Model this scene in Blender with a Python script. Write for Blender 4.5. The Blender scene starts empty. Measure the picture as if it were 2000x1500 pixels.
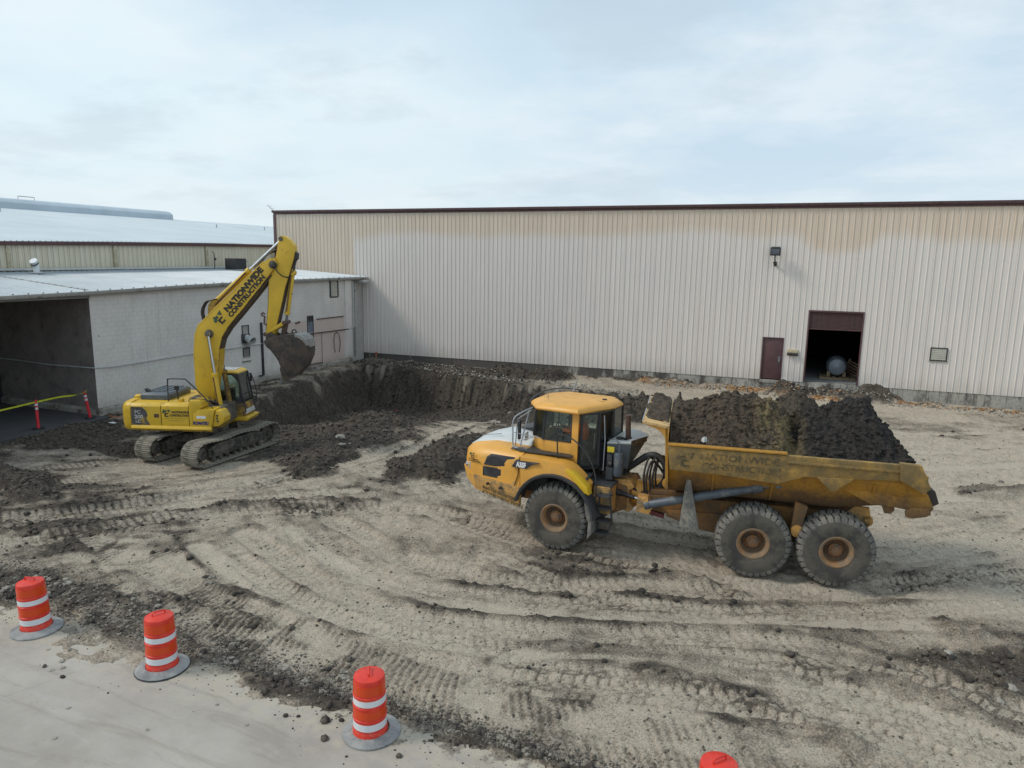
import bpy, bmesh, math, random
import numpy as np
from mathutils import Vector, Matrix

random.seed(7)
sc = bpy.context.scene
# ------------------------------------------------------------------ camera
cam_d = bpy.data.cameras.new("camera")
cam = bpy.data.objects.new("camera", cam_d)
sc.collection.objects.link(cam)
_R = (0.92488, 0.37993, 0.01565); _U = (-0.07959, 0.1532, 0.98499); _F = (-0.37183, 0.91224, -0.17193)
cam.matrix_world = Matrix(((_R[0], _U[0], -_F[0], 0.0), (_R[1], _U[1], -_F[1], 0.0),
                           (_R[2], _U[2], -_F[2], 7.2), (0, 0, 0, 1)))
cam_d.sensor_width = 36.0
cam_d.lens = 24.97
cam_d.clip_start = 0.1
cam_d.clip_end = 3000
sc.camera = cam
# ------------------------------------------------------------------ sky and sun
SUN_AZ = math.radians(205)      # direction towards the sun, ccw from +X (sun behind-left of the viewer)
SUN_EL = math.radians(43)
world = bpy.data.worlds.new("World")
sc.world = world
world.use_nodes = True
wn = world.node_tree; wn.nodes.clear()
def wnode(t, **k):
    n = wn.nodes.new(t)
    for a, b in k.items(): setattr(n, a, b)
    return n
wl = wn.links.new
sky = wnode('ShaderNodeTexSky'); sky.sky_type = 'NISHITA'; sky.sun_disc = False
sky.sun_elevation = SUN_EL
sky.sun_rotation = math.pi / 2 - SUN_AZ
sky.air_density = 1.0; sky.dust_density = 2.0; sky.altitude = 200
tc = wnode('ShaderNodeTexCoord')
sep = wnode('ShaderNodeSeparateXYZ'); wl(tc.outputs['Generated'], sep.inputs[0])
add = wnode('ShaderNodeMath', operation='ADD'); wl(sep.outputs['Z'], add.inputs[0]); add.inputs[1].default_value = 0.16
mx = wnode('ShaderNodeMath', operation='MAXIMUM'); wl(add.outputs[0], mx.inputs[0]); mx.inputs[1].default_value = 0.05
dx = wnode('ShaderNodeMath', operation='DIVIDE'); wl(sep.outputs['X'], dx.inputs[0]); wl(mx.outputs[0], dx.inputs[1])
dy = wnode('ShaderNodeMath', operation='DIVIDE'); wl(sep.outputs['Y'], dy.inputs[0]); wl(mx.outputs[0], dy.inputs[1])
comb = wnode('ShaderNodeCombineXYZ'); wl(dx.outputs[0], comb.inputs[0]); wl(dy.outputs[0], comb.inputs[1])
def wnoise(scale, detail, rough, off, dist=0.0):
    mp = wnode('ShaderNodeMapping'); wl(comb.outputs[0], mp.inputs[0]); mp.inputs['Location'].default_value = off
    n = wnode('ShaderNodeTexNoise'); wl(mp.outputs[0], n.inputs['Vector'])
    n.inputs['Scale'].default_value = scale; n.inputs['Detail'].default_value = detail
    n.inputs['Roughness'].default_value = rough; n.inputs['Distortion'].default_value = dist
    return n
def wramp(src, stops):
    r = wnode('ShaderNodeValToRGB'); wl(src, r.inputs[0])
    e = r.color_ramp.elements
    e[0].position, e[0].color = stops[0][0], (*stops[0][1], 1)
    e[1].position, e[1].color = stops[-1][0], (*stops[-1][1], 1)
    for p, c in stops[1:-1]:
        q = e.new(p); q.color = (*c, 1)
    return r
def wmix(f, a, b):
    m = wnode('ShaderNodeMixRGB')
    for i, v in ((0, f), (1, a), (2, b)):
        if hasattr(v, 'is_output'): wl(v, m.inputs[i])
        elif isinstance(v, tuple): m.inputs[i].default_value = (*v, 1)
        else: m.inputs[i].default_value = v
    return m.outputs[0]
SK = 10.0      # colours below are divided out by the background strength of 0.1
def s10(*c): return tuple(v * SK for v in c)
# broad brightness of the veil: brighter towards the sun side (left), greyer to the right
side = wnode('ShaderNodeVectorMath', operation='DOT_PRODUCT'); wl(tc.outputs['Generated'], side.inputs[0])
side.inputs[1].default_value = (-0.98, 0.0, 0.2)
srp = wramp(side.outputs['Value'], [(0.0, s10(.545, .655, .745)), (0.45, s10(.625, .755, .845)), (0.85, s10(.730, .865, .920))])
mr = wnode('ShaderNodeMapRange'); wl(side.outputs['Value'], mr.inputs[0]); mr.inputs[1].default_value = -1; mr.inputs[2].default_value = 1
wl(mr.outputs[0], srp.inputs[0])
n1 = wnoise(1.05, 8, 0.60, (3.1, 1.7, 0)); r1 = wramp(n1.outputs[0], [(0.46, (0, 0, 0)), (0.64, (1, 1, 1))])
n2 = wnoise(1.25, 7, 0.58, (11.6, 4.2, 2)); r2 = wramp(n2.outputs[0], [(0.52, (0, 0, 0)), (0.64, (1, 1, 1))])
n3 = wnoise(0.5, 4, 0.5, (7.0, 9.0, 5)); r3 = wramp(n3.outputs[0], [(0.40, (0, 0, 0)), (0.64, (1, 1, 1))])
c = wmix(r3.outputs[0], srp.outputs[0], s10(.530, .680, .810))
f1 = wnode('ShaderNodeMath', operation='MULTIPLY'); wl(r1.outputs[0], f1.inputs[0]); f1.inputs[1].default_value = 0.62
c = wmix(f1.outputs[0], c, s10(.820, .890, .925))
f2 = wnode('ShaderNodeMath', operation='MULTIPLY'); wl(r2.outputs[0], f2.inputs[0]); f2.inputs[1].default_value = 0.42
c = wmix(f2.outputs[0], c, s10(.500, .600, .680))
# milky horizon
hz = wramp(sep.outputs['Z'], [(0.0, (1, 1, 1)), (0.22, (0, 0, 0))])
fh = wnode('ShaderNodeMath', operation='MULTIPLY'); wl(hz.outputs[0], fh.inputs[0]); fh.inputs[1].default_value = 0.55
c = wmix(fh.outputs[0], c, s10(.740, .820, .870))
skm = wnode('ShaderNodeMixRGB'); skm.inputs[0].default_value = 0.90
wl(sky.outputs[0], skm.inputs[1]); wl(c, skm.inputs[2])
bg = wnode('ShaderNodeBackground'); wl(skm.outputs[0], bg.inputs[0]); bg.inputs[1].default_value = 0.1
wo = wnode('ShaderNodeOutputWorld'); wl(bg.outputs[0], wo.inputs[0])

sun_d = bpy.data.lights.new("sun", 'SUN'); sun_d.energy = 1.6; sun_d.angle = math.radians(14); sun_d.color = (1.0, 0.93, 0.83)
sun = bpy.data.objects.new("sun", sun_d); sc.collection.objects.link(sun)
_sd = Vector((math.cos(SUN_AZ) * math.cos(SUN_EL), math.sin(SUN_AZ) * math.cos(SUN_EL), math.sin(SUN_EL)))
sun.rotation_euler = _sd.to_track_quat('Z', 'Y').to_euler(); sun.location = _sd * 60
sc.view_settings.view_transform = 'Standard'; sc.view_settings.look = 'None'
sc.view_settings.exposure = 0.14; sc.view_settings.gamma = 1.0
sc.view_settings.use_curve_mapping = False
sc.render.engine = 'CYCLES'
sc.cycles.max_bounces = 6; sc.cycles.diffuse_bounces = 3; sc.cycles.transparent_max_bounces = 12

# ------------------------------------------------------------------ helpers
COL = sc.collection
def link(o):
    COL.objects.link(o); return o
def tag(o, label=None, cat=None, group=None, kind=None):
    if label: o['label'] = label
    if cat: o['category'] = cat
    if group: o['group'] = group
    if kind: o['kind'] = kind
    return o
def empty(name, loc=(0, 0, 0), rz=0.0, label=None, cat=None, group=None):
    o = bpy.data.objects.new(name, None); o.location = loc; o.rotation_euler = (0, 0, rz)
    o.empty_display_size = 0.2
    link(o); return tag(o, label, cat, group)
def copy_tree(o, parent=None):
    c = o.copy(); COL.objects.link(c)
    if parent is not None: c.parent = parent
    for ch in list(o.children): copy_tree(ch, c)
    return c

class MB:
    """collects shapes and builds them as one mesh"""
    def __init__(s, M=None):
        s.v = []; s.f = []; s.M = M
    def add(s, vs, fs, M=None):
        o = len(s.v)
        for p in vs:
            p = Vector(p)
            if M is not None: p = M @ p
            s.v.append(p)
        s.f += [tuple(i + o for i in f) for f in fs]
        return s
    def box(s, x0, x1, y0, y1, z0, z1, M=None):
        vs = [(x, y, z) for z in (z0, z1) for y in (y0, y1) for x in (x0, x1)]
        return s.add(vs, [(0, 2, 3, 1), (4, 5, 7, 6), (0, 1, 5, 4), (2, 6, 7, 3), (0, 4, 6, 2), (1, 3, 7, 5)], M)
    def prism(s, poly, axis, a, b, M=None):
        """poly in the plane normal to axis: 'x'->(y,z) 'y'->(x,z) 'z'->(x,y); a,b may be numbers or lists per point"""
        n = len(poly)
        A = a if isinstance(a, (list, tuple)) else [a] * n
        B = b if isinstance(b, (list, tuple)) else [b] * n
        def P(p, h):
            return {'x': (h, p[0], p[1]), 'y': (p[0], h, p[1]), 'z': (p[0], p[1], h)}[axis]
        vs = [P(poly[i], A[i]) for i in range(n)] + [P(poly[i], B[i]) for i in range(n)]
        fs = [tuple(range(n)), tuple(range(2 * n - 1, n - 1, -1))] + [(i, (i + 1) % n, n + (i + 1) % n, n + i) for i in range(n)]
        return s.add(vs, fs, M)
    def tube(s, path, r, seg=8, caps=True, closed=False):
        path = [Vector(p) for p in path]; n = len(path)
        R = r if isinstance(r, (list, tuple)) else [r] * n
        vs = []; up = None
        for i, p in enumerate(path):
            if closed: t = (path[(i + 1) % n] - path[i - 1])
            else: t = (path[min(i + 1, n - 1)] - path[max(i - 1, 0)])
            t.normalize()
            if up is None:
                up = Vector((0, 0, 1)) if abs(t.z) < 0.9 else Vector((1, 0, 0))
            sd = t.cross(up)
            if sd.length < 1e-5: sd = t.cross(Vector((0, 1, 0)))
            sd.normalize(); up = sd.cross(t).normalized()
            for k in range(seg):
                a = 2 * math.pi * k / seg
                vs.append(p + sd * math.cos(a) * R[i] + up * math.sin(a) * R[i])
        fs = []
        for i in range(n if closed else n - 1):
            j = (i + 1) % n
            for k in range(seg):
                k2 = (k + 1) % seg
                fs.append((i * seg + k, i * seg + k2, j * seg + k2, j * seg + k))
        if caps and not closed:
            fs.append(tuple(range(seg - 1, -1, -1))); fs.append(tuple(range((n - 1) * seg, n * seg)))
        return s.add(vs, fs)
    def cyl(s, p0, p1, r, seg=16, r2=None):
        return s.tube([p0, p1], [r, r if r2 is None else r2], seg)
    def lathe(s, prof, seg=24, M=None, fn=None):
        """prof: list of (r, h) about the z axis"""
        n = len(prof); vs = []
        for k in range(seg):
            a = 2 * math.pi * k / seg; ca, sa = math.cos(a), math.sin(a)
            for i, (r, h) in enumerate(prof):
                if fn: r = fn(r, h, a, i)
                vs.append((r * ca, r * sa, h))
        fs = [(k * n + i, ((k + 1) % seg) * n + i, ((k + 1) % seg) * n + i + 1, k * n + i + 1) for k in range(seg) for i in range(n - 1)]
        return s.add(vs, fs, M)
    def loft(s, rings, closed=True, caps=True, M=None):
        n = len(rings[0]); vs = [p for r in rings for p in r]; fs = []
        for i in range(len(rings) - 1):
            for k in range(n if closed else n - 1):
                k2 = (k + 1) % n
                fs.append((i * n + k, i * n + k2, (i + 1) * n + k2, (i + 1) * n + k))
        if caps and closed:
            fs.append(tuple(range(n - 1, -1, -1))); fs.append(tuple(range((len(rings) - 1) * n, len(rings) * n)))
        return s.add(vs, fs, M)
    def mesh(s, name, bevel=0.0, smooth=35, segs=2):
        me = bpy.data.meshes.new(name)
        M = s.M
        vs = [tuple(M @ p) if M is not None else tuple(p) for p in s.v]
        me.from_pydata(vs, [], s.f); me.validate()
        bm = bmesh.new(); bm.from_mesh(me)
        bmesh.ops.recalc_face_normals(bm, faces=bm.faces)
        if bevel > 0:
            ed = [e for e in bm.edges if len(e.link_faces) == 2 and e.calc_face_angle(0) > math.radians(28)]
            if ed:
                bmesh.ops.bevel(bm, geom=ed, offset=bevel, segments=segs, affect='EDGES', profile=0.6, clamp_overlap=True)
        bm.to_mesh(me); bm.free()
        if smooth:
            me.shade_smooth(); me.set_sharp_from_angle(angle=math.radians(smooth))
        return me
    def build(s, name, mat, parent=None, bevel=0.0, smooth=35, segs=2, label=None):
        me = s.mesh(name, bevel, smooth, segs)
        if mat: me.materials.append(mat)
        o = link(bpy.data.objects.new(name, me))
        if parent is not None: o.parent = parent
        if label: o['label'] = label
        return o

def rotz(a): return Matrix.Rotation(a, 4, 'Z')
def tr(x, y, z): return Matrix.Translation((x, y, z))

# ------------------------------------------------------------------ materials
def N(nt, t, **k):
    n = nt.nodes.new(t)
    for a, b in k.items(): setattr(n, a, b)
    return n
class NT:
    def __init__(s, name):
        s.m = bpy.data.materials.new(name); s.m.use_nodes = True; s.t = s.m.node_tree; s.t.nodes.clear()
        s.out = s.n('ShaderNodeOutputMaterial'); s.b = s.n('ShaderNodeBsdfPrincipled'); s.l(s.b.outputs[0], s.out.inputs[0])
        s._pos = None
    def n(s, t, **k): return N(s.t, t, **k)
    def l(s, a, b): s.t.links.new(a, b)
    def pos(s, obj=False):
        if obj:
            return s.n('ShaderNodeTexCoord').outputs['Object']
        if s._pos is None: s._pos = s.n('ShaderNodeNewGeometry').outputs['Position']
        return s._pos
    def set(s, i, v):
        i = s.b.inputs[i]
        if hasattr(v, 'is_output'): s.l(v, i)
        elif isinstance(v, tuple): i.default_value = (*v, 1)
        else: i.default_value = v
    def noise(s, vec, scale, detail=4, rough=0.55, stretch=None, dist=0):
        if stretch:
            mp = s.n('ShaderNodeMapping'); s.l(vec, mp.inputs[0]); mp.inputs['Scale'].default_value = stretch; vec = mp.outputs[0]
        n = s.n('ShaderNodeTexNoise'); s.l(vec, n.inputs['Vector'])
        n.inputs['Scale'].default_value = scale; n.inputs['Detail'].default_value = detail
        n.inputs['Roughness'].default_value = rough; n.inputs['Distortion'].default_value = dist
        return n.outputs[0]
    def vor(s, vec, scale, out='Distance', feature='F1', rnd=1.0):
        n = s.n('ShaderNodeTexVoronoi', feature=feature); s.l(vec, n.inputs['Vector']); n.inputs['Scale'].default_value = scale
        n.inputs['Randomness'].default_value = rnd
        return n.outputs[out]
    def ramp(s, v, a, b, lo=0.0, hi=1.0, smooth=True):
        r = s.n('ShaderNodeMapRange'); s.l(v, r.inputs[0])
        if smooth: r.interpolation_type = 'SMOOTHSTEP'
        r.inputs[1].default_value = a; r.inputs[2].default_value = b; r.inputs[3].default_value = lo; r.inputs[4].default_value = hi
        return r.outputs[0]
    def mix(s, f, a, b, mode='MIX'):
        m = s.n('ShaderNodeMixRGB', blend_type=mode)
        for i, v in ((0, f), (1, a), (2, b)):
            if hasattr(v, 'is_output'): s.l(v, m.inputs[i])
            elif isinstance(v, tuple): m.inputs[i].default_value = (*v, 1)
            else: m.inputs[i].default_value = v
        return m.outputs[0]
    def math(s, op, a, b=None, clamp=False):
        m = s.n('ShaderNodeMath', operation=op, use_clamp=clamp)
        for i, v in ((0, a), (1, b)):
            if v is None: continue
            if hasattr(v, 'is_output'): s.l(v, m.inputs[i])
            else: m.inputs[i].default_value = v
        return m.outputs[0]
    def xyz(s, v):
        n = s.n('ShaderNodeSeparateXYZ'); s.l(v, n.inputs[0]); return n.outputs
    def attr(s, name, out='Color'):
        n = s.n('ShaderNodeAttribute', attribute_name=name); return n.outputs[out]
    def bump(s, h, dist=0.01, strength=1.0):
        n = s.n('ShaderNodeBump'); s.l(h, n.inputs['Height']); n.inputs['Distance'].default_value = dist
        n.inputs['Strength'].default_value = strength; s.l(n.outputs[0], s.b.inputs['Normal'])

def simple(name, col, rough=0.6, metal=0.0, var=0.25, scale=3.0, bump=0.0, dirt=None, dirt_amt=0.0, dirt_scale=2.0, spec=None, soft=0.065):
    """plain surface with tone variation, optional dried mud in blotches"""
    t = NT(name); p = t.pos(True)
    n = t.noise(p, scale, 6, 0.6)
    c = t.mix(t.ramp(n, 0.3, 0.7), tuple(v * (1 - var) for v in col), tuple(min(1, v * (1 + var * 0.6)) for v in col))
    if dirt:
        m1 = t.noise(p, dirt_scale, 8, 0.68); m2 = t.noise(p, dirt_scale * 9, 4, 0.6)
        m = t.math('ADD', t.math('MULTIPLY', m1, 0.75), t.math('MULTIPLY', m2, 0.25))
        a = 0.66 - 0.32 * dirt_amt
        f = t.ramp(m, a - soft, a + soft)
        c = t.mix(f, c, dirt)
        t.set('Roughness', t.math('ADD', t.math('MULTIPLY', f, 0.9 - rough), rough))
    else: t.set('Roughness', rough)
    t.set('Base Color', c); t.set('Metallic', metal)
    if spec is not None: t.b.inputs['Specular IOR Level'].default_value = spec
    if bump: t.bump(t.noise(p, scale * 12, 5, 0.6), bump)
    return t.m

MUD = (0.150, 0.125, 0.090); DUST = (0.33, 0.29, 0.22)
M_YEL = simple('truck_yellow_paint', (0.700, 0.350, 0.060), 0.42, 0, 0.10, 1.5, dirt=(0.44, 0.30, 0.13), dirt_amt=0.16, dirt_scale=1.6)
M_YELLOW_LOW = simple('truck_yellow_dusty', (0.560, 0.300, 0.080), 0.7, 0, 0.2, 2.5, dirt=(0.21, 0.15, 0.08), dirt_amt=0.45, dirt_scale=2.2)
M_YBODY = simple('dump_body_worn_yellow', (0.430, 0.205, 0.026), 0.75, 0, 0.30, 1.5, dirt=(0.170, 0.088, 0.030), dirt_amt=0.55, dirt_scale=1.3, soft=0.17)
_t = NT('dump_body_mud_and_shade'); _p = _t.pos(True); _q = _t.xyz(_p)
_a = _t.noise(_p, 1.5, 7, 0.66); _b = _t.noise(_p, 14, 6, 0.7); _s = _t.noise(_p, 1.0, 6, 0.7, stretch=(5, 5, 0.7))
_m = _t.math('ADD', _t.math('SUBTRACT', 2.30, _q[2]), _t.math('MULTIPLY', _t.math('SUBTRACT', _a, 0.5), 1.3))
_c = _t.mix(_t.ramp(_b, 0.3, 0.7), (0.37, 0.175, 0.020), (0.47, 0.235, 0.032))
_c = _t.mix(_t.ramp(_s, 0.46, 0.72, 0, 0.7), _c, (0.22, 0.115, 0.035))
_c = _t.mix(_t.ramp(_m, -0.18, 0.42, 0, 0.94), _c, _t.mix(_t.ramp(_b, 0.3, 0.7), (0.095, 0.055, 0.028), (0.155, 0.092, 0.045)))  # shade of the inward-sloping side painted as darker muddy brown lower down
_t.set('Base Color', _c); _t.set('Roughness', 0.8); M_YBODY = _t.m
M_YRAIL = simple('side_rail_caked_yellow', (0.400, 0.235, 0.060), 0.8, 0, 0.30, 3.5, dirt=(0.165, 0.118, 0.052), dirt_amt=0.60, dirt_scale=3.2, soft=0.14)
M_FRAME = simple('rusty_yellow_frame', (0.34, 0.155, 0.030), 0.8, 0, 0.35, 2.5, dirt=(0.13, 0.085, 0.05), dirt_amt=0.68, dirt_scale=1.8, soft=0.15)
M_EXY = simple('excavator_yellow_paint', (0.640, 0.405, 0.030), 0.45, 0, 0.10, 1.2, dirt=(0.36, 0.23, 0.05), dirt_amt=0.15, dirt_scale=1.6)
M_EXYD = simple('excavator_yellow_grimy', (0.470, 0.285, 0.030), 0.7, 0, 0.3, 2.0, dirt=(0.11, 0.075, 0.04), dirt_amt=0.55, dirt_scale=2.0)
M_BLACK = simple('black_plastic', (0.028, 0.029, 0.032), 0.55, 0, 0.3, 4)
M_DKGREY = simple('dark_grey_metal', (0.055, 0.058, 0.064), 0.55, 0.2, 0.3, 3, dirt=(0.16, 0.14, 0.11), dirt_amt=0.15)
M_SLATE = simple('slate_grey_paint', (0.085, 0.105, 0.125), 0.45, 0, 0.2, 3, dirt=(0.22, 0.21, 0.18), dirt_amt=0.15)
M_GREYL = simple('light_grey_paint', (0.46, 0.48, 0.47), 0.5, 0, 0.10, 1.5, dirt=(0.30, 0.28, 0.24), dirt_amt=0.15)
M_STEEL = simple('worn_steel', (0.16, 0.17, 0.18), 0.4, 0.5, 0.3, 5, dirt=(0.17, 0.13, 0.10), dirt_amt=0.25)
M_CHROME = simple('polished_rod', (0.62, 0.63, 0.65), 0.18, 1.0, 0.05, 5)
M_RUST = simple('rusty_brown_pipe', (0.105, 0.062, 0.045), 0.8, 0, 0.35, 5, bump=0.003)
M_HOSE = simple('rubber_hose', (0.03, 0.03, 0.031), 0.6, 0, 0.3, 8, dirt=(0.16, 0.13, 0.10), dirt_amt=0.2)
M_RAIL = simple('grey_handrail', (0.30, 0.32, 0.34), 0.45, 0.2, 0.15, 6)
M_GROOVE = simple('tyre_groove', (0.040, 0.038, 0.035), 0.95, 0, 0.2, 4)
M_TYRE = simple('dusty_tyre_rubber', (0.130, 0.126, 0.117), 0.85, 0, 0.25, 2.5, dirt=(0.215, 0.200, 0.170), dirt_amt=0.42, dirt_scale=2.6, bump=0.003)
M_SIDEW = simple('tyre_sidewall', (0.062, 0.058, 0.052), 0.9, 0, 0.25, 2.5, dirt=(0.105, 0.094, 0.075), dirt_amt=0.50, dirt_scale=3.0)
M_RIM = simple('wheel_rim_muddy_orange', (0.33, 0.175, 0.075), 0.75, 0, 0.25, 4, dirt=(0.20, 0.145, 0.095), dirt_amt=0.55, dirt_scale=5)
M_TRACK = simple('muddy_track_steel', (0.16, 0.145, 0.118), 0.85, 0.1, 0.3, 3, dirt=(0.29, 0.265, 0.215), dirt_amt=0.60, dirt_scale=3.0, bump=0.008)
M_UNDER = simple('grimy_undercarriage', (0.055, 0.050, 0.045), 0.9, 0, 0.35, 2.5, dirt=(0.135, 0.12, 0.095), dirt_amt=0.55, dirt_scale=2.5, bump=0.01)
M_BUCKET = simple('muddy_bucket_steel', (0.040, 0.035, 0.032), 0.8, 0.1, 0.35, 2.5, dirt=(0.085, 0.065, 0.050), dirt_amt=0.50, dirt_scale=2.4, bump=0.01)
M_BRIGHT = simple('scoured_bucket_steel', (0.26, 0.25, 0.235), 0.5, 0.4, 0.3, 4, dirt=(0.13, 0.10, 0.08), dirt_amt=0.3, dirt_scale=4)
M_WHITE = simple('white_print', (0.72, 0.73, 0.74), 0.6, 0, 0.05, 3)
M_INK = simple('black_print', (0.035, 0.030, 0.026), 0.7, 0, 0.2, 3)
M_FADED = simple('faded_print', (0.078, 0.062, 0.036), 0.85, 0, 0.3, 3, dirt=(0.23, 0.155, 0.065), dirt_amt=0.44, dirt_scale=5)
M_GREEN = simple('green_print', (0.050, 0.110, 0.055), 0.6, 0, 0.2, 3)
M_NAVY = simple('navy_print', (0.055, 0.045, 0.16), 0.6, 0, 0.2, 3)
M_SEAM = simple('panel_gap_dark', (0.12, 0.075, 0.02), 0.9, 0, 0.2, 3)
M_REFL = simple('reflector_yellow', (0.72, 0.55, 0.03), 0.5, 0, 0.05, 3)
M_SKIN = simple('skin', (0.36, 0.20, 0.13), 0.6, 0, 0.08, 5)
M_ORANGE = simple('orange_work_shirt', (0.95, 0.16, 0.03), 0.8, 0, 0.12, 5)
M_JEANS = simple('dark_work_trousers', (0.04, 0.05, 0.075), 0.9, 0, 0.2, 6)
M_SEAT = simple('cab_seat_fabric', (0.075, 0.075, 0.08), 0.95, 0, 0.2, 6)

def glass_mat(name, tint, trans=0.6, rough=0.05):
    t = NT(name)
    tr_ = t.n('ShaderNodeBsdfTransparent'); tr_.inputs[0].default_value = (*tint, 1)
    gl = t.n('ShaderNodeBsdfGlossy'); gl.inputs[0].default_value = (0.9, 0.95, 0.95, 1); gl.inputs['Roughness'].default_value = rough
    fr = t.n('ShaderNodeFresnel'); fr.inputs[0].default_value = 1.5
    nz = t.noise(t.pos(True), 3.0, 5, 0.6)
    df = t.n('ShaderNodeBsdfDiffuse'); df.inputs[0].default_value = (0.30, 0.29, 0.26, 1)
    m1 = t.n('ShaderNodeMixShader'); t.l(fr.outputs[0], m1.inputs[0]); t.l(tr_.outputs[0], m1.inputs[1]); t.l(gl.outputs[0], m1.inputs[2])
    m2 = t.n('ShaderNodeMixShader'); t.l(t.ramp(nz, 0.35, 0.8, 0.02, trans), m2.inputs[0]); t.l(m1.outputs[0], m2.inputs[1]); t.l(df.outputs[0], m2.inputs[2])
    t.l(m2.outputs[0], t.out.inputs[0])
    return t.m
M_GLASS = glass_mat('cab_glass_greenish', (0.88, 0.96, 0.93), 0.05)
M_GLASS_D = glass_mat('cab_glass_dark', (0.80, 0.84, 0.83), 0.05)

# ------------------------------------------------------------------ lettering
def text_obj(s, size, M, mat, name='lettering', parent=None, weight=0.0, spacing=1.0, sx=1.0, align='LEFT', extrude=0.004, shear=0.0):
    cu = bpy.data.curves.new(name, 'FONT'); cu.body = s; cu.size = size; cu.offset = weight
    cu.space_character = spacing; cu.align_x = align; cu.extrude = extrude; cu.shear = shear
    cu.resolution_u = 3
    to = bpy.data.objects.new(name, cu); COL.objects.link(to)
    bpy.context.view_layer.update()
    dg = bpy.context.evaluated_depsgraph_get()
    me = bpy.data.meshes.new_from_object(to.evaluated_get(dg))
    COL.objects.unlink(to); bpy.data.objects.remove(to)
    S = Matrix.Diagonal((sx, 1, 1, 1))
    me.transform(M @ S); me.materials.clear(); me.materials.append(mat); me.name = name
    o = link(bpy.data.objects.new(name, me))
    if parent is not None: o.parent = parent
    return o
def frame_M(origin, xdir, ydir):
    x = Vector(xdir).normalized(); y = Vector(ydir).normalized(); y = (y - x * x.dot(y)).normalized(); z = x.cross(y)
    o = Vector(origin)
    return Matrix(((x.x, y.x, z.x, o.x), (x.y, y.y, z.y, o.y), (x.z, y.z, z.z, o.z), (0, 0, 0, 1)))
# ------------------------------------------------------------------ terrain numerics
def _h(ix, iy, seed):
    n = (ix.astype(np.int64) * 374761393 + iy.astype(np.int64) * 668265263 + seed * 1442695041) & 0x7fffffff
    n = ((n ^ (n >> 13)) * 1274126177) & 0x7fffffff
    n = n ^ (n >> 16)
    return (n & 0xffff) / 65535.0
def vn(x, y, seed=0):
    xi = np.floor(x); yi = np.floor(y); fx = x - xi; fy = y - yi
    fx = fx * fx * fx * (fx * (fx * 6 - 15) + 10); fy = fy * fy * fy * (fy * (fy * 6 - 15) + 10)
    xi = xi.astype(np.int64); yi = yi.astype(np.int64)
    a = _h(xi, yi, seed); b = _h(xi + 1, yi, seed); c_ = _h(xi, yi + 1, seed); d = _h(xi + 1, yi + 1, seed)
    return (a * (1 - fx) + b * fx) * (1 - fy) + (c_ * (1 - fx) + d * fx) * fy
def fbm(x, y, scale, octv=4, seed=0, gain=0.5):
    t = 0; amp = 1; s = 0
    for o in range(octv):
        t = t + amp * vn(x * scale + 17.3 * o, y * scale - 9.1 * o, seed + o); s += amp; amp *= gain; scale *= 2.03
    return t / s
def sst(a, b, x):
    t = np.clip((x - a) / (b - a), 0, 1); return t * t * (3 - 2 * t)
def catmull(pts, step=0.35):
    out = []; P = [np.array(p, float) for p in pts]; P = [2 * P[0] - P[1]] + P + [2 * P[-1] - P[-2]]
    for i in range(1, len(P) - 2):
        n = max(2, int(np.linalg.norm(P[i + 1] - P[i]) / step))
        for k in range(n):
            t = k / n
            out.append(0.5 * ((2 * P[i]) + (-P[i - 1] + P[i + 1]) * t + (2 * P[i - 1] - 5 * P[i] + 4 * P[i + 1] - P[i + 2]) * t * t + (-P[i - 1] + 3 * P[i] - 3 * P[i + 1] + P[i + 2]) * t ** 3))
    out.append(P[-2]); return np.array(out)

GX = np.arange(-30.6, 15.0, 0.046)
_y = [7.4]
while _y[-1] < 43.2: _y.append(_y[-1] + 0.034 + (_y[-1] - 7.4) * 0.0013)
GY = np.array(_y)
XX, YY = np.meshgrid(GX, GY)

def path_field(pts, w):
    """signed lateral distance and arc length around a curved path, inf away from it"""
    D = np.full(XX.shape, 99.0); S = np.zeros(XX.shape)
    L = catmull(pts); acc = 0.0
    for a, b in zip(L[:-1], L[1:]):
        d = b - a; ln = float(np.hypot(*d)); u = d / ln
        x0, x1 = min(a[0], b[0]) - w, max(a[0], b[0]) + w; y0, y1 = min(a[1], b[1]) - w, max(a[1], b[1]) + w
        i0, i1 = np.searchsorted(GX, (x0, x1)); j0, j1 = np.searchsorted(GY, (y0, y1))
        if i1 > i0 and j1 > j0:
            rx = XX[j0:j1, i0:i1] - a[0]; ry = YY[j0:j1, i0:i1] - a[1]
            s = rx * u[0] + ry * u[1]; l = -rx * u[1] + ry * u[0]
            sc_ = np.clip(s, 0, ln); dd = np.hypot(s - sc_, l)
            sub = D[j0:j1, i0:i1]; m = dd < np.abs(sub)
            sub[m] = (np.sign(l) * dd)[m]; S[j0:j1, i0:i1][m] = (acc + sc_)[m]
        acc += ln
    return D, S

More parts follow.
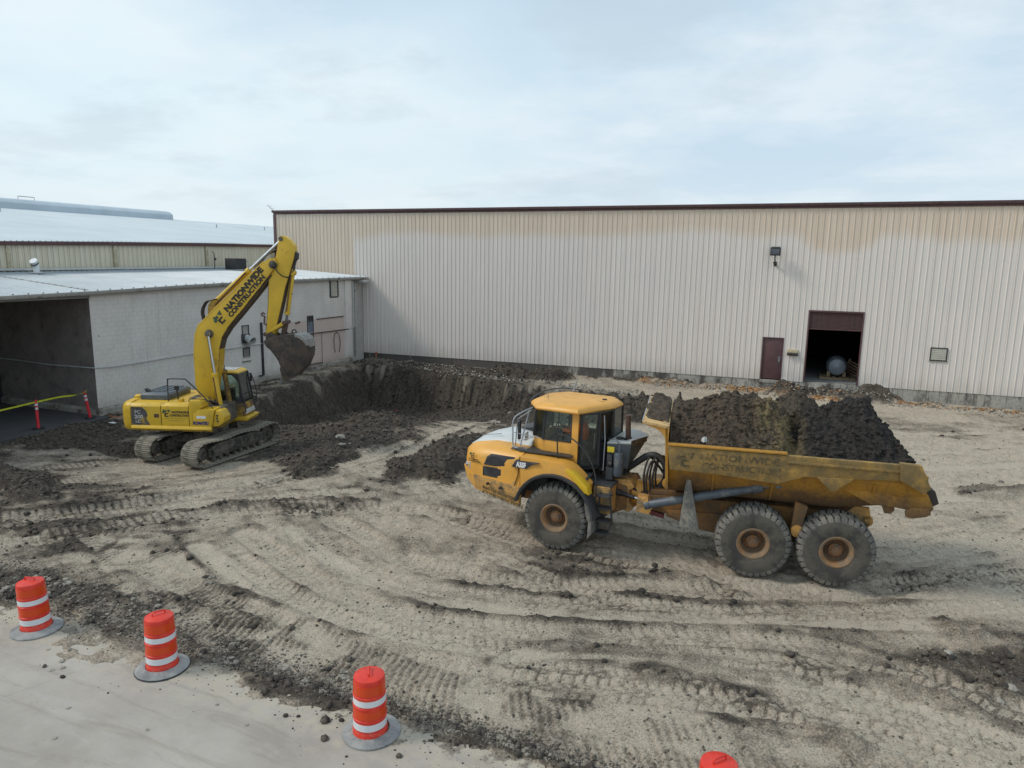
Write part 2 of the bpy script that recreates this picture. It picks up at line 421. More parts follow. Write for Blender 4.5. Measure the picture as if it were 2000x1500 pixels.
# --- pit rim
RXs = [-30, -28.6, -26, -21.9, -17.5, -14.1, -10.9, -8.5, -5.5, -1.0, 3.0]
RYs = [41.4, 41.4, 41.4, 40.5, 39.0, 38.7, 38.4, 37.9, 36.9, 36.4, 35.0]
WYs = [20, 24.0, 28.5, 32.6, 35.7, 38.0, 43]
WXs = [-24.4, -25.0, -26.0, -27.4, -28.2, -28.4, -28.5]
def depth_at(x): return np.interp(x, [-29, -25, -21.5, -17, -13, -9, -5, -1, 2], [2.7, 2.7, 2.45, 1.55, 1.3, 1.0, 0.55, 0.12, 0.0])
wob = (fbm(XX, YY, 0.45, 3, 5) - 0.5) * 1.3
wob2 = (fbm(XX, YY * 0.25, 1.7, 3, 15) - 0.5) * 0.5
dN = np.interp(XX, RXs, RYs) - YY + wob + wob2
dW = XX - np.interp(YY, WYs, WXs) + wob
dpit = np.minimum(dN, dW)
Dp = depth_at(XX)
y0f = np.interp(XX, [-29, -24, -20, -16, -10, 0], [20.5, 21.5, 23.0, 25.0, 28.0, 31.0])
y1f = np.interp(XX, [-29, -24, -20, -16, -10, 0], [27.5, 31.5, 36.0, 36.5, 36.5, 36.0])
floor_z = -Dp * sst(0, 1, (YY - y0f) / (y1f - y0f))
face_w = 0.45 + 0.52 * (-floor_z)
face = np.clip(dpit / face_w, 0, 1)
erode = (fbm(XX * 1.0, YY * 0.15, 3.2, 3, 44) - 0.5)
facez = face ** 0.9
Z = floor_z * sst(0, 1, facez * 0.92 + face * 0.08)
onface = sst(0.02, 0.2, face) * (1 - sst(0.8, 1.0, face)) * sst(0.3, 1.0, -floor_z)
Z += onface * (erode * 0.75 + (fbm(XX, YY, 1.5, 3, 47) - 0.5) * 0.4)
inpit = sst(0, 0.5, dpit) * sst(0.05, 0.9, -floor_z)

# --- ledge and other broad form
Z += (fbm(XX, YY, 0.16, 3, 1) - 0.5) * 0.16 + (fbm(XX, YY, 0.7, 3, 2) - 0.5) * 0.11
excd = np.hypot((XX + 20.8) / 3.0, (YY - 20.3) / 4.2)
Z -= 0.30 * (1 - sst(0.7, 1.7, excd))
Z = Z * 1.0
dark = np.zeros_like(XX); clay = np.zeros_like(XX); smo = np.zeros_like(XX); grey = np.zeros_like(XX)
nD = fbm(XX, YY, 0.9, 4, 77) - 0.5
def mound(pts, w, h, dk=1.0, rough=0.5, cl=0.0, soft=0.6):
    global Z, dark, clay
    D, S = path_field(pts, w * 2.6)
    d = np.abs(D) / w + nD * 1.9
    m = 1 - sst(soft * 0.4, 1.1, d)
    lump = 0.55 + 0.9 * fbm(XX, YY, 1.6, 4, 31)
    Z += h * m * lump + m * rough * (0.22 * (fbm(XX, YY, 4.5, 3, 9) - 0.5) - 0.26 * np.abs(fbm(XX, YY, 3.3, 3, 19) - 0.5) + 0.03)
    if dk: dark = np.maximum(dark, dk * (1 - sst(0.55, 1.6 if dk < 0.7 else 1.35, d)))
    if cl: clay = np.maximum(clay, cl * (1 - sst(0.3, 1.5, d)) * sst(0.36, 0.55, fbm(XX, YY, 0.9, 3, 93)))
mound([(-11.6, 20.6), (-11.5, 22.0), (-11.6, 23.6), (-11.9, 24.6)], 1.25, 0.42)
mound([(-15.6, 19.9), (-16.4, 22.6), (-17.2, 25.4), (-17.4, 27.0)], 1.25, 0.17, 0.88)
mound([(-17.5, 26.5), (-18.6, 30.0), (-20.0, 33.0)], 1.8, 0.20, 0.85)
mound([(-24.5, 14.4), (-22.6, 14.3), (-21.2, 13.7)], 0.8, 0.28, 0.80, 0.8)
mound([(-9.5, 36.4), (-7.0, 35.7), (-4.5, 35.9), (-2.0, 36.2), (0.5, 36.4)], 1.1, 0.95, 0.95)
mound([(-13.5, 35.6), (-10.5, 35.0), (-8.0, 34.6)], 1.2, 0.30, 0.7)
mound([(-0.4, 42.4), (1.6, 42.3), (3.6, 42.4), (4.4, 42.6)], 0.9, 0.42, 0.72, 0.5, 0.12)
mound([(3.6, 43.2), (4.3, 43.3)], 0.5, 0.4, 0.75, 0.4)
mound([(-1.8, 43.3), (0.2, 43.1)], 0.5, 0.25, 0.55)
mound([(-17.5, 41.6), (-15.5, 41.0), (-13.5, 41.3)], 0.75, 0.55, 0.95)
mound([(-28.5, 42.1), (-25.0, 42.0), (-21.5, 41.6), (-17.5, 40.6)], 0.45, 0.22, 0.25, 1.2)
mound([(-23, 19.2), (-24.8, 18.2), (-27.6, 18.2), (-28.1, 20.5)], 0.5, 0.10, 0.75)
mound([(-8.6, 42.6), (-5, 42.6), (-0.5, 41.9)], 0.45, 0.22, 0.15, 0.6, 1.0)
mound([(-12, 42.9), (-6, 42.9)], 0.35, 0.15, 0.7, 0.5)
mound([(0.8, 41.6), (1.8, 41.2)], 0.35, 0.12, 0.0, 0.6, 0.9)
mound([(4.8, 42.4), (8, 42.2), (11, 42.3), (14.5, 42.2)], 0.38, 0.12, 0.15, 0.9, 0.9)
mound([(-15.2, 15.2), (-13.0, 16.4), (-11.6, 17.3)], 0.42, 0.10, 0.32)
mound([(-19.4, 11.7), (-17.0, 12.6), (-15.6, 13.8)], 0.55, 0.08, 0.32)
mound([(3.3, 18.3), (5.2, 19.6)], 0.6, 0.06, 0.28)
mound([(5.6, 26.3), (7.2, 27.0)], 0.5, 0.16, 0.6)
mound([(2.4, 13.5), (3.6, 14.3), (4.5, 15.5)], 0.8, 0.07, 0.32, 0.9)
mound([(3.4, 15.7), (5.0, 16.2)], 0.45, 0.10, 0.5, 0.9)
mound([(0.4, 13.2), (1.3, 13.0)], 0.3, 0.05, 0.32)
mound([(-2.0, 11.8), (-0.6, 11.7), (1.2, 11.1)], 0.32, 0.09, 0.32)
mound([(-5.9, 16.0), (-3.0, 16.1), (-0.9, 15.8)], 0.28, 0.09, 0.32)
mound([(-9.2, 15.0), (-7.4, 15.1)], 0.4, 0.08, 0.32)
mound([(-14.0, 10.6), (-11.6, 10.1), (-9.5, 10.3)], 0.35, 0.06, 0.32)
# pit colour
dark = np.maximum(dark, inpit * (0.42 + 0.55 * sst(0.40, 0.56, fbm(XX, YY, 0.35, 4, 60) + 0.05 * (-floor_z)) ))
dark = np.maximum(dark, onface * (0.62 + 0.9 * (erode + 0.05) + 0.35 * (fbm(XX, YY, 0.6, 4, 61) - 0.4)))
crust = (1 - sst(0.05, 0.42 + 0.6 * (erode + 0.3), face)) * sst(0.0, 0.02, face) * sst(0.3, 1.0, -floor_z)
dark = dark * (1 - 0.62 * crust); grey = np.maximum(grey, crust * 0.9)
wf_ = sst(-13.5, -17.0, XX) * sst(22.5, 24.5, YY) * sst(0.0, 0.8, dW)
dark = np.maximum(dark, wf_ * (0.50 + 0.45 * sst(0.35, 0.6, fbm(XX, YY, 0.5, 4, 62))))
dark = np.clip(dark + 0.42 * sst(1.0, 0.55, np.hypot((XX + 17.0) / 3.4, (YY - 22.0) / 3.2) + nD * 0.9), 0, 1)
dark = np.clip(dark + 0.30 * sst(1.0, 0.6, np.hypot((XX + 25.0) / 4.0, (YY - 19.5) / 2.2) + nD * 0.9), 0, 1)
vst = fbm(XX * 1.0, YY * 0.25, 1.3, 4, 147)
clay = np.maximum(clay, onface * 0.60 * sst(0.53, 0.64, vst) * sst(0.25, 0.7, face) * sst(1.2, 2.2, -floor_z))
grey = np.maximum(grey, onface * 0.8 * sst(0.52, 0.62, fbm(XX * 1.0, YY * 0.2, 2.4, 3, 149)))
dark = np.clip(dark - 0.42 * onface * sst(0.54, 0.64, fbm(XX * 1.0, YY * 0.2, 2.4, 3, 149)) * (1 - 0.5 * face), 0, 1)
# front edge of the yard along the concrete: loose dark gravel
edge = 8.75 + (fbm(XX, YY * 0, 0.5, 3, 91) - 0.5) * 0.7
band = np.interp(XX, [-18, -13, -9, -6.5, -3, 3], [1.2, 1.15, 0.8, 0.45, 0.3, 0.3])
e = (YY - edge) / band
gravel_m = sst(-0.15, 0.15, e + nD * 0.9) * (1 - sst(0.8, 1.5, e + nD))
dark = np.maximum(dark, gravel_m * np.interp(XX, [-16, -9, -3], [0.50, 0.42, 0.38]))
grey = np.maximum(grey, gravel_m * 0.6)
Z += gravel_m * 0.05
Zs = -0.10 + sst(-0.9, 0.15, e + nD * 1.6 + (fbm(XX, YY, 5.0, 2, 12) - 0.5) * 0.9) * 0.155
Z = np.where(YY < edge + 0.25, np.minimum(Z, 0.02) * sst(-0.2, 0.4, e) + Zs, Z)
# churned texture everywhere, later pressed flat by the tyres
chan = 0.85 + 0.7 * sst(0.40, 0.60, fbm(XX, YY, 0.33, 3, 21))
rough = (fbm(XX, YY, 2.6, 5, 3, 0.6) - 0.5) * 0.060 * chan + (fbm(XX, YY, 7.5, 3, 13) - 0.5) * 0.058 * chan + (np.abs(fbm(XX, YY, 5.5, 2, 8) - 0.5)) * -0.06 * chan + (vn(XX * 9, YY * 9, 4) - 0.5) * 0.018
rough *= np.where(YY < edge, 0.2, 1.0)
# rut tracks: (points, width, kind, depth)
T = [
 ([(-11.9, 15.7), (-10.5, 15.1), (-8.7, 14.2), (-6.9, 13.9), (-5.1, 14.2), (-2.9, 15.1), (-0.8, 15.8), (1.9, 17.0), (4.3, 19.3), (5.7, 21.0), (8, 24.5)], 0.72, 'tyre', 0.10),
 ([(-13.2, 13.8), (-11.3, 12.9), (-9.6, 12.2), (-7.9, 11.7), (-6.4, 11.7), (-4.8, 12.1), (-2.9, 12.8), (-0.1, 13.7), (2.1, 13.7), (3.9, 13.1), (6, 13)], 0.66, 'tyre', 0.085),
 ([(-12.2, 14.5), (-10.2, 13.4), (-8.3, 12.75), (-6.6, 12.55), (-5.1, 12.8), (-3.1, 13.5), (-0.2, 14.6), (4.6, 16.3), (8, 18)], 0.42, 'flat', 0.03),
 ([(-16.5, 12.0), (-14.5, 11.4), (-10.9, 10.6), (-8.9, 10.35), (-6.6, 10.35), (-4.6, 10.4), (-2.5, 10.9), (0.0, 11.5), (1.8, 11.5), (4.5, 10.6)], 0.62, 'tyre', 0.05),
 ([(-24, 8.5), (-20.0, 11.9), (-18.3, 13.7), (-16.7, 15.7), (-15.3, 17.8), (-14.6, 20.6), (-14.3, 24)], 0.80, 'tyre', 0.09),
 ([(-22, 8.0), (-18.2, 10.8), (-16.7, 12.4), (-15.0, 14.3), (-13.1, 16.0), (-10.4, 17.2), (-8.0, 17.2), (-5, 16.2)], 0.75, 'tyre', 0.07),
 ([(-16.0, 16.5), (-14.3, 18.9), (-13.5, 21.6), (-13.6, 25.4), (-13.6, 30)], 0.60, 'pad', 0.05),
 ([(-15.1, 18.0), (-15.1, 21.5), (-15.6, 25.4), (-16.3, 30)], 0.55, 'pad', 0.05),
 ([(-21.5, 10.2), (-19.4, 12.6), (-17.6, 14.9), (-16.0, 17.0)], 0.6, 'tyre', 0.05),
 ([(-15.0, 12.0), (-13.4, 11.1), (-10.9, 10.2), (-7.8, 9.75), (-5.6, 9.5), (-3.8, 9.55), (-1.4, 9.9), (1.5, 10.0)], 1.7, 'pad2', 0.03),
 ([(2.0, 19.6), (4.1, 21.4), (6.5, 24.1), (9, 28)], 0.7, 'tyre', 0.055),
 ([(2.0, 23.5), (4.5, 25.0), (8.5, 27.6), (12, 31)], 0.6, 'flat', 0.03),
 ([(-0.9, 30.6), (3.8, 31.1), (8.6, 33.4), (13, 36)], 0.6, 'flat', 0.03),
 ([(-4, 27.0), (0.9, 27.2), (6.0, 29.6), (12, 34)], 0.6, 'flat', 0.03),
 ([(-1.5, 33.5), (4, 34.5), (9, 37), (13, 39.5)], 0.5, 'flat', 0.03),
 ([(-8.4, 17.0), (-5.4, 16.2), (-0.6, 16.6), (1.6, 16.9), (4, 18.0), (8, 21.5)], 0.72, 'tyre', 0.05),
 ([(-9.4, 19.8), (-5.4, 19.1), (-0.4, 19.5), (2.5, 20.6), (6, 23.6)], 0.72, 'tyre', 0.05),
 ([(-6, 14.9), (-3.0, 14.1), (0.5, 15.3), (4.5, 17.3), (8, 20)], 0.55, 'tyre', 0.035),
 ([(-13.6, 12.6), (-11.0, 11.6), (-8.0, 11.1), (-5.0, 11.2), (-2.0, 12.0), (1.0, 12.5), (4.0, 12.0)], 0.5, 'flat', 0.035),
 ([(-12.4, 24.5), (-12.8, 28), (-14.4, 33)], 0.65, 'pad', 0.04),
 ([(-9.8, 20.5), (-10.2, 25), (-11.8, 30)], 0.7, 'tyre', 0.05),
 ([(0.5, 12.7), (2.5, 12.3), (4.5, 11.6)], 0.5, 'tyre', 0.03),
 ([(-13.0, 15.6), (-11.2, 14.3), (-9.4, 13.3), (-7.4, 12.95), (-5.0, 13.3), (-2.5, 14.3), (0.2, 15.0)], 0.5, 'tyre', 0.05),
 ([(-21.0, 11.2), (-18.6, 13.5), (-16.4, 16.2), (-15.6, 18.8)], 0.62, 'tyre', 0.06),
 ([(-19.6, 9.6), (-17.5, 11.8), (-15.6, 13.9), (-13.4, 15.5), (-11.0, 16.8), (-8.8, 17.3)], 0.62, 'tyre', 0.05),
 ([(-20.4, 10.6), (-18.2, 12.8), (-16.2, 14.8), (-14.0, 16.8), (-12.6, 18.0)], 0.62, 'tyre', 0.05),
 ([(-4.5, 10.9), (-2.0, 11.5), (0.8, 12.0), (3.6, 11.6)], 0.55, 'tyre', 0.04),
 ([(-12.0, 12.4), (-10.0, 11.55), (-7.5, 11.0), (-4.8, 11.4), (-2.2, 12.4), (1.0, 13.2)], 0.55, 'tyre', 0.045),
 ([(-8.0, 19.0), (-5.4, 18.2), (-0.4, 18.4), (2.5, 19.4), (6, 22.2), (9, 26)], 0.72, 'tyre', 0.05),
 ([(2.2, 17.6), (4.5, 19.0), (7.5, 22.5)], 0.65, 'tyre', 0.05),
 ([(-11.0, 18.5), (-9.5, 21), (-9.6, 25), (-11.0, 30.5)], 0.6, 'tyre', 0.05),
 ([(-26.5, 12.0), (-24.0, 14.8), (-22.8, 17.5)], 0.6, 'pad', 0.05),
 ([(-25.0, 11.0), (-22.4, 13.8), (-21.2, 16.2)], 0.6, 'pad', 0.05),
]
Zb = Z.copy(); press = np.zeros_like(XX); tread = np.zeros_like(XX)
for pts, w, kind, dep in T:
    D, S = path_field(pts, w + 0.35)
    ad = np.abs(D)
    act = sst(0.28, 0.5, fbm(XX, YY, 0.55, 3, int(w * 100) + len(pts)))      # the print fades in and out
    m = (1 - sst(w / 2 - 0.05, w / 2 + 0.06, ad)) * (0.35 + 0.65 * act) * (1 - 0.9 * sst(0.6, 0.8, dark))
    lip = np.exp(-((ad - w / 2 - 0.10) / 0.09) ** 2) * (ad < 50)
    lipn = (0.15 + 1.5 * vn(S * 2.2, D * 3, 6)) * (0.25 + 0.9 * sst(0.42, 0.6, fbm(XX, YY, 0.9, 3, 333)))
    dep *= 0.85
    Z = Z - dep * m + lip * dep * 0.45 * lipn
    rough *= (1 - 0.70 * m); press = np.maximum(press, m)
    if kind == 'tyre':
        ph_j = 0.12 * (vn(S * 3, D * 3, 9) - 0.5)
        ph = ph_j + S / 0.215 + np.abs(D) * 1.3 + 0.5 * (D > 0)
        fr = np.abs((ph % 1.0) - 0.5) * 2
        r_ = sst(0.62, 0.95, fr); r_ = np.maximum(r_, (1 - sst(0.02, 0.06, np.abs(ad - 0.03 - 0.05 * np.sin(S * 11.6)))) * 0.8)
        hgt = -0.025 * m; dark = np.clip(dark + 0.46 * r_ * m * (0.4 + 0.6 * act), 0, 1)  # thin shadows of the tread grooves painted into the soil colour
    elif kind == 'pad':
        fr = np.abs(((S / 0.20) % 1.0) - 0.5) * 2; r_ = sst(0.45, 0.85, fr); hgt = 0.04 * m; dark = np.clip(dark + 0.40 * (1 - r_) * m * act, 0, 1)
    elif kind == 'pad2':
        fr = np.abs((((S + D * 0.35 + 0.05 * vn(XX * 4, YY * 4, 71)) / 0.155) % 1.0) - 0.5) * 2; r_ = sst(0.3, 0.9, fr); g6 = sst(0.32, 0.56, fbm(XX, YY, 1.3, 3, 66)); hgt = 0.045 * m * g6; dark = np.clip(dark + (0.18 + 0.42 * (1 - r_)) * m * g6, 0, 1)
    else:
        r_ = 0; hgt = 0
    if kind != 'flat':
        Z += r_ * hgt; tread = np.maximum(tread, (1 - r_) * m)
    smo = np.maximum(smo, m * (1.0 if kind == 'flat' else 0.45))
    dark = np.clip(dark + lip * 0.16 * lipn - 0.12 * m * act, 0, 1)
Z += rough + inpit * 0.10 * (fbm(XX, YY, 2.2, 4, 70) - 0.5)
# clods in the dark, loose areas
cl = fbm(XX, YY, 5.0, 3, 52)
Z += dark * (sst(0.50, 0.75, cl) * 0.035 * (1 + sst(0.7, 0.9, dark)) + (vn(XX * 14, YY * 14, 90) - 0.5) * 0.03)
# streaks of loose soil that follow the wheel paths
fx = np.interp(XX, [-24, -16, -13.2, -9.6, -7.9, -6.4, -4.8, -2.9, -0.1, 4, 9, 15], [17.5, 15.4, 13.8, 12.2, 11.75, 11.7, 12.1, 12.8, 13.6, 15.0, 17.2, 20.5])
phi = YY - fx + (fbm(XX, YY, 0.35, 2, 303) - 0.5) * 1.2
stA = fbm(XX * 0.22, phi, 1.9, 5, 301, 0.6)
phl = (YY - 1.12 * XX) * 0.66 + (fbm(XX, YY, 0.4, 2, 307) - 0.5) * 1.0
stB = fbm((XX * 0.66 + YY * 0.75) * 0.25, phl, 1.9, 5, 305, 0.6)
wl_ = sst(-12.5, -15.0, XX + (YY - 14) * 0.25)
streak = stA * (1 - wl_) + stB * wl_
amt = np.interp(XX, [-26, -16, -8, -1, 5, 12], [0.34, 0.30, 0.22, 0.14, 0.12, 0.08])
lvl = sst(0.42, 0.66, streak)
yard = (YY < 36)
dark = np.clip(dark + np.interp(XX, [-26, -16, -8, -1, 5, 12], [0.26, 0.22, 0.17, 0.13, 0.11, 0.05]) * (1 - 0.5 * press) + amt * 1.15 * lvl * (1 - 0.45 * press), 0, 1)
Z += (lvl - 0.4) * 0.012 * (1 - press) * np.where(YY < edge, 0, 1)
# natural blotches of darker, damper soil
big = fbm(XX, YY, 0.22, 5, 101, 0.6); bias = np.interp(XX, [-26, -14, -4, 4, 12], [0.06, 0.015, -0.01, -0.035, -0.06])
bl = sst(0.50, 0.66, big + bias + nD * 0.12)
dark = np.clip(dark + 0.36 * bl * (1 - 0.6 * press), 0, 1)
bl2 = sst(0.56, 0.66, fbm(XX, YY * 1.6, 0.9, 4, 131))
dark = np.clip(dark + 0.18 * bl2 * (1 - 0.7 * press) * (YY < 36), 0, 1)
grey = np.clip(np.maximum(grey, np.interp(XX, [-26, -16, -6, 2], [0.75, 0.55, 0.3, 0.1]) * (0.6 + 0.8 * (big - 0.3))), 0, 1)
clay = np.maximum(clay, inpit * (1 - onface) * 0.55 * sst(0.60, 0.7, fbm(XX, YY, 0.5, 4, 140)) * sst(1.0, 2.2, -floor_z))
smo = np.maximum(smo, np.interp(YY, [20, 30], [0, 0.6]) * sst(-6, 2, XX))
# fade to level at the outer borders
fadeb = sst(0, 0.8, XX - GX[0]) * sst(0, 0.8, GX[-1] - XX)
Z = Z * fadeb - (1 - fadeb) * 0.02
# keep it below the asphalt apron and below the building plinths
asph = sst(-28.0, -28.4, XX) * sst(22.2, 21.8, YY)
Z = Z * (1 - asph) - 0.10 * asph
# wheels stand on the ground
def settle(x, y, z, rx=0.55, ry=0.45):
    global Z
    f = 1 - sst(0.7, 1.5, np.hypot((XX - x) / rx, (YY - y) / ry)); Z = Z * (1 - f) + (z + (Z - z) * 0.25) * f
# ------------------------------------------------------------------ ground
hR = Vector((-0.9898, -0.1423, 0)); lR = Vector((0.1423, -0.9898, 0)); cR = Vector((0.03, 18.04, 0))
hF = Vector((-0.99778, 0.0666, 0)); lF = Vector((-0.0666, -0.99778, 0)); cF = Vector((-5.277, 17.555, 0))
for cc, hh, ll, xs in ((cR, hR, lR, (0.9, -0.88)), (cF, hF, lF, (0.0,))):
    for x_ in xs:
        for y_ in (1.25, -1.25):
            p = cc + hh * x_ + ll * y_
            settle(p.x, p.y, 0.0)
for k in range(9):                                    # under the two crawler tracks
    for sx in (-1.1, 1.1): settle(-20.8 + sx, 20.3 - 2.2 + k * 0.55, -0.33, 0.6, 0.5)
for bx_ in (-13.25, -9.97, -5.64, -0.53):
    f_ = 1 - sst(0.42, 0.62, np.hypot(XX - bx_, YY - 8.33)); Z = Z * (1 - f_) + np.minimum(Z, 0.012) * f_

def zat(x, y):
    i = min(max(int(np.searchsorted(GX, x)), 0), len(GX) - 1); j = min(max(int(np.searchsorted(GY, y)), 0), len(GY) - 1)
    return float(Z[j, i])

ny, nx = XX.shape
gm = bpy.data.meshes.new('ground')
gm.vertices.add(nx * ny)
gm.vertices.foreach_set('co', np.stack([XX, YY, Z], -1).astype(np.float32).ravel())
idx = np.arange(nx * ny).reshape(ny, nx)
quads = np.stack([idx[:-1, :-1], idx[:-1, 1:], idx[1:, 1:], idx[1:, :-1]], -1).reshape(-1, 4)
nq = len(quads)
gm.loops.add(nq * 4); gm.loops.foreach_set('vertex_index', quads.ravel().astype(np.int32))
gm.polygons.add(nq); gm.polygons.foreach_set('loop_start', (np.arange(nq) * 4).astype(np.int32))
gm.polygons.foreach_set('use_smooth', np.ones(nq, dtype=bool))
gm.update(calc_edges=True)
at = gm.attributes.new('soil', 'FLOAT_COLOR', 'POINT')
at.data.foreach_set('color', np.stack([np.clip(dark, 0, 1), np.clip(clay, 0, 1), np.clip(smo, 0, 1), np.clip(grey, 0, 1)], -1).astype(np.float32).ravel())

def soil_material(name, use_attr=True):
    t = NT(name); p = t.pos()
    if use_attr:
        a = t.n('ShaderNodeAttribute', attribute_name='soil')
        s_ = t.n('ShaderNodeSeparateColor'); t.l(a.outputs['Color'], s_.inputs[0]); dk, cy, sm = s_.outputs[0], s_.outputs[1], s_.outputs[2]; gy = a.outputs['Alpha']
    n_a = t.noise(p, 0.7, 8, 0.62); n_b = t.noise(p, 6.0, 8, 0.66); n_c = t.noise(p, 26.0, 6, 0.7); n_l = t.noise(p, 2.2, 6, 0.6)
    peb = t.vor(p, 22.0); peb2 = t.vor(p, 55.0); pc = t.vor(p, 22.0, 'Color')
    light = t.mix(t.ramp(n_b, 0.30, 0.70), (0.345, 0.290, 0.225), (0.525, 0.452, 0.360))
    light = t.mix(t.ramp(n_c, 0.50, 0.68, 0, 0.8), light, (0.190, 0.160, 0.120))
    greyc = t.mix(t.ramp(n_b, 0.30, 0.70), (0.185, 0.170, 0.142), (0.345, 0.325, 0.285))
    darkc = t.mix(t.ramp(n_b, 0.35, 0.68), (0.036, 0.030, 0.025), (0.105, 0.088, 0.070))
    clayc = t.mix(t.ramp(n_b, 0.35, 0.65), (0.300, 0.135, 0.050), (0.480, 0.270, 0.100))
    if use_attr:
        nn = t.math('ADD', t.math('MULTIPLY', t.math('SUBTRACT', n_b, 0.5), 1.3), t.math('MULTIPLY', t.math('SUBTRACT', n_c, 0.5), 2.0))
        nn = t.math('ADD', nn, t.math('MULTIPLY', t.math('SUBTRACT', n_l, 0.5), 0.9))
        c_ = t.mix(t.ramp(t.math('ADD', gy, nn), 0.25, 0.85), light, greyc)
        c_ = t.mix(t.math('MULTIPLY', sm, 0.5), c_, (0.500, 0.438, 0.350))
        c_ = t.mix(t.ramp(t.math('ADD', cy, t.math('MULTIPLY', nn, 0.8)), 0.40, 0.62), c_, clayc)
        dkf = t.ramp(t.math('ADD', dk, t.math('MULTIPLY', nn, 0.9)), 0.12, 0.72)
        midc = t.mix(t.ramp(n_b, 0.30, 0.70), (0.128, 0.105, 0.081), (0.255, 0.214, 0.168))
        c_ = t.mix(t.math('MULTIPLY', dkf, 0.92), c_, midc)
        c_ = t.mix(t.ramp(t.math('ADD', dk, t.math('MULTIPLY', nn, 0.6)), 0.52, 1.0), c_, darkc)
    else:
        c_ = light
    # scattered pebbles, pale and dark
    pm = t.ramp(peb, 0.16, 0.24, 1, 0)
    pcs = t.xyz(pc)
    pale = t.math('MULTIPLY', pm, t.ramp(pcs[0], 0.80, 0.84))
    drk = t.math('MULTIPLY', pm, t.ramp(pcs[1], 0.84, 0.88))
    c_ = t.mix(t.math('MULTIPLY', pale, 0.7), c_, (0.42, 0.40, 0.35)); c_ = t.mix(t.math('MULTIPLY', drk, 0.8), c_, (0.060, 0.050, 0.040))
    t.set('Base Color', c_); t.set('Roughness', 0.95); t.b.inputs['Specular IOR Level'].default_value = 0.2
    hgt = t.math('ADD', t.math('MULTIPLY', n_b, 0.045), t.math('MULTIPLY', n_c, 0.034))
    hgt = t.math('ADD', hgt, t.math('MULTIPLY', t.ramp(peb, 0.0, 0.5, 1, 0), 0.010))
    hgt = t.math('ADD', hgt, t.math('MULTIPLY', t.ramp(peb2, 0.0, 0.5, 1, 0), 0.004))
    t.bump(hgt, 1.0, 0.85)
    return t.m
M_SOIL = soil_material('soil_and_caliche')
gm.materials.append(M_SOIL)
ground = link(bpy.data.objects.new('ground', gm)); tag(ground, kind='structure')

M_FIELD = simple('outer_dirt', (0.34, 0.30, 0.235), 0.95, 0, 0.25, 0.4)
mb = MB()
x0, x1, y0, y1 = GX[0], GX[-1], GY[0], GY[-1]
B_ = 400
for q in (((-B_, -B_), (B_, -B_), (B_, y0), (-B_, y0)), ((-B_, y1), (B_, y1), (B_, B_), (-B_, B_)),
          ((-B_, y0), (x0, y0), (x0, y1), (-B_, y1)), ((x1, y0), (B_, y0), (B_, y1), (x1, y1))):
    mb.add([(a, b, -0.03) for a, b in q], [(0, 1, 2, 3)])
o = mb.build('terrain', M_FIELD, smooth=0); tag(o, kind='structure')

# ------------------------------------------------------------------ concrete pavement in the foreground
t = NT('poured_concrete'); p = t.pos()
n1_ = t.noise(p, 0.55, 7, 0.6); n2_ = t.noise(p, 4.0, 8, 0.68); n3_ = t.noise(p, 40, 5, 0.65); st = t.noise(p, 1.4, 6, 0.62, stretch=(0.25, 1.4, 1))
c_ = t.mix(t.ramp(n1_, 0.3, 0.7), (0.310, 0.278, 0.244), (0.420, 0.383, 0.340))
c_ = t.mix(t.ramp(n2_, 0.48, 0.75, 0, 0.6), c_, (0.400, 0.360, 0.300))
c_ = t.mix(t.ramp(n2_, 0.25, 0.42, 0.5, 0), c_, (0.27, 0.26, 0.245))
c_ = t.mix(t.ramp(st, 0.56, 0.72, 0, 0.35), c_, (0.45, 0.43, 0.40))
c_ = t.mix(t.ramp(n3_, 0.55, 0.75, 0, 0.35), c_, (0.25, 0.23, 0.20))
# dust and smears near the dirt edge
yy = t.xyz(p)[1]
ed = t.math('ADD', t.math('SUBTRACT', yy, 8.3), t.math('MULTIPLY', t.math('SUBTRACT', n2_, 0.5), 2.6))
c_ = t.mix(t.ramp(ed, -0.7, 0.5, 0, 0.85), c_, (0.42, 0.37, 0.285))
ed2 = t.math('ADD', t.math('SUBTRACT', yy, 8.6), t.math('MULTIPLY', t.math('SUBTRACT', t.noise(p, 2.4, 8, 0.7), 0.5), 3.4))
c_ = t.mix(t.ramp(ed2, -0.10, 0.25, 0, 0.8), c_, (0.125, 0.105, 0.085))
sm1 = t.noise(p, 1.0, 7, 0.68, stretch=(0.5, 2.6, 1), dist=0.6); c_ = t.mix(t.ramp(sm1, 0.50, 0.68, 0, 0.55), c_, (0.250, 0.220, 0.182))
sp_ = t.vor(p, 7.0); spc = t.xyz(t.vor(p, 7.0, 'Color')); c_ = t.mix(t.math('MULTIPLY', t.ramp(sp_, 0.05, 0.14, 0.7, 0), t.ramp(spc[0], 0.80, 0.84)), c_, (0.15, 0.13, 0.11))
tm_ = t.noise(p, 1.0, 5, 0.6, stretch=(0.12, 3.4, 1), dist=0.3); c_ = t.mix(t.ramp(tm_, 0.62, 0.70, 0, 0.22), c_, (0.17, 0.165, 0.16))
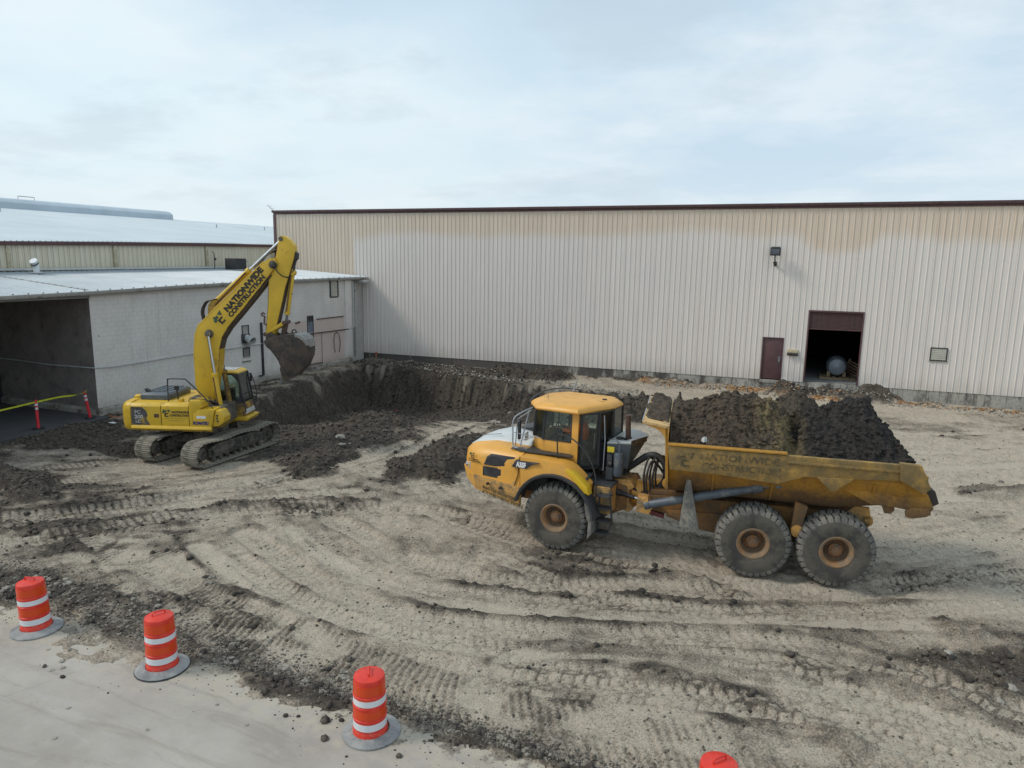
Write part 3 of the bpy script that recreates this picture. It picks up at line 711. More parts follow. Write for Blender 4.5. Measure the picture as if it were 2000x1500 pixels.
# hairline cracks
cr = t.vor(t.mix(0.35, p, t.n('ShaderNodeTexNoise').outputs['Color']), 0.28, 'Distance', 'DISTANCE_TO_EDGE')
c_ = t.mix(t.ramp(cr, 0.0005, 0.0030, 0.22, 0), c_, (0.16, 0.15, 0.14))
t.set('Base Color', c_); t.set('Roughness', 0.9)
t.bump(t.math('ADD', t.math('MULTIPLY', n2_, 0.006), t.math('MULTIPLY', n3_, 0.003)), 1.0, 0.7)
M_CONC = t.m
SLAB_E = 9.0
mb = MB()
jx = [-60, -26, -17.2, -2.6, 10.0, 40]; jy = [-25, 1.6, SLAB_E]
for a, b in zip(jx[:-1], jx[1:]):
    for c1, c2 in zip(jy[:-1], jy[1:]):
        if a < -20 and c2 > 5 : continue
        mb.box(a + 0.008, b - 0.008, c1 + 0.008, c2 - 0.008, -0.18, 0.012)
for a, b in ((-60, -26), (-26, -17.2)): mb.box(a + 0.008, b - 0.008, 1.6, 7.3, -0.18, 0.0)
o = mb.build('pavement', M_CONC, bevel=0.006, smooth=0); tag(o, kind='structure')
mb = MB().box(-60, 40, -24, 8.9, -0.25, -0.03); o = mb.build('pavement_joint_filler', simple('joint_dirt', (0.10, 0.09, 0.075), 0.95), smooth=0); tag(o, kind='structure')

# asphalt under the canopy
t = NT('asphalt'); p = t.pos(); na = t.noise(p, 1.2, 6, 0.6); nb = t.noise(p, 60, 4, 0.7)
c_ = t.mix(t.ramp(na, 0.3, 0.7), (0.050, 0.051, 0.056), (0.078, 0.077, 0.080)); c_ = t.mix(t.ramp(nb, 0.5, 0.8, 0, 0.5), c_, (0.13, 0.125, 0.12))
t.set('Base Color', c_); t.set('Roughness', 0.9); t.bump(nb, 0.004)
mb = MB(); prs = []
xe = [-28.25, -28.3, -28.15, -28.35, -28.2, -28.3, -28.1, -28.3]; ye = [5.0, 8, 11, 14.0, 16.5, 18.6, 20.4, 21.88]
mb.prism([(-37, 5.0)] + list(zip(xe, ye)) + [(-37, 21.88)], 'z', -0.2, 0.025)
o = mb.build('asphalt_floor', t.m, smooth=0); tag(o, kind='structure')

# ------------------------------------------------------------------ warehouse
PX0, PITCH = -36.9, 0.9144
t = NT('ribbed_wall_paint'); p = t.pos(); q = t.xyz(p)
cv = t.n('ShaderNodeFloatCurve'); cm = cv.mapping.curves[0]
pts = [(-38, 10.9), (-31.0, 10.9), (-30.1, 9.6), (-29.7, 8.6), (-28.7, 8.65), (-27.0, 8.85), (-23.4, 8.92), (-19.6, 8.69), (-17.8, 8.9), (-14.3, 8.77), (-11, 8.83), (-8, 9.02), (-5, 9.07), (-3.6, 8.84), (-2.2, 8.73), (-1.1, 8.82), (-0.02, 8.3), (1.56, 7.95), (3.0, 8.26), (3.96, 8.88), (5.4, 8.75), (6.6, 8.55), (7.7, 8.65), (8.9, 8.45), (10, 8.56), (14, 8.6)]
def cn(v): return ((v[0] + 38) / 52.0, (v[1] - 5) / 6.0)
cm.points[0].location = cn(pts[0]); cm.points[1].location = cn(pts[-1])
for v in pts[1:-1]: cm.points.new(*cn(v))
cv.mapping.update()
t.l(t.math('DIVIDE', t.math('ADD', q[0], 38.0), 52.0), cv.inputs['Value'])
bz = t.math('ADD', t.math('MULTIPLY', cv.outputs[0], 6.0), 5.0)
wb = t.noise(p, 0.6, 4, 0.6); wf = t.noise(p, 5, 4, 0.6)
dz = t.math('SUBTRACT', q[2], bz); dz = t.math('ADD', dz, t.math('MULTIPLY', t.math('SUBTRACT', wb, 0.5), 0.7))
# left of the roof junction the old paint runs down the whole height
lx = t.math('SUBTRACT', -29.95, q[0])
old = t.math('MAXIMUM', t.ramp(dz, -0.48, 0.42), t.ramp(t.math('ADD', lx, t.math('MULTIPLY', t.math('SUBTRACT', wb, 0.5), 0.3)), -0.1, 0.14))
streak = t.noise(p, 1.0, 6, 0.65, stretch=(6.0, 1.0, 0.22))
white = t.mix(t.ramp(streak, 0.35, 0.7), (0.700, 0.640, 0.588), (0.742, 0.688, 0.640))
white = t.mix(t.ramp(t.noise(p, 0.25, 5, 0.6), 0.45, 0.7, 0, 0.55), white, (0.680, 0.635, 0.600))
tan = t.mix(t.ramp(streak, 0.35, 0.7), (0.640, 0.530, 0.420), (0.715, 0.605, 0.495))
c_ = t.mix(old, white, tan)
low = t.ramp(t.math('ADD', q[2], t.math('MULTIPLY', t.math('SUBTRACT', streak, 0.5), 2.0)), 0.4, 1.6, 0.28, 0)
c_ = t.mix(low, c_, (0.30, 0.27, 0.22))
spk = t.ramp(t.vor(p, 2.2), 0.0, 0.030, 0.8, 0)
c_ = t.mix(spk, c_, (0.09, 0.09, 0.09))
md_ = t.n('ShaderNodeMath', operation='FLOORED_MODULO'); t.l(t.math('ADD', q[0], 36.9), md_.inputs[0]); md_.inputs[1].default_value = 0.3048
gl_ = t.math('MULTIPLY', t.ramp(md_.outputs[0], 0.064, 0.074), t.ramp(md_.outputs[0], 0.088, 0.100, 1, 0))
c_ = t.mix(t.math('MULTIPLY', gl_, 0.14), c_, (0.15, 0.13, 0.11))  # shadow side of each rib painted in as a thin dark line
t.set('Base Color', c_); t.set('Roughness', 0.5); t.bump(wf, 0.004, 0.5)
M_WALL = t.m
M_MAROON = simple('maroon_trim', (0.105, 0.050, 0.052), 0.5, 0, 0.2, 2)
M_MAROON2 = simple('maroon_gutter', (0.095, 0.050, 0.052), 0.45, 0, 0.25, 2, dirt=(0.06, 0.04, 0.035), dirt_amt=0.3)
t = NT('stained_foundation'); p = t.pos(); q = t.xyz(p)
a_ = t.noise(p, 1.0, 7, 0.7, stretch=(1.6, 1, 0.5)); b_ = t.noise(p, 9, 6, 0.7)
c_ = t.mix(t.ramp(b_, 0.3, 0.7), (0.27, 0.255, 0.225), (0.40, 0.38, 0.335))
stn = t.math('ADD', a_, t.ramp(q[0], -24, 8, 0.20, -0.10, False))
c_ = t.mix(t.ramp(stn, 0.42, 0.60, 0, 0.92), c_, (0.060, 0.053, 0.048))
dr = t.noise(p, 2.2, 4, 0.7, stretch=(3.5, 1, 0.15)); c_ = t.mix(t.ramp(dr, 0.58, 0.66, 0, 0.7), c_, (0.07, 0.06, 0.055))
t.set('Base Color', c_); t.set('Roughness', 0.9); t.bump(b_, 0.02)
M_FOUND = t.m
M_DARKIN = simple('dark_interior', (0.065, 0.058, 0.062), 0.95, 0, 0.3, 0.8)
M_FLOORIN = simple('warehouse_floor', (0.30, 0.30, 0.305), 0.7, 0, 0.25, 1.5)

WY = 43.34; WTOP = 10.42
wh = empty('warehouse', (-12, WY + 12, 0), 0, 'long white warehouse of ribbed metal with tan paint left along its top', 'warehouse')
def W_(mb, name, mat, **k):
    mb.M = tr(12, -WY - 12, 0); return mb.build(name, mat, wh, **k)
def rib_profile(x0, x1):
    """outline of ribbed sheet between x0 and x1 (list of (x, y offset)), pitch one foot"""
    P = 0.3048; pts_ = []
    k0 = int(math.floor((x0 - PX0) / P)); k1 = int(math.ceil((x1 - PX0) / P))
    full = []
    for k in range(k0, k1 + 1):
        b = PX0 + k * P
        full += [(b, 0), (b + 0.022, -0.032), (b + 0.050, -0.032), (b + 0.072, 0)]
        full += [(b + 0.155, 0), (b + 0.160, -0.004), (b + 0.175, -0.004), (b + 0.18, 0), (b + 0.235, 0), (b + 0.24, -0.004), (b + 0.255, -0.004), (b + 0.26, 0)]
    def yat(x):
        for (a, ya), (b, yb) in zip(full[:-1], full[1:]):
            if a <= x <= b and b > a: return ya + (yb - ya) * (x - a) / (b - a)
        return 0
    return [(x0, yat(x0))] + [q for q in full if x0 < q[0] < x1] + [(x1, yat(x1))]
def panel_mb(x0, x1, zb, zt, gap=0.004):
    pr = rib_profile(x0 + gap, x1 - gap); n = len(pr); mb = MB()
    fr = [(x, y) for x, y in pr]; vs = []
    for z in (zb, zt): vs += [(x, WY + y, z) for x, y in fr]
    for z in (zb, zt): vs += [(x, WY + y + 0.012, z) for x, y in fr]
    fs = []
    for i in range(n - 1):
        fs += [(i, i + 1, n + i + 1, n + i), (2 * n + i + 1, 2 * n + i, 3 * n + i, 3 * n + i + 1), (i + 1, i, 2 * n + i, 2 * n + i + 1), (n + i, n + i + 1, 3 * n + i + 1, 3 * n + i)]
    fs += [(0, n, 3 * n, 2 * n), (n - 1, 3 * n - 1, 4 * n - 1, 2 * n - 1)]
    return mb.add(vs, fs)
def zbot(x): return 0.42 if x < 0 else 0.60
OPEN = [(-2.05, -0.92, 3.05), (0.32, 3.04, 4.66)]
VENTO = (6.42, 7.20, 2.27, 2.95)
npan = 56; shared = {}
for k in range(npan):
    a, b = PX0 + k * PITCH, PX0 + (k + 1) * PITCH
    cuts = [(o0, o1, zt) for o0, o1, zt in OPEN if o0 < b and o1 > a]
    zb = 0.40 + 0.0052 * (a - PX0)
    if not cuts:
        key = 'f'
        if key not in shared:
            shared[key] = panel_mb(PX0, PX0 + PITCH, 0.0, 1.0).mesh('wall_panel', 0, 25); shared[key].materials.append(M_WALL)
        o = link(bpy.data.objects.new('wall_panel', shared[key])); o.parent = wh
        o.location = (12 + k * PITCH, -WY - 12, zb); o.scale = (1, 1, WTOP - 0.02 - zb)
        if k % 2: o.location.y += 0.0015
    else:
        segs = [(a, b)]; mb = MB(); xs = sorted({a, b} | {min(max(v, a), b) for c3 in cuts for v in c3[:2]})
        for s0, s1 in zip(xs[:-1], xs[1:]):
            if s1 - s0 < 0.02: continue
            mid_ = (s0 + s1) / 2; zz_ = zb
            for o0, o1, zt in cuts:
                if o0 <= mid_ <= o1: zz_ = zt
            g = panel_mb(s0, s1, zz_, WTOP - 0.02, 0.0 if (s0 != a) else 0.004); mb.add(g.v, g.f)
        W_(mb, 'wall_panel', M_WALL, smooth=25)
XR = PX0 + npan * PITCH
# foundation in cast lengths
for k in range(14):
    a = PX0 + 3.7 * k; b = min(PX0 + 3.7 * (k + 1), XR)
    segs_ = [(a + 0.006, b - 0.006)]
    if a < 3.04 and b > 0.32:
        segs_ = [(s0, s1) for s0, s1 in ((a + 0.006, min(0.32, b)), (max(3.04, a), b - 0.006)) if s1 > s0 + 0.05]
        mb = MB().box(max(a, 0.32), min(b, 3.04), WY + 0.0, WY + 0.5, -1.2, 0.60); W_(mb, 'foundation', M_FOUND, bevel=0.01)
    for s0, s1 in segs_:
        mb = MB().box(s0, s1, WY + 0.020, WY + 0.4, -3.2, 0.40 + 0.0052 * (a - PX0) + 0.02)
        W_(mb, 'foundation', M_FOUND, bevel=0.012)
# trim, gutter and roof
mb = MB().box(PX0 - 0.10, XR, WY - 0.055, WY + 0.05, WTOP - 0.16, WTOP - 0.03); W_(mb, 'eave_trim', M_MAROON, bevel=0.01)
mb = MB().prism([(WY - 0.19, WTOP - 0.02), (WY - 0.20, WTOP + 0.10), (WY - 0.17, WTOP + 0.12), (WY + 0.06, WTOP + 0.14), (WY + 0.06, WTOP - 0.03), (WY - 0.10, WTOP - 0.06)], 'x', PX0 - 0.14, XR)
W_(mb, 'gutter', M_MAROON2, bevel=0.008)
mb = MB().box(PX0 - 0.12, PX0 + 0.09, WY - 0.07, WY + 0.12, -0.2, WTOP - 0.17); W_(mb, 'corner_trim', M_MAROON, bevel=0.01)
mb = MB().prism([(WY + 0.02, WTOP + 0.02), (WY + 0.02, WTOP + 0.12), (WY + 16, WTOP + 0.9), (WY + 32, WTOP + 0.12), (WY + 32, WTOP + 0.02), (WY + 16, WTOP + 0.8)], 'x', PX0 - 0.1, XR); 
M_ROOFG = simple('galvanised_roof', (0.50, 0.53, 0.55), 0.45, 0.2, 0.12, 0.5)
W_(mb, 'roof', M_ROOFG, smooth=0)
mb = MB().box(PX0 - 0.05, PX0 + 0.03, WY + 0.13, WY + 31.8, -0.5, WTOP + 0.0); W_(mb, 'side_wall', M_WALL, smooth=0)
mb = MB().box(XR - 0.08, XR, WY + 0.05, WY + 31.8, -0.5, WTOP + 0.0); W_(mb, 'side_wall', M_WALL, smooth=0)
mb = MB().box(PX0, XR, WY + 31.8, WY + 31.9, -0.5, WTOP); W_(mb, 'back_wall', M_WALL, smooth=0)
# dark interior bay behind the roller door
mb = MB().box(-9, 12, WY + 0.45, WY + 14, 0.50, 0.60); W_(mb, 'interior_floor', M_FLOORIN, smooth=0)
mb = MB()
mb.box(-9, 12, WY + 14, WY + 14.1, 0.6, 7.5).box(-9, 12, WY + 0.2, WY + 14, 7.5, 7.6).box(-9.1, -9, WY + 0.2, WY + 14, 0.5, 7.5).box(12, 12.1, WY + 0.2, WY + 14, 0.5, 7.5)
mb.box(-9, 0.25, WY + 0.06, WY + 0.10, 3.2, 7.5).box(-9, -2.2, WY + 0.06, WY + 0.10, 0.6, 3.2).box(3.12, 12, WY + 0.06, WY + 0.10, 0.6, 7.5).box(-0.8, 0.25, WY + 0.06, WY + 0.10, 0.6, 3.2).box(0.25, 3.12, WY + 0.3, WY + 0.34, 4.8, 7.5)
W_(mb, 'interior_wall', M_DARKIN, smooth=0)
# personnel door
mb = MB().box(-2.00, -0.97, WY + 0.01, WY + 0.06, 0.66, 3.00); dr_ = W_(mb, 'personnel_door', M_MAROON, bevel=0.006); dr_['label'] = 'plain maroon steel personnel door'
def sub(mb, name, mat, par, base, **k):
    mb.M = base; return mb.build(name, mat, par, **k)
BW = tr(12, -WY - 12, 0)
mb = MB().box(-2.06, -2.0, WY - 0.05, WY + 0.08, 0.62, 3.06).box(-0.97, -0.91, WY - 0.05, WY + 0.08, 0.62, 3.06).box(-2.0, -0.97, WY - 0.05, WY + 0.08, 3.0, 3.06)
sub(mb, 'door_frame', M_MAROON, dr_, BW, bevel=0.004)
mb = MB().box(-1.16, -1.03, WY - 0.012, WY + 0.012, 1.60, 1.98); sub(mb, 'lock_plate', M_STEEL, dr_, BW, bevel=0.004)
mb = MB().cyl((-1.10, WY - 0.01, 1.74), (-1.10, WY - 0.07, 1.74), 0.025, 10).lathe([(0.001, 0.0), (0.04, 0.0), (0.05, 0.02), (0.035, 0.05), (0.001, 0.055)], 12, tr(-1.10, WY - 0.06, 1.74) @ Matrix.Rotation(math.pi / 2, 4, 'X'))
sub(mb, 'door_knob', M_CHROME, dr_, BW)
mb = MB().box(-2.15, -0.85, WY - 0.14, WY + 0.01, 0.42, 0.60); W_(mb, 'door_step', M_FOUND, bevel=0.01)
# roller door, partly open: slats one by one
rd = W_(MB().box(0.26, 0.34, WY - 0.045, WY + 0.10, 0.62, 4.70).box(3.02, 3.10, WY - 0.045, WY + 0.10, 0.62, 4.70).box(0.34, 3.02, WY - 0.045, WY + 0.10, 4.60, 4.70), 'roller_door', M_MAROON, bevel=0.006)
slat = MB().prism([(WY + 0.05, 0), (WY + 0.075, 0.0), (WY + 0.080, 0.035), (WY + 0.06, 0.070), (WY + 0.035, 0.045)], 'x', 0.345, 3.015)
slat.M = BW; sm_ = slat.mesh('slat', 0, 0); sm_.materials.append(M_MAROON2)
for k in range(13):
    o = link(bpy.data.objects.new('slat', sm_)); o.parent = rd; o.location = (0, 0, 3.70 + 0.069 * k)
sub(MB().box(0.345, 3.015, WY + 0.03, WY + 0.09, 3.62, 3.69), 'bottom_bar', M_MAROON, rd, BW, bevel=0.006)
# wall louvre
lv = W_(MB().box(6.40, 7.22, WY - 0.065, WY - 0.033, 2.25, 2.31).box(6.40, 7.22, WY - 0.065, WY - 0.033, 2.91, 2.97).box(6.40, 6.46, WY - 0.065, WY - 0.033, 2.31, 2.91).box(7.16, 7.22, WY - 0.065, WY - 0.033, 2.31, 2.91), 'wall_vent', M_DKGREY, bevel=0.004)
M_CREAM = simple('cream_louvre', (0.46, 0.44, 0.37), 0.6, 0, 0.1, 3)
sub(MB().box(6.36, 7.26, WY - 0.036, WY - 0.030, 2.17, 2.25), 'vent_sill', M_CREAM, lv, BW, bevel=0.003)
for k in range(6):
    sub(MB().prism([(WY - 0.036, 2.32 + k * 0.098), (WY - 0.060, 2.325 + k * 0.098), (WY - 0.040, 2.41 + k * 0.098), (WY - 0.034, 2.41 + k * 0.098)], 'x', 6.465, 7.155), 'louvre', M_CREAM, lv, BW, smooth=0)
# floodlight and its bracket
fl = empty('floodlight', (-1.72, WY - 0.1, 7.17), 0, 'black square floodlight on a bracket high above the maroon door', 'floodlight')
mb = MB(); mb.prism([(-0.27, 0.50), (0.27, 0.50), (0.27, 0.92), (0.22, 0.97), (-0.22, 0.97), (-0.27, 0.92)], 'y', -0.62, -0.30); mb.build('lamp_housing', M_BLACK, fl, bevel=0.02)
MB().box(-0.21, 0.21, -0.635, -0.62, 0.56, 0.86).build('lens', simple('lamp_lens', (0.10, 0.11, 0.13), 0.12), fl, bevel=0.01)
MB().box(-0.25, 0.25, -0.60, -0.32, 0.972, 1.0).build('top_cover', M_GREYL, fl, bevel=0.008)
MB().tube([(0, 0.06, 0.05), (0.02, -0.14, 0.06), (0.02, -0.30, 0.16), (0.0, -0.42, 0.30), (0, -0.45, 0.50)], 0.030, 8).build('bracket_arm', M_BLACK, fl)
MB().cyl((0.03, 0.06, 0.0), (0.03, -0.02, 0.0), 0.09, 12).cyl((-0.1, -0.12, 0.12), (0.12, -0.12, 0.12), 0.045, 10).build('mount', M_BLACK, fl, bevel=0.005)
# electric box with black sensors
ab = empty('alarm_box', (-0.40, WY - 0.04, 2.09), 0, 'small cream electric box with black fittings between the maroon door and the roller door', 'electric box')
MB().box(-0.29, 0.27, -0.075, 0.035, 0.09, 0.34).build('box', simple('box_cream', (0.55, 0.46, 0.30), 0.6), ab, bevel=0.008)
for a, b in ((-0.29, -0.18), (-0.15, -0.02), (0.01, 0.13), (0.16, 0.29)):
    MB().prism([(-0.09, 0.0), (-0.17, 0.02), (-0.17, 0.11), (-0.09, 0.17)], 'x', a, b).build('fitting', M_BLACK, ab, bevel=0.008)
MB().box(-0.30, 0.30, -0.12, -0.075, -0.01, 0.05).build('bracket', M_BLACK, ab, bevel=0.004)
# tank on a pallet inside
tk = empty('tank', (2.05, 46.0, 0.78), 0, 'grey round steel tank lying inside the open roller door', 'tank')
MB().lathe([(0.001, -1.0), (0.18, -0.99), (0.36, -0.91), (0.50, -0.74), (0.56, -0.5), (0.565, 0.6), (0.45, 0.85), (0.2, 0.97), (0.001, 1.0)], 32, tr(0, 0, 0.56) @ Matrix.Rotation(math.pi / 2, 4, 'X')).build('shell', simple('tank_grey', (0.24, 0.27, 0.31), 0.42, 0.2, 0.12, 3), tk)
for ox in (-0.42, 0.42):
    MB().box(ox - 0.09, ox + 0.09, -0.75, 0.8, -0.02, 0.28).build('cradle', simple('timber', (0.28, 0.21, 0.13), 0.85, 0, 0.3, 8), tk, bevel=0.006)
M_WOOD = bpy.data.materials['timber']
pal = empty('pallet', (2.15, 45.9, 0.60), 0, 'weathered wooden pallet under the grey tank in the doorway', 'pallet')
for k in range(6): MB().box(-1.0 + k * 0.34, -0.78 + k * 0.34, -0.95, 0.95, 0.125, 0.15).build('deck_board', M_WOOD, pal, bevel=0.003)
for yv in (-0.93, -0.06, 0.81): MB().box(-1.0, 0.94, yv, yv + 0.12, 0.0, 0.12).build('runner', M_WOOD, pal, bevel=0.003)
cr_ = empty('leaning_pallet', (2.80, 46.3, 0.75), -0.2, 'broken pallet leaning beside the grey tank at the right of the doorway', 'pallet')
for k in range(5):
    b = MB().box(-0.03, 0.0, -0.5, 0.5, 0.10 + k * 0.16, 0.19 + k * 0.16); b.M = Matrix.Rotation(0.35, 4, 'Y') @ rotz(1.1); b.build('board', M_WOOD, cr_, bevel=0.003)
for yv in (-0.42, 0.38):
    b = MB().box(0.0, 0.05, yv, yv + 0.08, 0.0, 0.92); b.M = Matrix.Rotation(0.35, 4, 'Y') @ rotz(1.1); b.build('post', M_WOOD, cr_, bevel=0.003)
# ------------------------------------------------------------------ painted block building on the left
t = NT('painted_block'); p = t.pos(); q = t.xyz(p)
a_ = t.noise(p, 0.8, 7, 0.65); b_ = t.noise(p, 7, 6, 0.7); s1_ = t.noise(p, 1.0, 6, 0.65, stretch=(3.5, 3.5, 0.35))
c_ = t.mix(t.ramp(a_, 0.3, 0.7), (0.590, 0.560, 0.525), (0.680, 0.650, 0.610))
c_ = t.mix(t.ramp(s1_, 0.50, 0.75, 0, 0.50), c_, (0.46, 0.425, 0.38))
# an old pinkish patch towards the far end, under the pipe
pk = t.math('MULTIPLY', t.ramp(q[1], 33.8, 34.6), t.math('MULTIPLY', t.ramp(t.math('ADD', q[2], t.math('MULTIPLY', b_, 0.12)), 3.26, 3.34, 1, 0), t.ramp(q[1], 40.5, 40.65, 1, 0)))
c_ = t.mix(t.math('MULTIPLY', pk, 0.75), c_, (0.55, 0.435, 0.380))
c_ = t.mix(t.ramp(t.math('ADD', q[2], t.math('MULTIPLY', b_, 0.9)), 0.5, 1.3, 0.55, 0), c_, (0.25, 0.21, 0.165))
chip = t.math('MULTIPLY', t.ramp(t.noise(p, 3.0, 7, 0.7), 0.64, 0.67), t.ramp(t.math('ABSOLUTE', t.math('SUBTRACT', q[1], 21.9)), 0.0, 1.2, 1, 0.15))
c_ = t.mix(t.math('MULTIPLY', chip, 0.8), c_, (0.20, 0.18, 0.165))
t.set('Base Color', c_); t.set('Roughness', 0.85); t.bump(b_, 0.012, 0.6)
M_BLOCK = t.m
M_BLOCKG = simple('block_joint', (0.455, 0.435, 0.405), 0.95, 0, 0.1, 2)
bb = empty('block_building', (-33, 32, 0), 0, 'low grey painted block building with a metal lean-to roof behind the yellow excavator', 'building')
BB = tr(33, -32, 0)
def B(mb, name, mat, **k):
    mb.M = BB; return mb.build(name, mat, bb, **k)
BX, BY0, BY1 = -29.0, 21.9, 41.35
# block courses: the visible wall is laid from blocks with raked joints; all blocks of one wall past the
# pickable number are one part
def blocks(x0, y0, x1, y1, zlo, ztop_fn, nrm, holes=()):
    """courses of 0.4 x 0.2 blocks on the line x0,y0 -> x1,y1"""
    L = math.hypot(x1 - x0, y1 - y0); ux, uy = (x1 - x0) / L, (y1 - y0) / L; mb = MB(); k = 0
    z = zlo
    while z < 6.0:
        s = -0.2 * (k % 2)
        while s < L:
            a, b = max(s, 0) + 0.004, min(s + 0.4, L) - 0.004
            if b - a > 0.04:
                zt = min(z + 0.196, ztop_fn((a + b) / 2) - 0.002)
                segs_ = [(a, b)]
                for h in holes:
                    if z + 0.1 > h[2] and z + 0.1 < h[3]:
                        segs_ = [g for s0, s1 in segs_ for g in ((s0, min(s1, h[0])), (max(s0, h[1]), s1)) if g[1] - g[0] > 0.02] if any(s0 < h[1] and s1 > h[0] for s0, s1 in segs_) else segs_
                a_b = segs_
                for a, b in a_b:
                    if zt <= z + 0.02: continue
                    j = random.uniform(0, 0.0035)
                    p0 = (x0 + ux * a + nrm[0] * j, y0 + uy * a + nrm[1] * j); p1 = (x0 + ux * b + nrm[0] * j, y0 + uy * b + nrm[1] * j)
                    d = 0.03
                    vs = []
                    for zz in (z + 0.003, zt):
                        vs += [(p0[0], p0[1], zz), (p1[0], p1[1], zz), (p1[0] - nrm[0] * d, p1[1] - nrm[1] * d, zz), (p0[0] - nrm[0] * d, p0[1] - nrm[1] * d, zz)]
                    mb.add(vs, [(0, 1, 5, 4), (4, 5, 6, 7), (0, 3, 2, 1), (1, 2, 6, 5), (3, 0, 4, 7)])
            s += 0.4
        z += 0.2; k += 1
    return mb
def eave(y): return float(np.interp(y, [5, 18.1, 22.0, 27.4, 33.4, 41.5], [5.34, 5.40, 5.46, 5.60, 5.70, 5.76]))
holesE = [(30.97 - BY0, 31.5 - BY0, 1.55, 3.35), (36.65 - BY0, 37.25 - BY0, 1.6, 3.5), (39.1 - BY0, 39.9 - BY0, 4.65, 5.65)]
e_ = B(blocks(BX, BY0, BX, BY1, 0.34, lambda s: eave(BY0 + s) - 0.05, (1, 0), holesE), 'block_wall', M_BLOCK, smooth=0); e_['kind'] = 'stuff'
mb = MB().prism([(BY0 + 0.02, -0.5), (BY1, -3.2), (BY1, eave(BY1) - 0.06), (33.4, eave(33.4) - 0.06), (27.4, eave(27.4) - 0.06), (BY0 + 0.02, eave(BY0) - 0.06)], 'x', BX - 0.27, BX - 0.006)
B(mb, 'wall_core', M_BLOCKG, smooth=0)
M_BAYW = simple('bay_block_dark', (0.205, 0.180, 0.165), 0.9, 0, 0.2, 1.2, dirt=(0.12, 0.10, 0.09), dirt_amt=0.3)  # bay blocks in a darker brown-grey than the outer wall
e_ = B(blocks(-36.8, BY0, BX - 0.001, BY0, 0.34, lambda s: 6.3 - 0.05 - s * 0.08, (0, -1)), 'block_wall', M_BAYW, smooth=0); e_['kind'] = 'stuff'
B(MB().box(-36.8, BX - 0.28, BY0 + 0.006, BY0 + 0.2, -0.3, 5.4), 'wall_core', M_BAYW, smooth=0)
# plinth
M_PLINTH = simple('plinth_concrete', (0.30, 0.285, 0.25), 0.9, 0, 0.3, 1.5, dirt=(0.09, 0.075, 0.06), dirt_amt=0.35, dirt_scale=1.2, bump=0.01)
mb = MB().prism([(BX - 0.3, -3.0), (BX + 0.13, -3.0), (BX + 0.11, 0.24), (BX + 0.02, 0.33), (BX - 0.3, 0.33)], 'y', BY0 - 0.08, BY1); B(mb, 'plinth', M_PLINTH, bevel=0.01)
mb = MB().prism([(BY0 - 0.12, -0.3), (BY0 - 0.10, 0.24), (BY0 - 0.02, 0.33), (BY0 + 0.2, 0.33), (BY0 + 0.2, -0.3)], 'x', -36.8, BX + 0.10); B(mb, 'plinth', M_PLINTH, bevel=0.01)
# end column of the wall and the recess against the warehouse
B(MB().box(BX - 0.25, BX + 0.09, 40.66, 41.40, 0.33, eave(41) - 0.08), 'end_pier', M_BLOCK, bevel=0.015)
B(MB().box(BX - 0.55, BX - 0.30, 41.38, WY - 0.06, -1.0, eave(41) - 0.1), 'recess_wall', M_BLOCKG, smooth=0)
# downspouts, gutter
M_WPIPE = simple('white_painted_pipe', (0.50, 0.50, 0.48), 0.5, 0, 0.15, 3, dirt=(0.25, 0.2, 0.15), dirt_amt=0.25)
B(MB().tube([(BX + 0.05, 41.48, 5.60), (BX + 0.15, 41.48, 5.45), (BX + 0.15, 41.48, 2.45), (BX + 0.10, 41.2, 2.38)], 0.045, 8), 'downspout', M_WPIPE)
B(MB().box(BX - 0.22, BX - 0.12, 42.1, 42.2, 0.3, 5.5), 'downspout', M_WPIPE, bevel=0.01)
B(MB().box(BX - 0.1, BX + 0.55, 42.2, 42.9, 5.50, 5.66), 'gutter_outlet', M_WPIPE, bevel=0.02)
gy = [5, 10, 14, 18.1, 20, 22.0, 24.7, 27.4, 30.4, 33.4, 37.5, 42.3]
gr = []
M_GUT = simple('grey_gutter', (0.42, 0.42, 0.40), 0.5, 0, 0.15, 2, dirt=(0.14, 0.12, 0.10), dirt_amt=0.28)
for y in gy:
    z = eave(y); gr.append([(BX + 0.30, y, z + 0.13), (BX + 0.33, y, z + 0.12), (BX + 0.31, y, z + 0.0), (BX + 0.25, y, z - 0.06), (BX + 0.12, y, z - 0.06), (BX + 0.10, y, z + 0.10)])
B(MB().loft(gr), 'gutter', M_GUT, smooth=50)
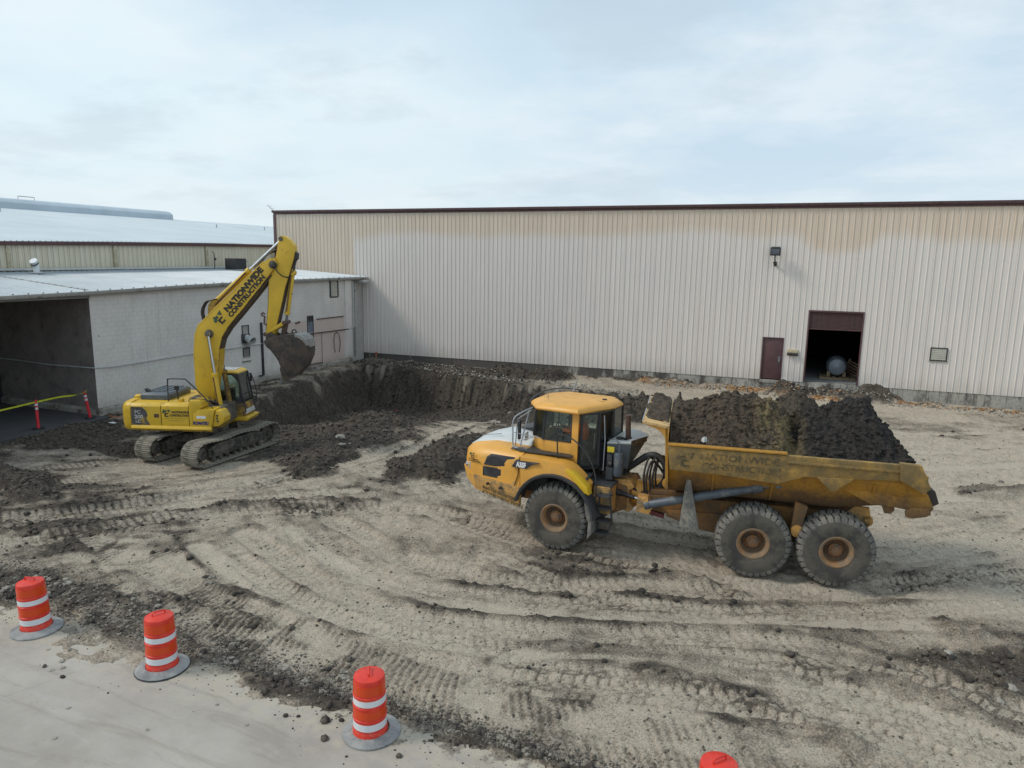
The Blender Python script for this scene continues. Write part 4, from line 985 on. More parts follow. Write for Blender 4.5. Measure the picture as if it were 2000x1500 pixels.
# lean-to roof of ribbed sheets: each sheet runs from the tall wall down to the gutter
t = NT('weathered_galvalume'); p = t.pos()
a_ = t.noise(p, 0.5, 6, 0.6); b_ = t.noise(p, 1.0, 6, 0.65, stretch=(0.5, 5, 1))
c_ = t.mix(t.ramp(a_, 0.3, 0.7), (0.345, 0.400, 0.435), (0.430, 0.480, 0.515)); c_ = t.mix(t.ramp(b_, 0.5, 0.72, 0, 0.4), c_, (0.40, 0.42, 0.43))
t.set('Base Color', c_); t.set('Roughness', 0.45); t.set('Metallic', 0.15); M_LEAN = t.m
def ridgez(y): return float(np.interp(y, [5, 23.3, 29.4, 36.3, 43.3], [6.16, 6.22, 6.27, 6.31, 6.36]))
XT = -36.88
ysh = [5.0 + 0.9144 * k for k in range(42)]
for k, y in enumerate(ysh):
    y2 = min(y + 0.9144, 43.28)
    if y2 - y < 0.2: continue
    mb = MB(); pr = []
    for j in range(3):
        b = y + 0.3048 * j
        if b + 0.07 > y2: break
        pr += [(b, 0), (b + 0.018, 0.034), (b + 0.05, 0.034), (b + 0.068, 0)]
    pr += [(y2 - 0.003, 0)]
    vs = []; n = len(pr); lift = 0.002 * (k % 2)
    for (yy_, h) in pr: vs.append((BX + 0.26, yy_, eave(yy_) + 0.10 + h + lift))
    for (yy_, h) in pr: vs.append((XT, yy_, ridgez(yy_) + h + lift))
    m2 = [(a, b, c3 - 0.02) for a, b, c3 in vs]
    fs = [(i, i + 1, n + i + 1, n + i) for i in range(n - 1)] + [(2 * n + i + 1, 2 * n + i, 3 * n + i, 3 * n + i + 1) for i in range(n - 1)]
    fs += [(i + 1, i, 2 * n + i, 2 * n + i + 1) for i in range(n - 1)]
    mb.add(vs + m2, fs)
    B(mb, 'roof_sheet', M_LEAN, smooth=0)
mb = MB()
for y in np.arange(5.05, 43.0, 0.3048):
    mb.box(XT + 0.02, XT + 0.14, y + 0.07, y + 0.30, ridgez(y) - 0.005, ridgez(y) + 0.022)
e_ = B(mb, 'closure_strip', M_BLACK, smooth=0); e_['kind'] = 'stuff'
mb = MB().prism([(XT - 0.02, 0.14), (XT + 0.0, 0.14), (XT + 0.18, 0.05), (XT + 0.18, 0.036), (XT - 0.02, 0.06)], 'y', 5, 43.28)
for v in mb.v: v.z += ridgez(v.y)
B(mb, 'flashing', M_GREYL, smooth=0)
mb = MB()
for y in np.arange(5.1, 43.0, 0.6096):
    mb.cyl((BX + 0.20, y + 0.04, eave(y) + 0.12), (BX + 0.20, y + 0.04, eave(y) + 0.175), 0.028, 6)
e_ = B(mb, 'roof_screw', M_STEEL, smooth=0); e_['kind'] = 'stuff'
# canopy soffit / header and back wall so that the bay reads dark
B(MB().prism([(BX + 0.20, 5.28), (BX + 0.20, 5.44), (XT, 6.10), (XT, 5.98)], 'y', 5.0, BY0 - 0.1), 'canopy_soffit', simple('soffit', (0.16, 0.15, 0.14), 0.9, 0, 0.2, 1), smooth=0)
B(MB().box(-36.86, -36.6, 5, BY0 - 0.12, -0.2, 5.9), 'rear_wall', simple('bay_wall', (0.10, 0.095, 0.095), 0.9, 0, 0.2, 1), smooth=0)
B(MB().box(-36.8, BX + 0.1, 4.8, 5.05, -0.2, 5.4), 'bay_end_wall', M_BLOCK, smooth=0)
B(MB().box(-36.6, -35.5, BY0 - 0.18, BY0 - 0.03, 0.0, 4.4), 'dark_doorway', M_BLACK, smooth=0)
# conduits along the wall
cpts = [(-36.4, BY0 - 0.05, 2.20), (-34.0, BY0 - 0.05, 2.19), (-31.85, BY0 - 0.05, 2.13), (BX + 0.06, BY0 - 0.06, 2.18), (BX + 0.06, 22.9, 2.12), (BX + 0.06, 24.8, 2.15), (BX + 0.06, 27.5, 2.19), (BX + 0.06, 30.4, 2.17), (BX + 0.06, 33.0, 2.20), (BX + 0.06, 36.3, 2.28)]
B(MB().tube(cpts, 0.028, 8), 'conduit', M_GREYL)
B(MB().tube([(BX + 0.08, 36.26, 0.42), (BX + 0.08, 36.28, 2.38), (BX + 0.08, 38, 2.36), (BX + 0.08, 41.0, 2.34)], 0.038, 8), 'rusty_pipe', M_RUST)
B(MB().tube([(BX + 0.07, 36.26, 0.42), (BX + 0.07, 38.0, 0.40), (BX + 0.07, 38.02, 0.1)], 0.03, 8), 'rusty_pipe', M_RUST)
B(MB().box(BX + 0.001, BX + 0.05, 37.6, 40.5, 3.22, 3.28), 'rust_strip', M_RUST, smooth=0)
B(MB().tube([(BX + 0.05, 38.02, 0.4), (BX + 0.05, 38.03, 2.3)], 0.014, 6), 'sheet_edge', M_RUST)
B(MB().box(BX + 0.0, BX + 0.10, 32.42, 32.54, 0.34, 3.42).box(BX + 0.0, BX + 0.10, 32.1, 32.42, 0.30, 0.37), 'black_drain_pipe', M_BLACK, bevel=0.01)
# hanging cable loop
lp = [(BX + 0.09, 39.39, 0.9), (BX + 0.10, 39.27, 1.3), (BX + 0.10, 39.24, 1.75), (BX + 0.10, 39.36, 2.12), (BX + 0.10, 39.58, 2.26), (BX + 0.10, 39.80, 2.12), (BX + 0.10, 39.93, 1.72), (BX + 0.10, 39.92, 1.3), (BX + 0.09, 39.82, 0.88)]
B(MB().tube([tuple(v) for v in lp], 0.022, 6), 'cable_loop', M_BLACK)
# louvred vent and blocked windows
vt = B(MB().box(BX - 0.05, BX + 0.004, 39.12, 39.88, 4.62, 5.60), 'vent_opening', M_BLOCKG, smooth=0)
sub(MB().box(BX - 0.02, BX + 0.075, 39.05, 39.12, 4.62, 5.64).box(BX - 0.02, BX + 0.075, 39.88, 39.95, 4.62, 5.64).box(BX - 0.09, BX + 0.03, 39.05, 39.95, 4.55, 4.62), 'vent_frame', M_DKGREY, vt, BB, bevel=0.005)
for k in range(9):
    sub(MB().prism([(BX + 0.005, 4.66 + k * 0.102), (BX + 0.06, 4.66 + k * 0.102), (BX + 0.03, 4.745 + k * 0.102), (BX + 0.005, 4.745 + k * 0.102)], 'y', 39.17, 39.84), 'louvre', M_CREAM, vt, BB, smooth=0)
M_WINF = simple('blocked_window', (0.36, 0.34, 0.31), 0.9, 0, 0.2, 3)
for (ya, yb, za, zb_, mt) in ((30.99, 31.48, 2.86, 3.32, M_WINF), (30.99, 31.48, 1.6, 2.05, simple('window_screen', (0.20, 0.19, 0.18), 0.8, 0, 0.2, 20)), (36.67, 37.23, 3.20, 3.46, M_BLACK), (36.67, 37.23, 2.45, 3.17, simple('blue_patch', (0.16, 0.19, 0.24), 0.8, 0, 0.4, 6)), (36.67, 37.23, 1.64, 2.32, M_WINF)):
    w_ = B(MB().box(BX - 0.05, BX + 0.006, ya, yb, za, zb_), 'window', mt, smooth=0)
    sub(MB().box(BX - 0.02, BX + 0.05, ya - 0.02, yb + 0.02, za - 0.06, za), 'sill', M_DKGREY if mt is M_BLACK else M_PLINTH, w_, BB, bevel=0.006)
    sub(MB().box(BX - 0.02, BX + 0.035, ya - 0.03, ya + 0.02, za, zb_).box(BX - 0.02, BX + 0.035, yb - 0.02, yb + 0.03, za, zb_).box(BX - 0.02, BX + 0.04, ya - 0.03, yb + 0.03, zb_, zb_ + 0.04), 'window_frame', M_DKGREY, w_, BB, bevel=0.004)
B(MB().box(BX + 0.0, BX + 0.06, 30.86, 31.55, 1.28, 1.34), 'lower_sill', M_PLINTH, bevel=0.008)
B(MB().box(BX + 0.0, BX + 0.06, 36.55, 37.35, 1.28, 1.33), 'lower_sill', M_RUST, bevel=0.008)
fan = B(MB().box(BX - 0.02, BX + 0.10, 30.9, 31.5, 2.36, 2.86), 'exhaust_hood', M_DKGREY, bevel=0.01)
sub(MB().lathe([(0.20, -0.1), (0.21, 0.18), (0.25, 0.30), (0.27, 0.42), (0.24, 0.43), (0.19, 0.2)], 20, tr(BX + 0.10, 31.25, 2.62) @ Matrix.Rotation(math.radians(112), 4, 'Y')), 'hood_cone', M_GREYL, fan, BB)
B(MB().box(BX + 0.001, BX + 0.10, 34.5, 34.62, 2.95, 3.12).box(BX + 0.001, BX + 0.10, 35.5, 35.6, 3.1, 3.2).box(BX + 0.001, BX + 0.10, 35.75, 35.85, 3.12, 3.24), 'old_bracket', M_RUST, bevel=0.01)

# tall wall above the lean-to and the big pitched roof behind it
t = NT('ochre_wall_paint'); p = t.pos(); s2 = t.noise(p, 1.0, 6, 0.65, stretch=(2, 2, 0.3))
c_ = t.mix(t.ramp(s2, 0.3, 0.7), (0.640, 0.570, 0.430), (0.710, 0.645, 0.505))
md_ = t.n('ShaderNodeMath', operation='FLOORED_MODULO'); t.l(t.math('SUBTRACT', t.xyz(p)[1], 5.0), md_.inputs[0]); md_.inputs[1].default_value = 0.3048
gl_ = t.math('MULTIPLY', t.ramp(md_.outputs[0], 0.075, 0.090), t.ramp(md_.outputs[0], 0.115, 0.13, 1, 0)); c_ = t.mix(t.math('MULTIPLY', gl_, 0.55), c_, (0.15, 0.13, 0.10)); t.set('Base Color', c_); t.set('Roughness', 0.6); M_OCH = t.m  # dark stripe beside every rib: its shadow put into the wall colour
hb = empty('pitched_hall', (-60, 30, 0), 0, 'distant hall with a broad pale grey pitched roof and cream ribbed wall above the lean-to', 'building')
HB = tr(60, -30, 0)
def Hh(mb, name, mat, **k):
    mb.M = HB; return mb.build(name, mat, hb, **k)
def htop(y): return float(np.interp(y, [-10, 23.4, 29.5, 36.4, 43.3, 70], [7.45, 7.58, 7.72, 7.84, 7.92, 8.0]))
XW = -37.0
for k in range(44):
    y = 5.0 + 0.9144 * k
    if y > 43.2: break
    mb = MB(); pr = []
    for j in range(3):
        b = y + 0.3048 * j; pr += [(b, 0), (b + 0.02, 0.032), (b + 0.06, 0.032), (b + 0.08, 0)]
    pr += [(y + 0.9104, 0)]; n = len(pr)
    vs = [(XW + h, yy_, 5.0) for yy_, h in pr] + [(XW + h, yy_, htop(yy_) - 0.02) for yy_, h in pr]
    vs += [(a - 0.02, b, c3) for a, b, c3 in vs]
    mb.add(vs, [(i, i + 1, n + i + 1, n + i) for i in range(n - 1)] + [(2 * n + i + 1, 2 * n + i, 3 * n + i, 3 * n + i + 1) for i in range(n - 1)])
    Hh(mb, 'wall_panel', M_OCH, smooth=0)
Hh(MB().box(XW - 0.3, XW - 0.05, 5, 43.3, -0.5, 7.45), 'wall_core', M_OCH, smooth=0)
rr = []
for y in (5, 14, 23.4, 29.5, 36.4, 43.25):
    z = htop(y); rr.append([(XW + 0.05, y, z - 0.06), (XW + 0.18, y, z - 0.06), (XW + 0.20, y, z + 0.12), (XW + 0.03, y, z + 0.14)])
Hh(MB().loft(rr), 'eave_trim', M_MAROON, smooth=0)
for y in (23.75, 29.75, 36.6, 42.9, 17.0):
    Hh(MB().box(XW + 0.03, XW + 0.14, y - 0.10, y + 0.10, 6.30, htop(y) - 0.06), 'downspout', simple('ochre_spout', (0.47, 0.41, 0.28), 0.5) if 'ochre_spout' not in bpy.data.materials else bpy.data.materials['ochre_spout'], bevel=0.015)
    Hh(MB().tube([(XW + 0.09, y, 6.42), (XW + 0.2, y + 0.1, 6.34), (XW + 0.28, y + 0.6, 6.33)], 0.05, 8), 'spout_elbow', M_GREYL)
t = NT('far_roof_metal'); p = t.pos()
a_ = t.noise(p, 0.25, 6, 0.62); b_ = t.noise(p, 0.6, 5, 0.6, stretch=(0.25, 6, 1))
c_ = t.mix(t.ramp(a_, 0.3, 0.7), (0.430, 0.510, 0.560), (0.500, 0.575, 0.615)); c_ = t.mix(t.ramp(b_, 0.60, 0.72, 0, 0.25), c_, (0.62, 0.67, 0.70))
t.set('Base Color', c_); t.set('Roughness', 0.55); M_FARR = t.m
RXX, RZ = -67.0, 11.35
for k in range(24):
    y = 5.0 + k * 3.6; y2 = y + 3.59
    mb = MB(); m = 12; pr = []
    for j in range(m):
        b = y + 0.2991 * j; pr += [(b, 0), (b + 0.02, 0.035), (b + 0.06, 0.035), (b + 0.08, 0)]
    pr += [(y2, 0)]; n = len(pr)
    vs = [(XW + 0.10, yy_, htop(yy_) + 0.15 + h) for yy_, h in pr] + [(RXX, yy_, RZ - 0.25 + h) for yy_, h in pr]
    mb.add(vs, [(i, i + 1, n + i + 1, n + i) for i in range(n - 1)])
    Hh(mb, 'roof_sheet', M_FARR, smooth=0)
mb = MB().add([(RXX, 5, RZ - 0.25), (RXX, 91, RZ - 0.25), (RXX - 30, 91, 7.6), (RXX - 30, 5, 7.6)], [(0, 1, 2, 3)]); Hh(mb, 'rear_roof_slope', M_FARR, smooth=0)
mb = MB().prism([(RXX - 30, -0.5), (RXX - 30, 7.5), (RXX, RZ - 0.3), (XW - 0.32, 7.4), (XW - 0.32, -0.5)], 'y', 5.0, 5.2); Hh(mb, 'gable_wall', M_OCH, smooth=0)
# ridge ventilator with its rounded cap
rv = []
for y in (5, 30, 60.6):
    rv.append([(RXX + 1.3, y, RZ - 0.42), (RXX + 1.25, y, RZ + 0.18), (RXX + 0.9, y, RZ + 0.46), (RXX + 0.3, y, RZ + 0.6), (RXX - 0.3, y, RZ + 0.6), (RXX - 0.9, y, RZ + 0.46), (RXX - 1.2, y, RZ + 0.1), (RXX - 1.2, y, RZ - 0.5)])
Hh(MB().loft(rv), 'ridge_ventilator', simple('ridge_metal', (0.50, 0.57, 0.62), 0.5, 0.1, 0.12, 0.3), smooth=40)
Hh(MB().tube([(RXX, 44.5, RZ + 0.5), (RXX, 44.5, RZ + 0.88), (RXX, 46.0, RZ + 0.88), (RXX, 46.0, RZ + 0.5)], 0.035, 6), 'ridge_handrail', M_RAIL)
mb = MB()
for (x, y) in ((-60, 32), (-59.5, 38), (-55, 56), (-50, 61), (-56, 64), (-52, 70)):
    z = 7.7 + (-x - 37) / 30 * 3.4
    mb.cyl((x, y, z), (x, y, z + 0.5), 0.06, 8)
mb2 = Hh(mb, 'roof_vent_pipe', M_GREYL); mb2['kind'] = 'stuff'
# small things on the lean-to roof
ac = empty('condenser', (-35.3, 37.45, 6.24), 0, 'black box condenser unit standing on the lean-to roof left of the boom tip', 'air conditioner')
MB().box(-0.45, 0.45, -0.50, 0.50, 0.06, 0.78).build('case', M_BLACK, ac, bevel=0.02)
for k in range(7): MB().box(0.452, 0.462, -0.46, 0.46, 0.12 + k * 0.09, 0.16 + k * 0.09).build('grille_bar', M_DKGREY, ac, smooth=0)
MB().box(-0.5, 0.5, -0.45, 0.45, 0.0, 0.06).build('base', M_GREYL, ac, smooth=0)
vp = empty('roof_vent_cowl', (-35.6, 24.2, 6.18), 0.2, 'white turned-over vent cowl on the left part of the lean-to roof', 'roof vent')
MB().tube([(0, 0, -0.05), (0, 0, 0.32), (0.0, -0.05, 0.50), (0.02, -0.16, 0.62)], [0.14, 0.14, 0.15, 0.18], 14).build('cowl', M_WHITE, vp)
MB().lathe([(0.145, 0), (0.30, -0.02), (0.31, -0.05)], 14, tr(0, 0, 0.06)).build('flashing', M_GREYL, vp)
b = MB().lathe([(0.15, 0.0), (0.195, 0.0), (0.195, 0.04), (0.15, 0.04)], 14); b.M = tr(0, -0.06, 0.44) @ Matrix.Rotation(0.6, 4, 'X'); b.build('band', M_BLACK, vp)
pw = empty('roof_stub_pipe', (-35.9, 40.0, 6.26), 0, 'short white pipe standing right of the black condenser on the lean-to roof', 'pipe')
MB().cyl((0, 0, 0), (0, 0, 0.42), 0.055, 10).build('pipe', M_WHITE, pw); MB().lathe([(0.001, 0.47), (0.07, 0.44), (0.075, 0.40)], 10).build('cap', M_WHITE, pw)
sv = empty('service_mast', (-36.4, 37.3, 6.25), 0, 'thin dark service mast with a hook rising behind the black condenser', 'mast')
MB().tube([(0, -0.6, 0), (0, -0.6, 1.05), (0, -0.72, 1.2)], 0.03, 6).build('mast', M_DKGREY, sv)
MB().tube([(0, -0.6, 0.8), (0.02, -0.5, 0.65), (0, -0.45, 0.75)], 0.05, 6).build('weatherhead', M_DKGREY, sv)
MB().tube([(0.05, 0.9, 0.55), (0.05, 2.4, 0.58)], 0.025, 6).build('service_pipe', M_DKGREY, sv)
an = empty('antenna', (-37.2, 43.9, 8.0), 0, 'spindly television antenna sticking up behind the left corner of the warehouse roof', 'antenna')
MB().cyl((0, 0, -1), (0, 0, 2.6), 0.025, 6).build('mast', M_STEEL, an)
mb = MB().tube([(0.2, 0, 2.2), (-0.7, -0.2, 3.0)], 0.015, 5)
for k in range(5): mb.tube([(0.1 - 0.18 * k - 0.1, 0.35, 2.28 + 0.16 * k), (0.1 - 0.18 * k + 0.1, -0.35, 2.28 + 0.16 * k)], 0.010, 4)
mb.build('boom', M_STEEL, an)
# ------------------------------------------------------------------ articulated dump truck
truck = empty('articulated_dump_truck', tuple(cR), math.atan2(hR.y, hR.x), 'yellow six-wheeled articulated dump truck loaded high with dark earth', 'dump truck')
MR = Matrix.Identity(4)                                   # rear frame: x forward, y left (towards the viewer), z up
_wR = Matrix.Translation(cR) @ rotz(math.atan2(hR.y, hR.x))
_wF = Matrix.Translation(cF) @ rotz(math.atan2(hF.y, hF.x))
MF = _wR.inverted() @ _wF                                  # front frame expressed in the truck's own space
def TR(mb, name, mat, par=None, **k):
    mb.M = MR; return mb.build(name, mat, par or truck, **k)
def TF(mb, name, mat, par=None, **k):
    mb.M = MF; return mb.build(name, mat, par or truck, **k)

# --- wheels
TR_R, TR_W = 0.85, 0.64
def tyre_fn(r, h, a, i):
    if r < 0.74: return r
    w = h / (TR_W / 2)                     # -1..1 across the tread
    P = 2 * math.pi / 34
    side = 0.5 if w > 0 else 0.0
    ph = (a / P + side + abs(w) * 0.28) % 1.0
    zig = abs(w) < 0.10 + 0.08 * (1 if ((a / P * 2) % 2) < 1 else 0) and abs(w) > 0.02
    g = ph < 0.19 or (zig and abs(w) < 0.16)
    mid = 0.44 < abs(w) < 0.52 and ph > 0.5
    d = 0.0
    if g or mid: d = 0.036 if abs(w) < 0.93 else 0.020
    return r - d
def tyre_mb():
    W = TR_W / 2; pr = []
    hs = [(-W + 0.02, 0.36), (-W - 0.005, 0.42), (-W - 0.022, 0.52), (-W - 0.02, 0.62), (-W - 0.004, 0.715), (-W + 0.012, 0.775), (-W + 0.03, 0.812), (-W + 0.07, 0.832)]
    out = [(r, h) for h, r in hs]; out[4:4] = [(0.66, -W - 0.016), (0.672, -W - 0.022), (0.684, -W - 0.012)]; out[3:3] = [(0.56, -W - 0.022), (0.572, -W - 0.028), (0.584, -W - 0.021)]
    for k in range(1, 14):
        w = -1 + 2 * k / 14.0; out.append((TR_R - 0.012 * abs(w) ** 3, w * (W - 0.065)))
    out += [(r, -h) for h, r in reversed(hs)]
    return MB().lathe(out, 300, None, tyre_fn)
tyre_me = tyre_mb().mesh('tyre', 0, 28); tyre_me.materials.append(M_TYRE); tyre_me.materials.append(M_SIDEW); tyre_me.materials.append(M_GROOVE)
def _tm(p):
    r = math.hypot(p.center.x, p.center.y)
    if r < 0.742: return 1
    ex = float(np.interp(abs(p.center.z), [0, 0.25, 0.29, 0.302, 0.33], [0.845, 0.833, 0.812, 0.775, 0.72]))
    return 2 if r < ex - 0.013 else 0
_mi = [_tm(p) for p in tyre_me.polygons]
tyre_me.polygons.foreach_set('material_index', _mi)
def rim_mb():
    m = MB(); m.lathe([(0.335, -0.30), (0.375, -0.30), (0.385, 0.285), (0.372, 0.312), (0.345, 0.318), (0.330, 0.300), (0.310, 0.292), (0.292, 0.275), (0.278, 0.235), (0.268, 0.06), (0.235, 0.035), (0.20, 0.03), (0.001, 0.03)], 40)
    return m
rim_me = rim_mb().mesh('rim', 0, 40); rim_me.materials.append(M_RIM)
def hub_mb():
    m = MB(); m.lathe([(0.225, 0.03), (0.225, 0.065), (0.19, 0.085), (0.165, 0.09), (0.155, 0.17), (0.12, 0.195), (0.11, 0.23), (0.07, 0.245), (0.001, 0.25)], 28)
    for k in range(14):
        a = 2 * math.pi * k / 14; m.cyl((0.195 * math.cos(a), 0.195 * math.sin(a), 0.08), (0.195 * math.cos(a), 0.195 * math.sin(a), 0.11), 0.016, 6)
    for k in range(6):
        a = 2 * math.pi * k / 6; m.cyl((0.085 * math.cos(a), 0.085 * math.sin(a), 0.235), (0.085 * math.cos(a), 0.085 * math.sin(a), 0.262), 0.012, 6)
    return m
hub_me = hub_mb().mesh('hub', 0, 35); hub_me.materials.append(simple('hub_dirty', (0.33, 0.15, 0.05), 0.8, 0, 0.3, 6, dirt=(0.14, 0.10, 0.07), dirt_amt=0.55, dirt_scale=7))
def wheel(M, x, y, rot):
    e = bpy.data.objects.new('wheel', None); link(e); e.parent = truck
    s = 1 if y > 0 else -1
    e.matrix_local = M @ tr(x, y - s * 0.13, 0.845) @ Matrix.Rotation(-math.pi / 2 * s, 4, 'X') @ rotz(rot)
    for nme, me in (('tyre', tyre_me), ('rim', rim_me), ('hub', hub_me)):
        o = link(bpy.data.objects.new(nme, me)); o.parent = e
    return e
for x, r0 in ((0.90, 0.3), (-0.885, 1.1)):
    wheel(MR, x, 1.27, r0); wheel(MR, x, -1.27, r0 + 0.7)
wheel(MF, 0, 1.27, 0.1); wheel(MF, 0, -1.27, 2.0)

# --- rear frame
fr = TR(MB().prism([(3.55, 1.50), (3.62, 1.18), (2.9, 1.05), (1.5, 1.02), (-1.45, 1.12), (-1.62, 1.45), (-1.2, 1.52), (2.6, 1.52)], 'y', 0.22, 0.58), 'chassis_beam', M_FRAME, bevel=0.015)
TR(MB().prism([(3.55, 1.50), (3.62, 1.18), (2.9, 1.05), (1.5, 1.02), (-1.45, 1.12), (-1.62, 1.45), (-1.2, 1.52), (2.6, 1.52)], 'y', -0.58, -0.22), 'chassis_beam', M_FRAME, bevel=0.015)
mb = MB()
for x in (3.2, 2.0, 0.05, -1.2): mb.box(x - 0.12, x + 0.12, -0.22, 0.22, 1.12, 1.42)
TR(mb, 'cross_member', M_FRAME, bevel=0.01)
TR(MB().prism([(1.7, 1.2), (1.15, 1.02), (1.1, 0.62), (2.1, 0.74), (2.9, 1.0), (2.9, 1.16)], 'y', 0.35, 0.62), 'frame_gusset', M_FRAME, bevel=0.01)
# walking beam, axles
for s in (1, -1):
    TR(MB().prism([(1.15, 0.72), (0.9, 0.92), (0.2, 0.98), (0.0, 1.05), (-0.2, 0.98), (-0.9, 0.92), (-1.1, 0.72), (-0.9, 0.66), (0, 0.76), (0.9, 0.66)], 'y', s * 0.70, s * 0.88), 'walking_beam', M_FRAME, bevel=0.02)
for x in (0.90, -0.885):
    TR(MB().lathe([(0.001, -1.1), (0.17, -1.1), (0.15, -0.5), (0.30, -0.22), (0.34, 0), (0.30, 0.22), (0.15, 0.5), (0.17, 1.1), (0.001, 1.1)], 20, tr(x, 0, 0.84) @ Matrix.Rotation(math.pi / 2, 4, 'X')), 'axle', M_UNDER)
TR(MB().prism([(0.08, 1.1), (-0.12, 1.06), (-0.26, 1.75), (0.02, 1.85)], 'y', 1.0, 1.16), 'body_support', M_FRAME, bevel=0.02)
TR(MB().cyl((-0.06, 0.95, 1.16), (-0.06, 1.22, 1.16), 0.14, 18), 'support_roller', M_YELLOW_LOW, bevel=0.01)
TR(MB().prism([(-1.1, 1.55), (-1.3, 1.75), (-1.62, 1.75), (-1.68, 1.45), (-1.62, 1.22), (-1.45, 1.28), (-1.2, 1.35)], 'y', 0.72, 0.80), 'rear_bracket', M_YELLOW_LOW, bevel=0.01)
b = MB().lathe([(0.055, 0.0), (0.13, 0.0), (0.14, 0.04), (0.13, 0.08), (0.055, 0.08), (0.055, 0.0)], 20); b.M = tr(-1.60, 0.72, 1.42) @ Matrix.Rotation(-math.pi / 2, 4, 'X'); b.build('tow_eye', M_YELLOW_LOW, truck)

# --- dump body
def zl(x): return float(np.interp(x, [-2.75, -2.2, -0.85, 2.8], [2.28, 2.02, 1.72, 1.78]))
def inner(x): return float(np.interp(x, [-2.75, -2.0, -1.0, 2.8], [1.32, 1.22, 1.0, 0.95]))
rings = []
for x in (2.88, 2.6, 1.2, 0.0, -0.85, -1.6, -2.2, -2.55):
    zlo = zl(x); w = inner(x); cha = 0.12
    rings.append([(x, 1.46, 2.76), (x, 1.46, 2.52), (x, w + 0.06, zlo + cha), (x, w - 0.08, zlo), (x, -w + 0.08, zlo), (x, -w - 0.06, zlo + cha), (x, -1.46, 2.52), (x, -1.46, 2.76)])
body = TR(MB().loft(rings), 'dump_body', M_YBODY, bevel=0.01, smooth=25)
band = [(2.94, 3.05), (-2.02, 3.01), (-2.02, 2.66), (-0.98, 2.61), (-0.66, 2.33), (-0.56, 2.33), (-0.34, 2.58), (-0.05, 2.58), (0.50, 2.36), (1.69, 2.46), (2.86, 2.49)]
for s in (1, -1):
    TR(MB().prism(band, 'y', s * 1.47, s * 1.60), 'side_rail', M_YRAIL, body, bevel=0.012)
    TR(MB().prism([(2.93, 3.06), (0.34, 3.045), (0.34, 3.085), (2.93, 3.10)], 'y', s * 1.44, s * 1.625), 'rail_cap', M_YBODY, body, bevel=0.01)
    TR(MB().prism([(0.34, 2.86), (-2.0, 2.84), (-2.0, 2.90), (0.34, 2.92)], 'y', s * 1.60, s * 1.635), 'rail_lip', M_YRAIL, body, bevel=0.01)
    TR(MB().prism([(-1.93, 3.06), (-2.34, 3.04), (-2.56, 2.56), (-2.44, 2.42), (-1.96, 2.68)], 'y', s * 1.50, s * 1.66), 'tail_plate', M_YRAIL, body, bevel=0.012)
    TR(MB().prism([(-0.30, 2.60), (-1.05, 2.62), (-0.68, 2.31), (-0.60, 2.31)], 'y', s * 1.59, s * 1.64), 'gusset', M_YRAIL, body, bevel=0.008)
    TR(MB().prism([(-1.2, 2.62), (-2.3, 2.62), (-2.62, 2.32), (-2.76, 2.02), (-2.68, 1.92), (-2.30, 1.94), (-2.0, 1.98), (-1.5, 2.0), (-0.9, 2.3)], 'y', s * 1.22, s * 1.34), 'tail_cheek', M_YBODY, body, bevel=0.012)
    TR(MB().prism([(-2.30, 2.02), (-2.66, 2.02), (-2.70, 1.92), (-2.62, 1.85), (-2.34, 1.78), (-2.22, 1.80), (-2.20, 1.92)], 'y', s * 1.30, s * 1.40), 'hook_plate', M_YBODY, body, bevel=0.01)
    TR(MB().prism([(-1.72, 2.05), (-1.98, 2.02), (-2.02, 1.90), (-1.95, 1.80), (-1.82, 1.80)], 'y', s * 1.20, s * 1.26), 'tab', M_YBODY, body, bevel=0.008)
TR(MB().prism([(-2.60, 2.42), (-2.82, 2.36), (-2.92, 2.08), (-2.80, 2.00), (-2.55, 2.05)], 'y', -1.12, 1.12), 'tail_lip', simple('scuffed_dark_steel', (0.06, 0.05, 0.045), 0.8, 0.2, 0.3, 4), body, bevel=0.02)
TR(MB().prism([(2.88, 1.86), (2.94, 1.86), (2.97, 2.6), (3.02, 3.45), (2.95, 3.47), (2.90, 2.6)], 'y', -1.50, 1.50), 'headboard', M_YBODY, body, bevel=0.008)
TR(MB().prism([(2.92, 3.44), (3.52, 3.53), (3.54, 3.58), (3.50, 3.60), (2.92, 3.51)], 'y', -1.60, 1.60), 'spill_guard', simple('pale_weathered_yellow', (0.62, 0.40, 0.17), 0.7, 0, 0.15, 2, dirt=(0.10, 0.08, 0.06), dirt_amt=0.25, dirt_scale=5), body, bevel=0.01)
for s in (1, -1):
    arc = [(2.94, 3.06)] + [(2.99 + 0.46 * (1 - math.cos(a)), 3.10 + 0.36 * math.sin(a)) for a in [math.radians(v) for v in (0, 20, 40, 60, 80)]] + [(3.48, 3.50), (2.92, 3.46)]
    TR(MB().prism(arc, 'y', s * 1.44, s * 1.50), 'guard_bracket', M_YEL, body, bevel=0.006)
TR(MB().tube([(3.53, -1.55, 3.60), (3.53, 1.58, 3.60)], 0.012, 6), 'guard_edge', M_GREYL, body)
for x in (1.9, 0.6, -1.5):
    for s in (1, -1):
        TR(MB().prism([(x, 2.5), (x - 0.05, 2.5), (x - 0.05, zl(x) + 0.06), (x, zl(x) + 0.06)], 'y', [s * 1.44, s * 1.44, s * (inner(x) + 0.03), s * (inner(x) + 0.03)], [s * 1.485, s * 1.485, s * (inner(x) + 0.075), s * (inner(x) + 0.075)]), 'body_rib', M_YBODY, body, bevel=0.004)
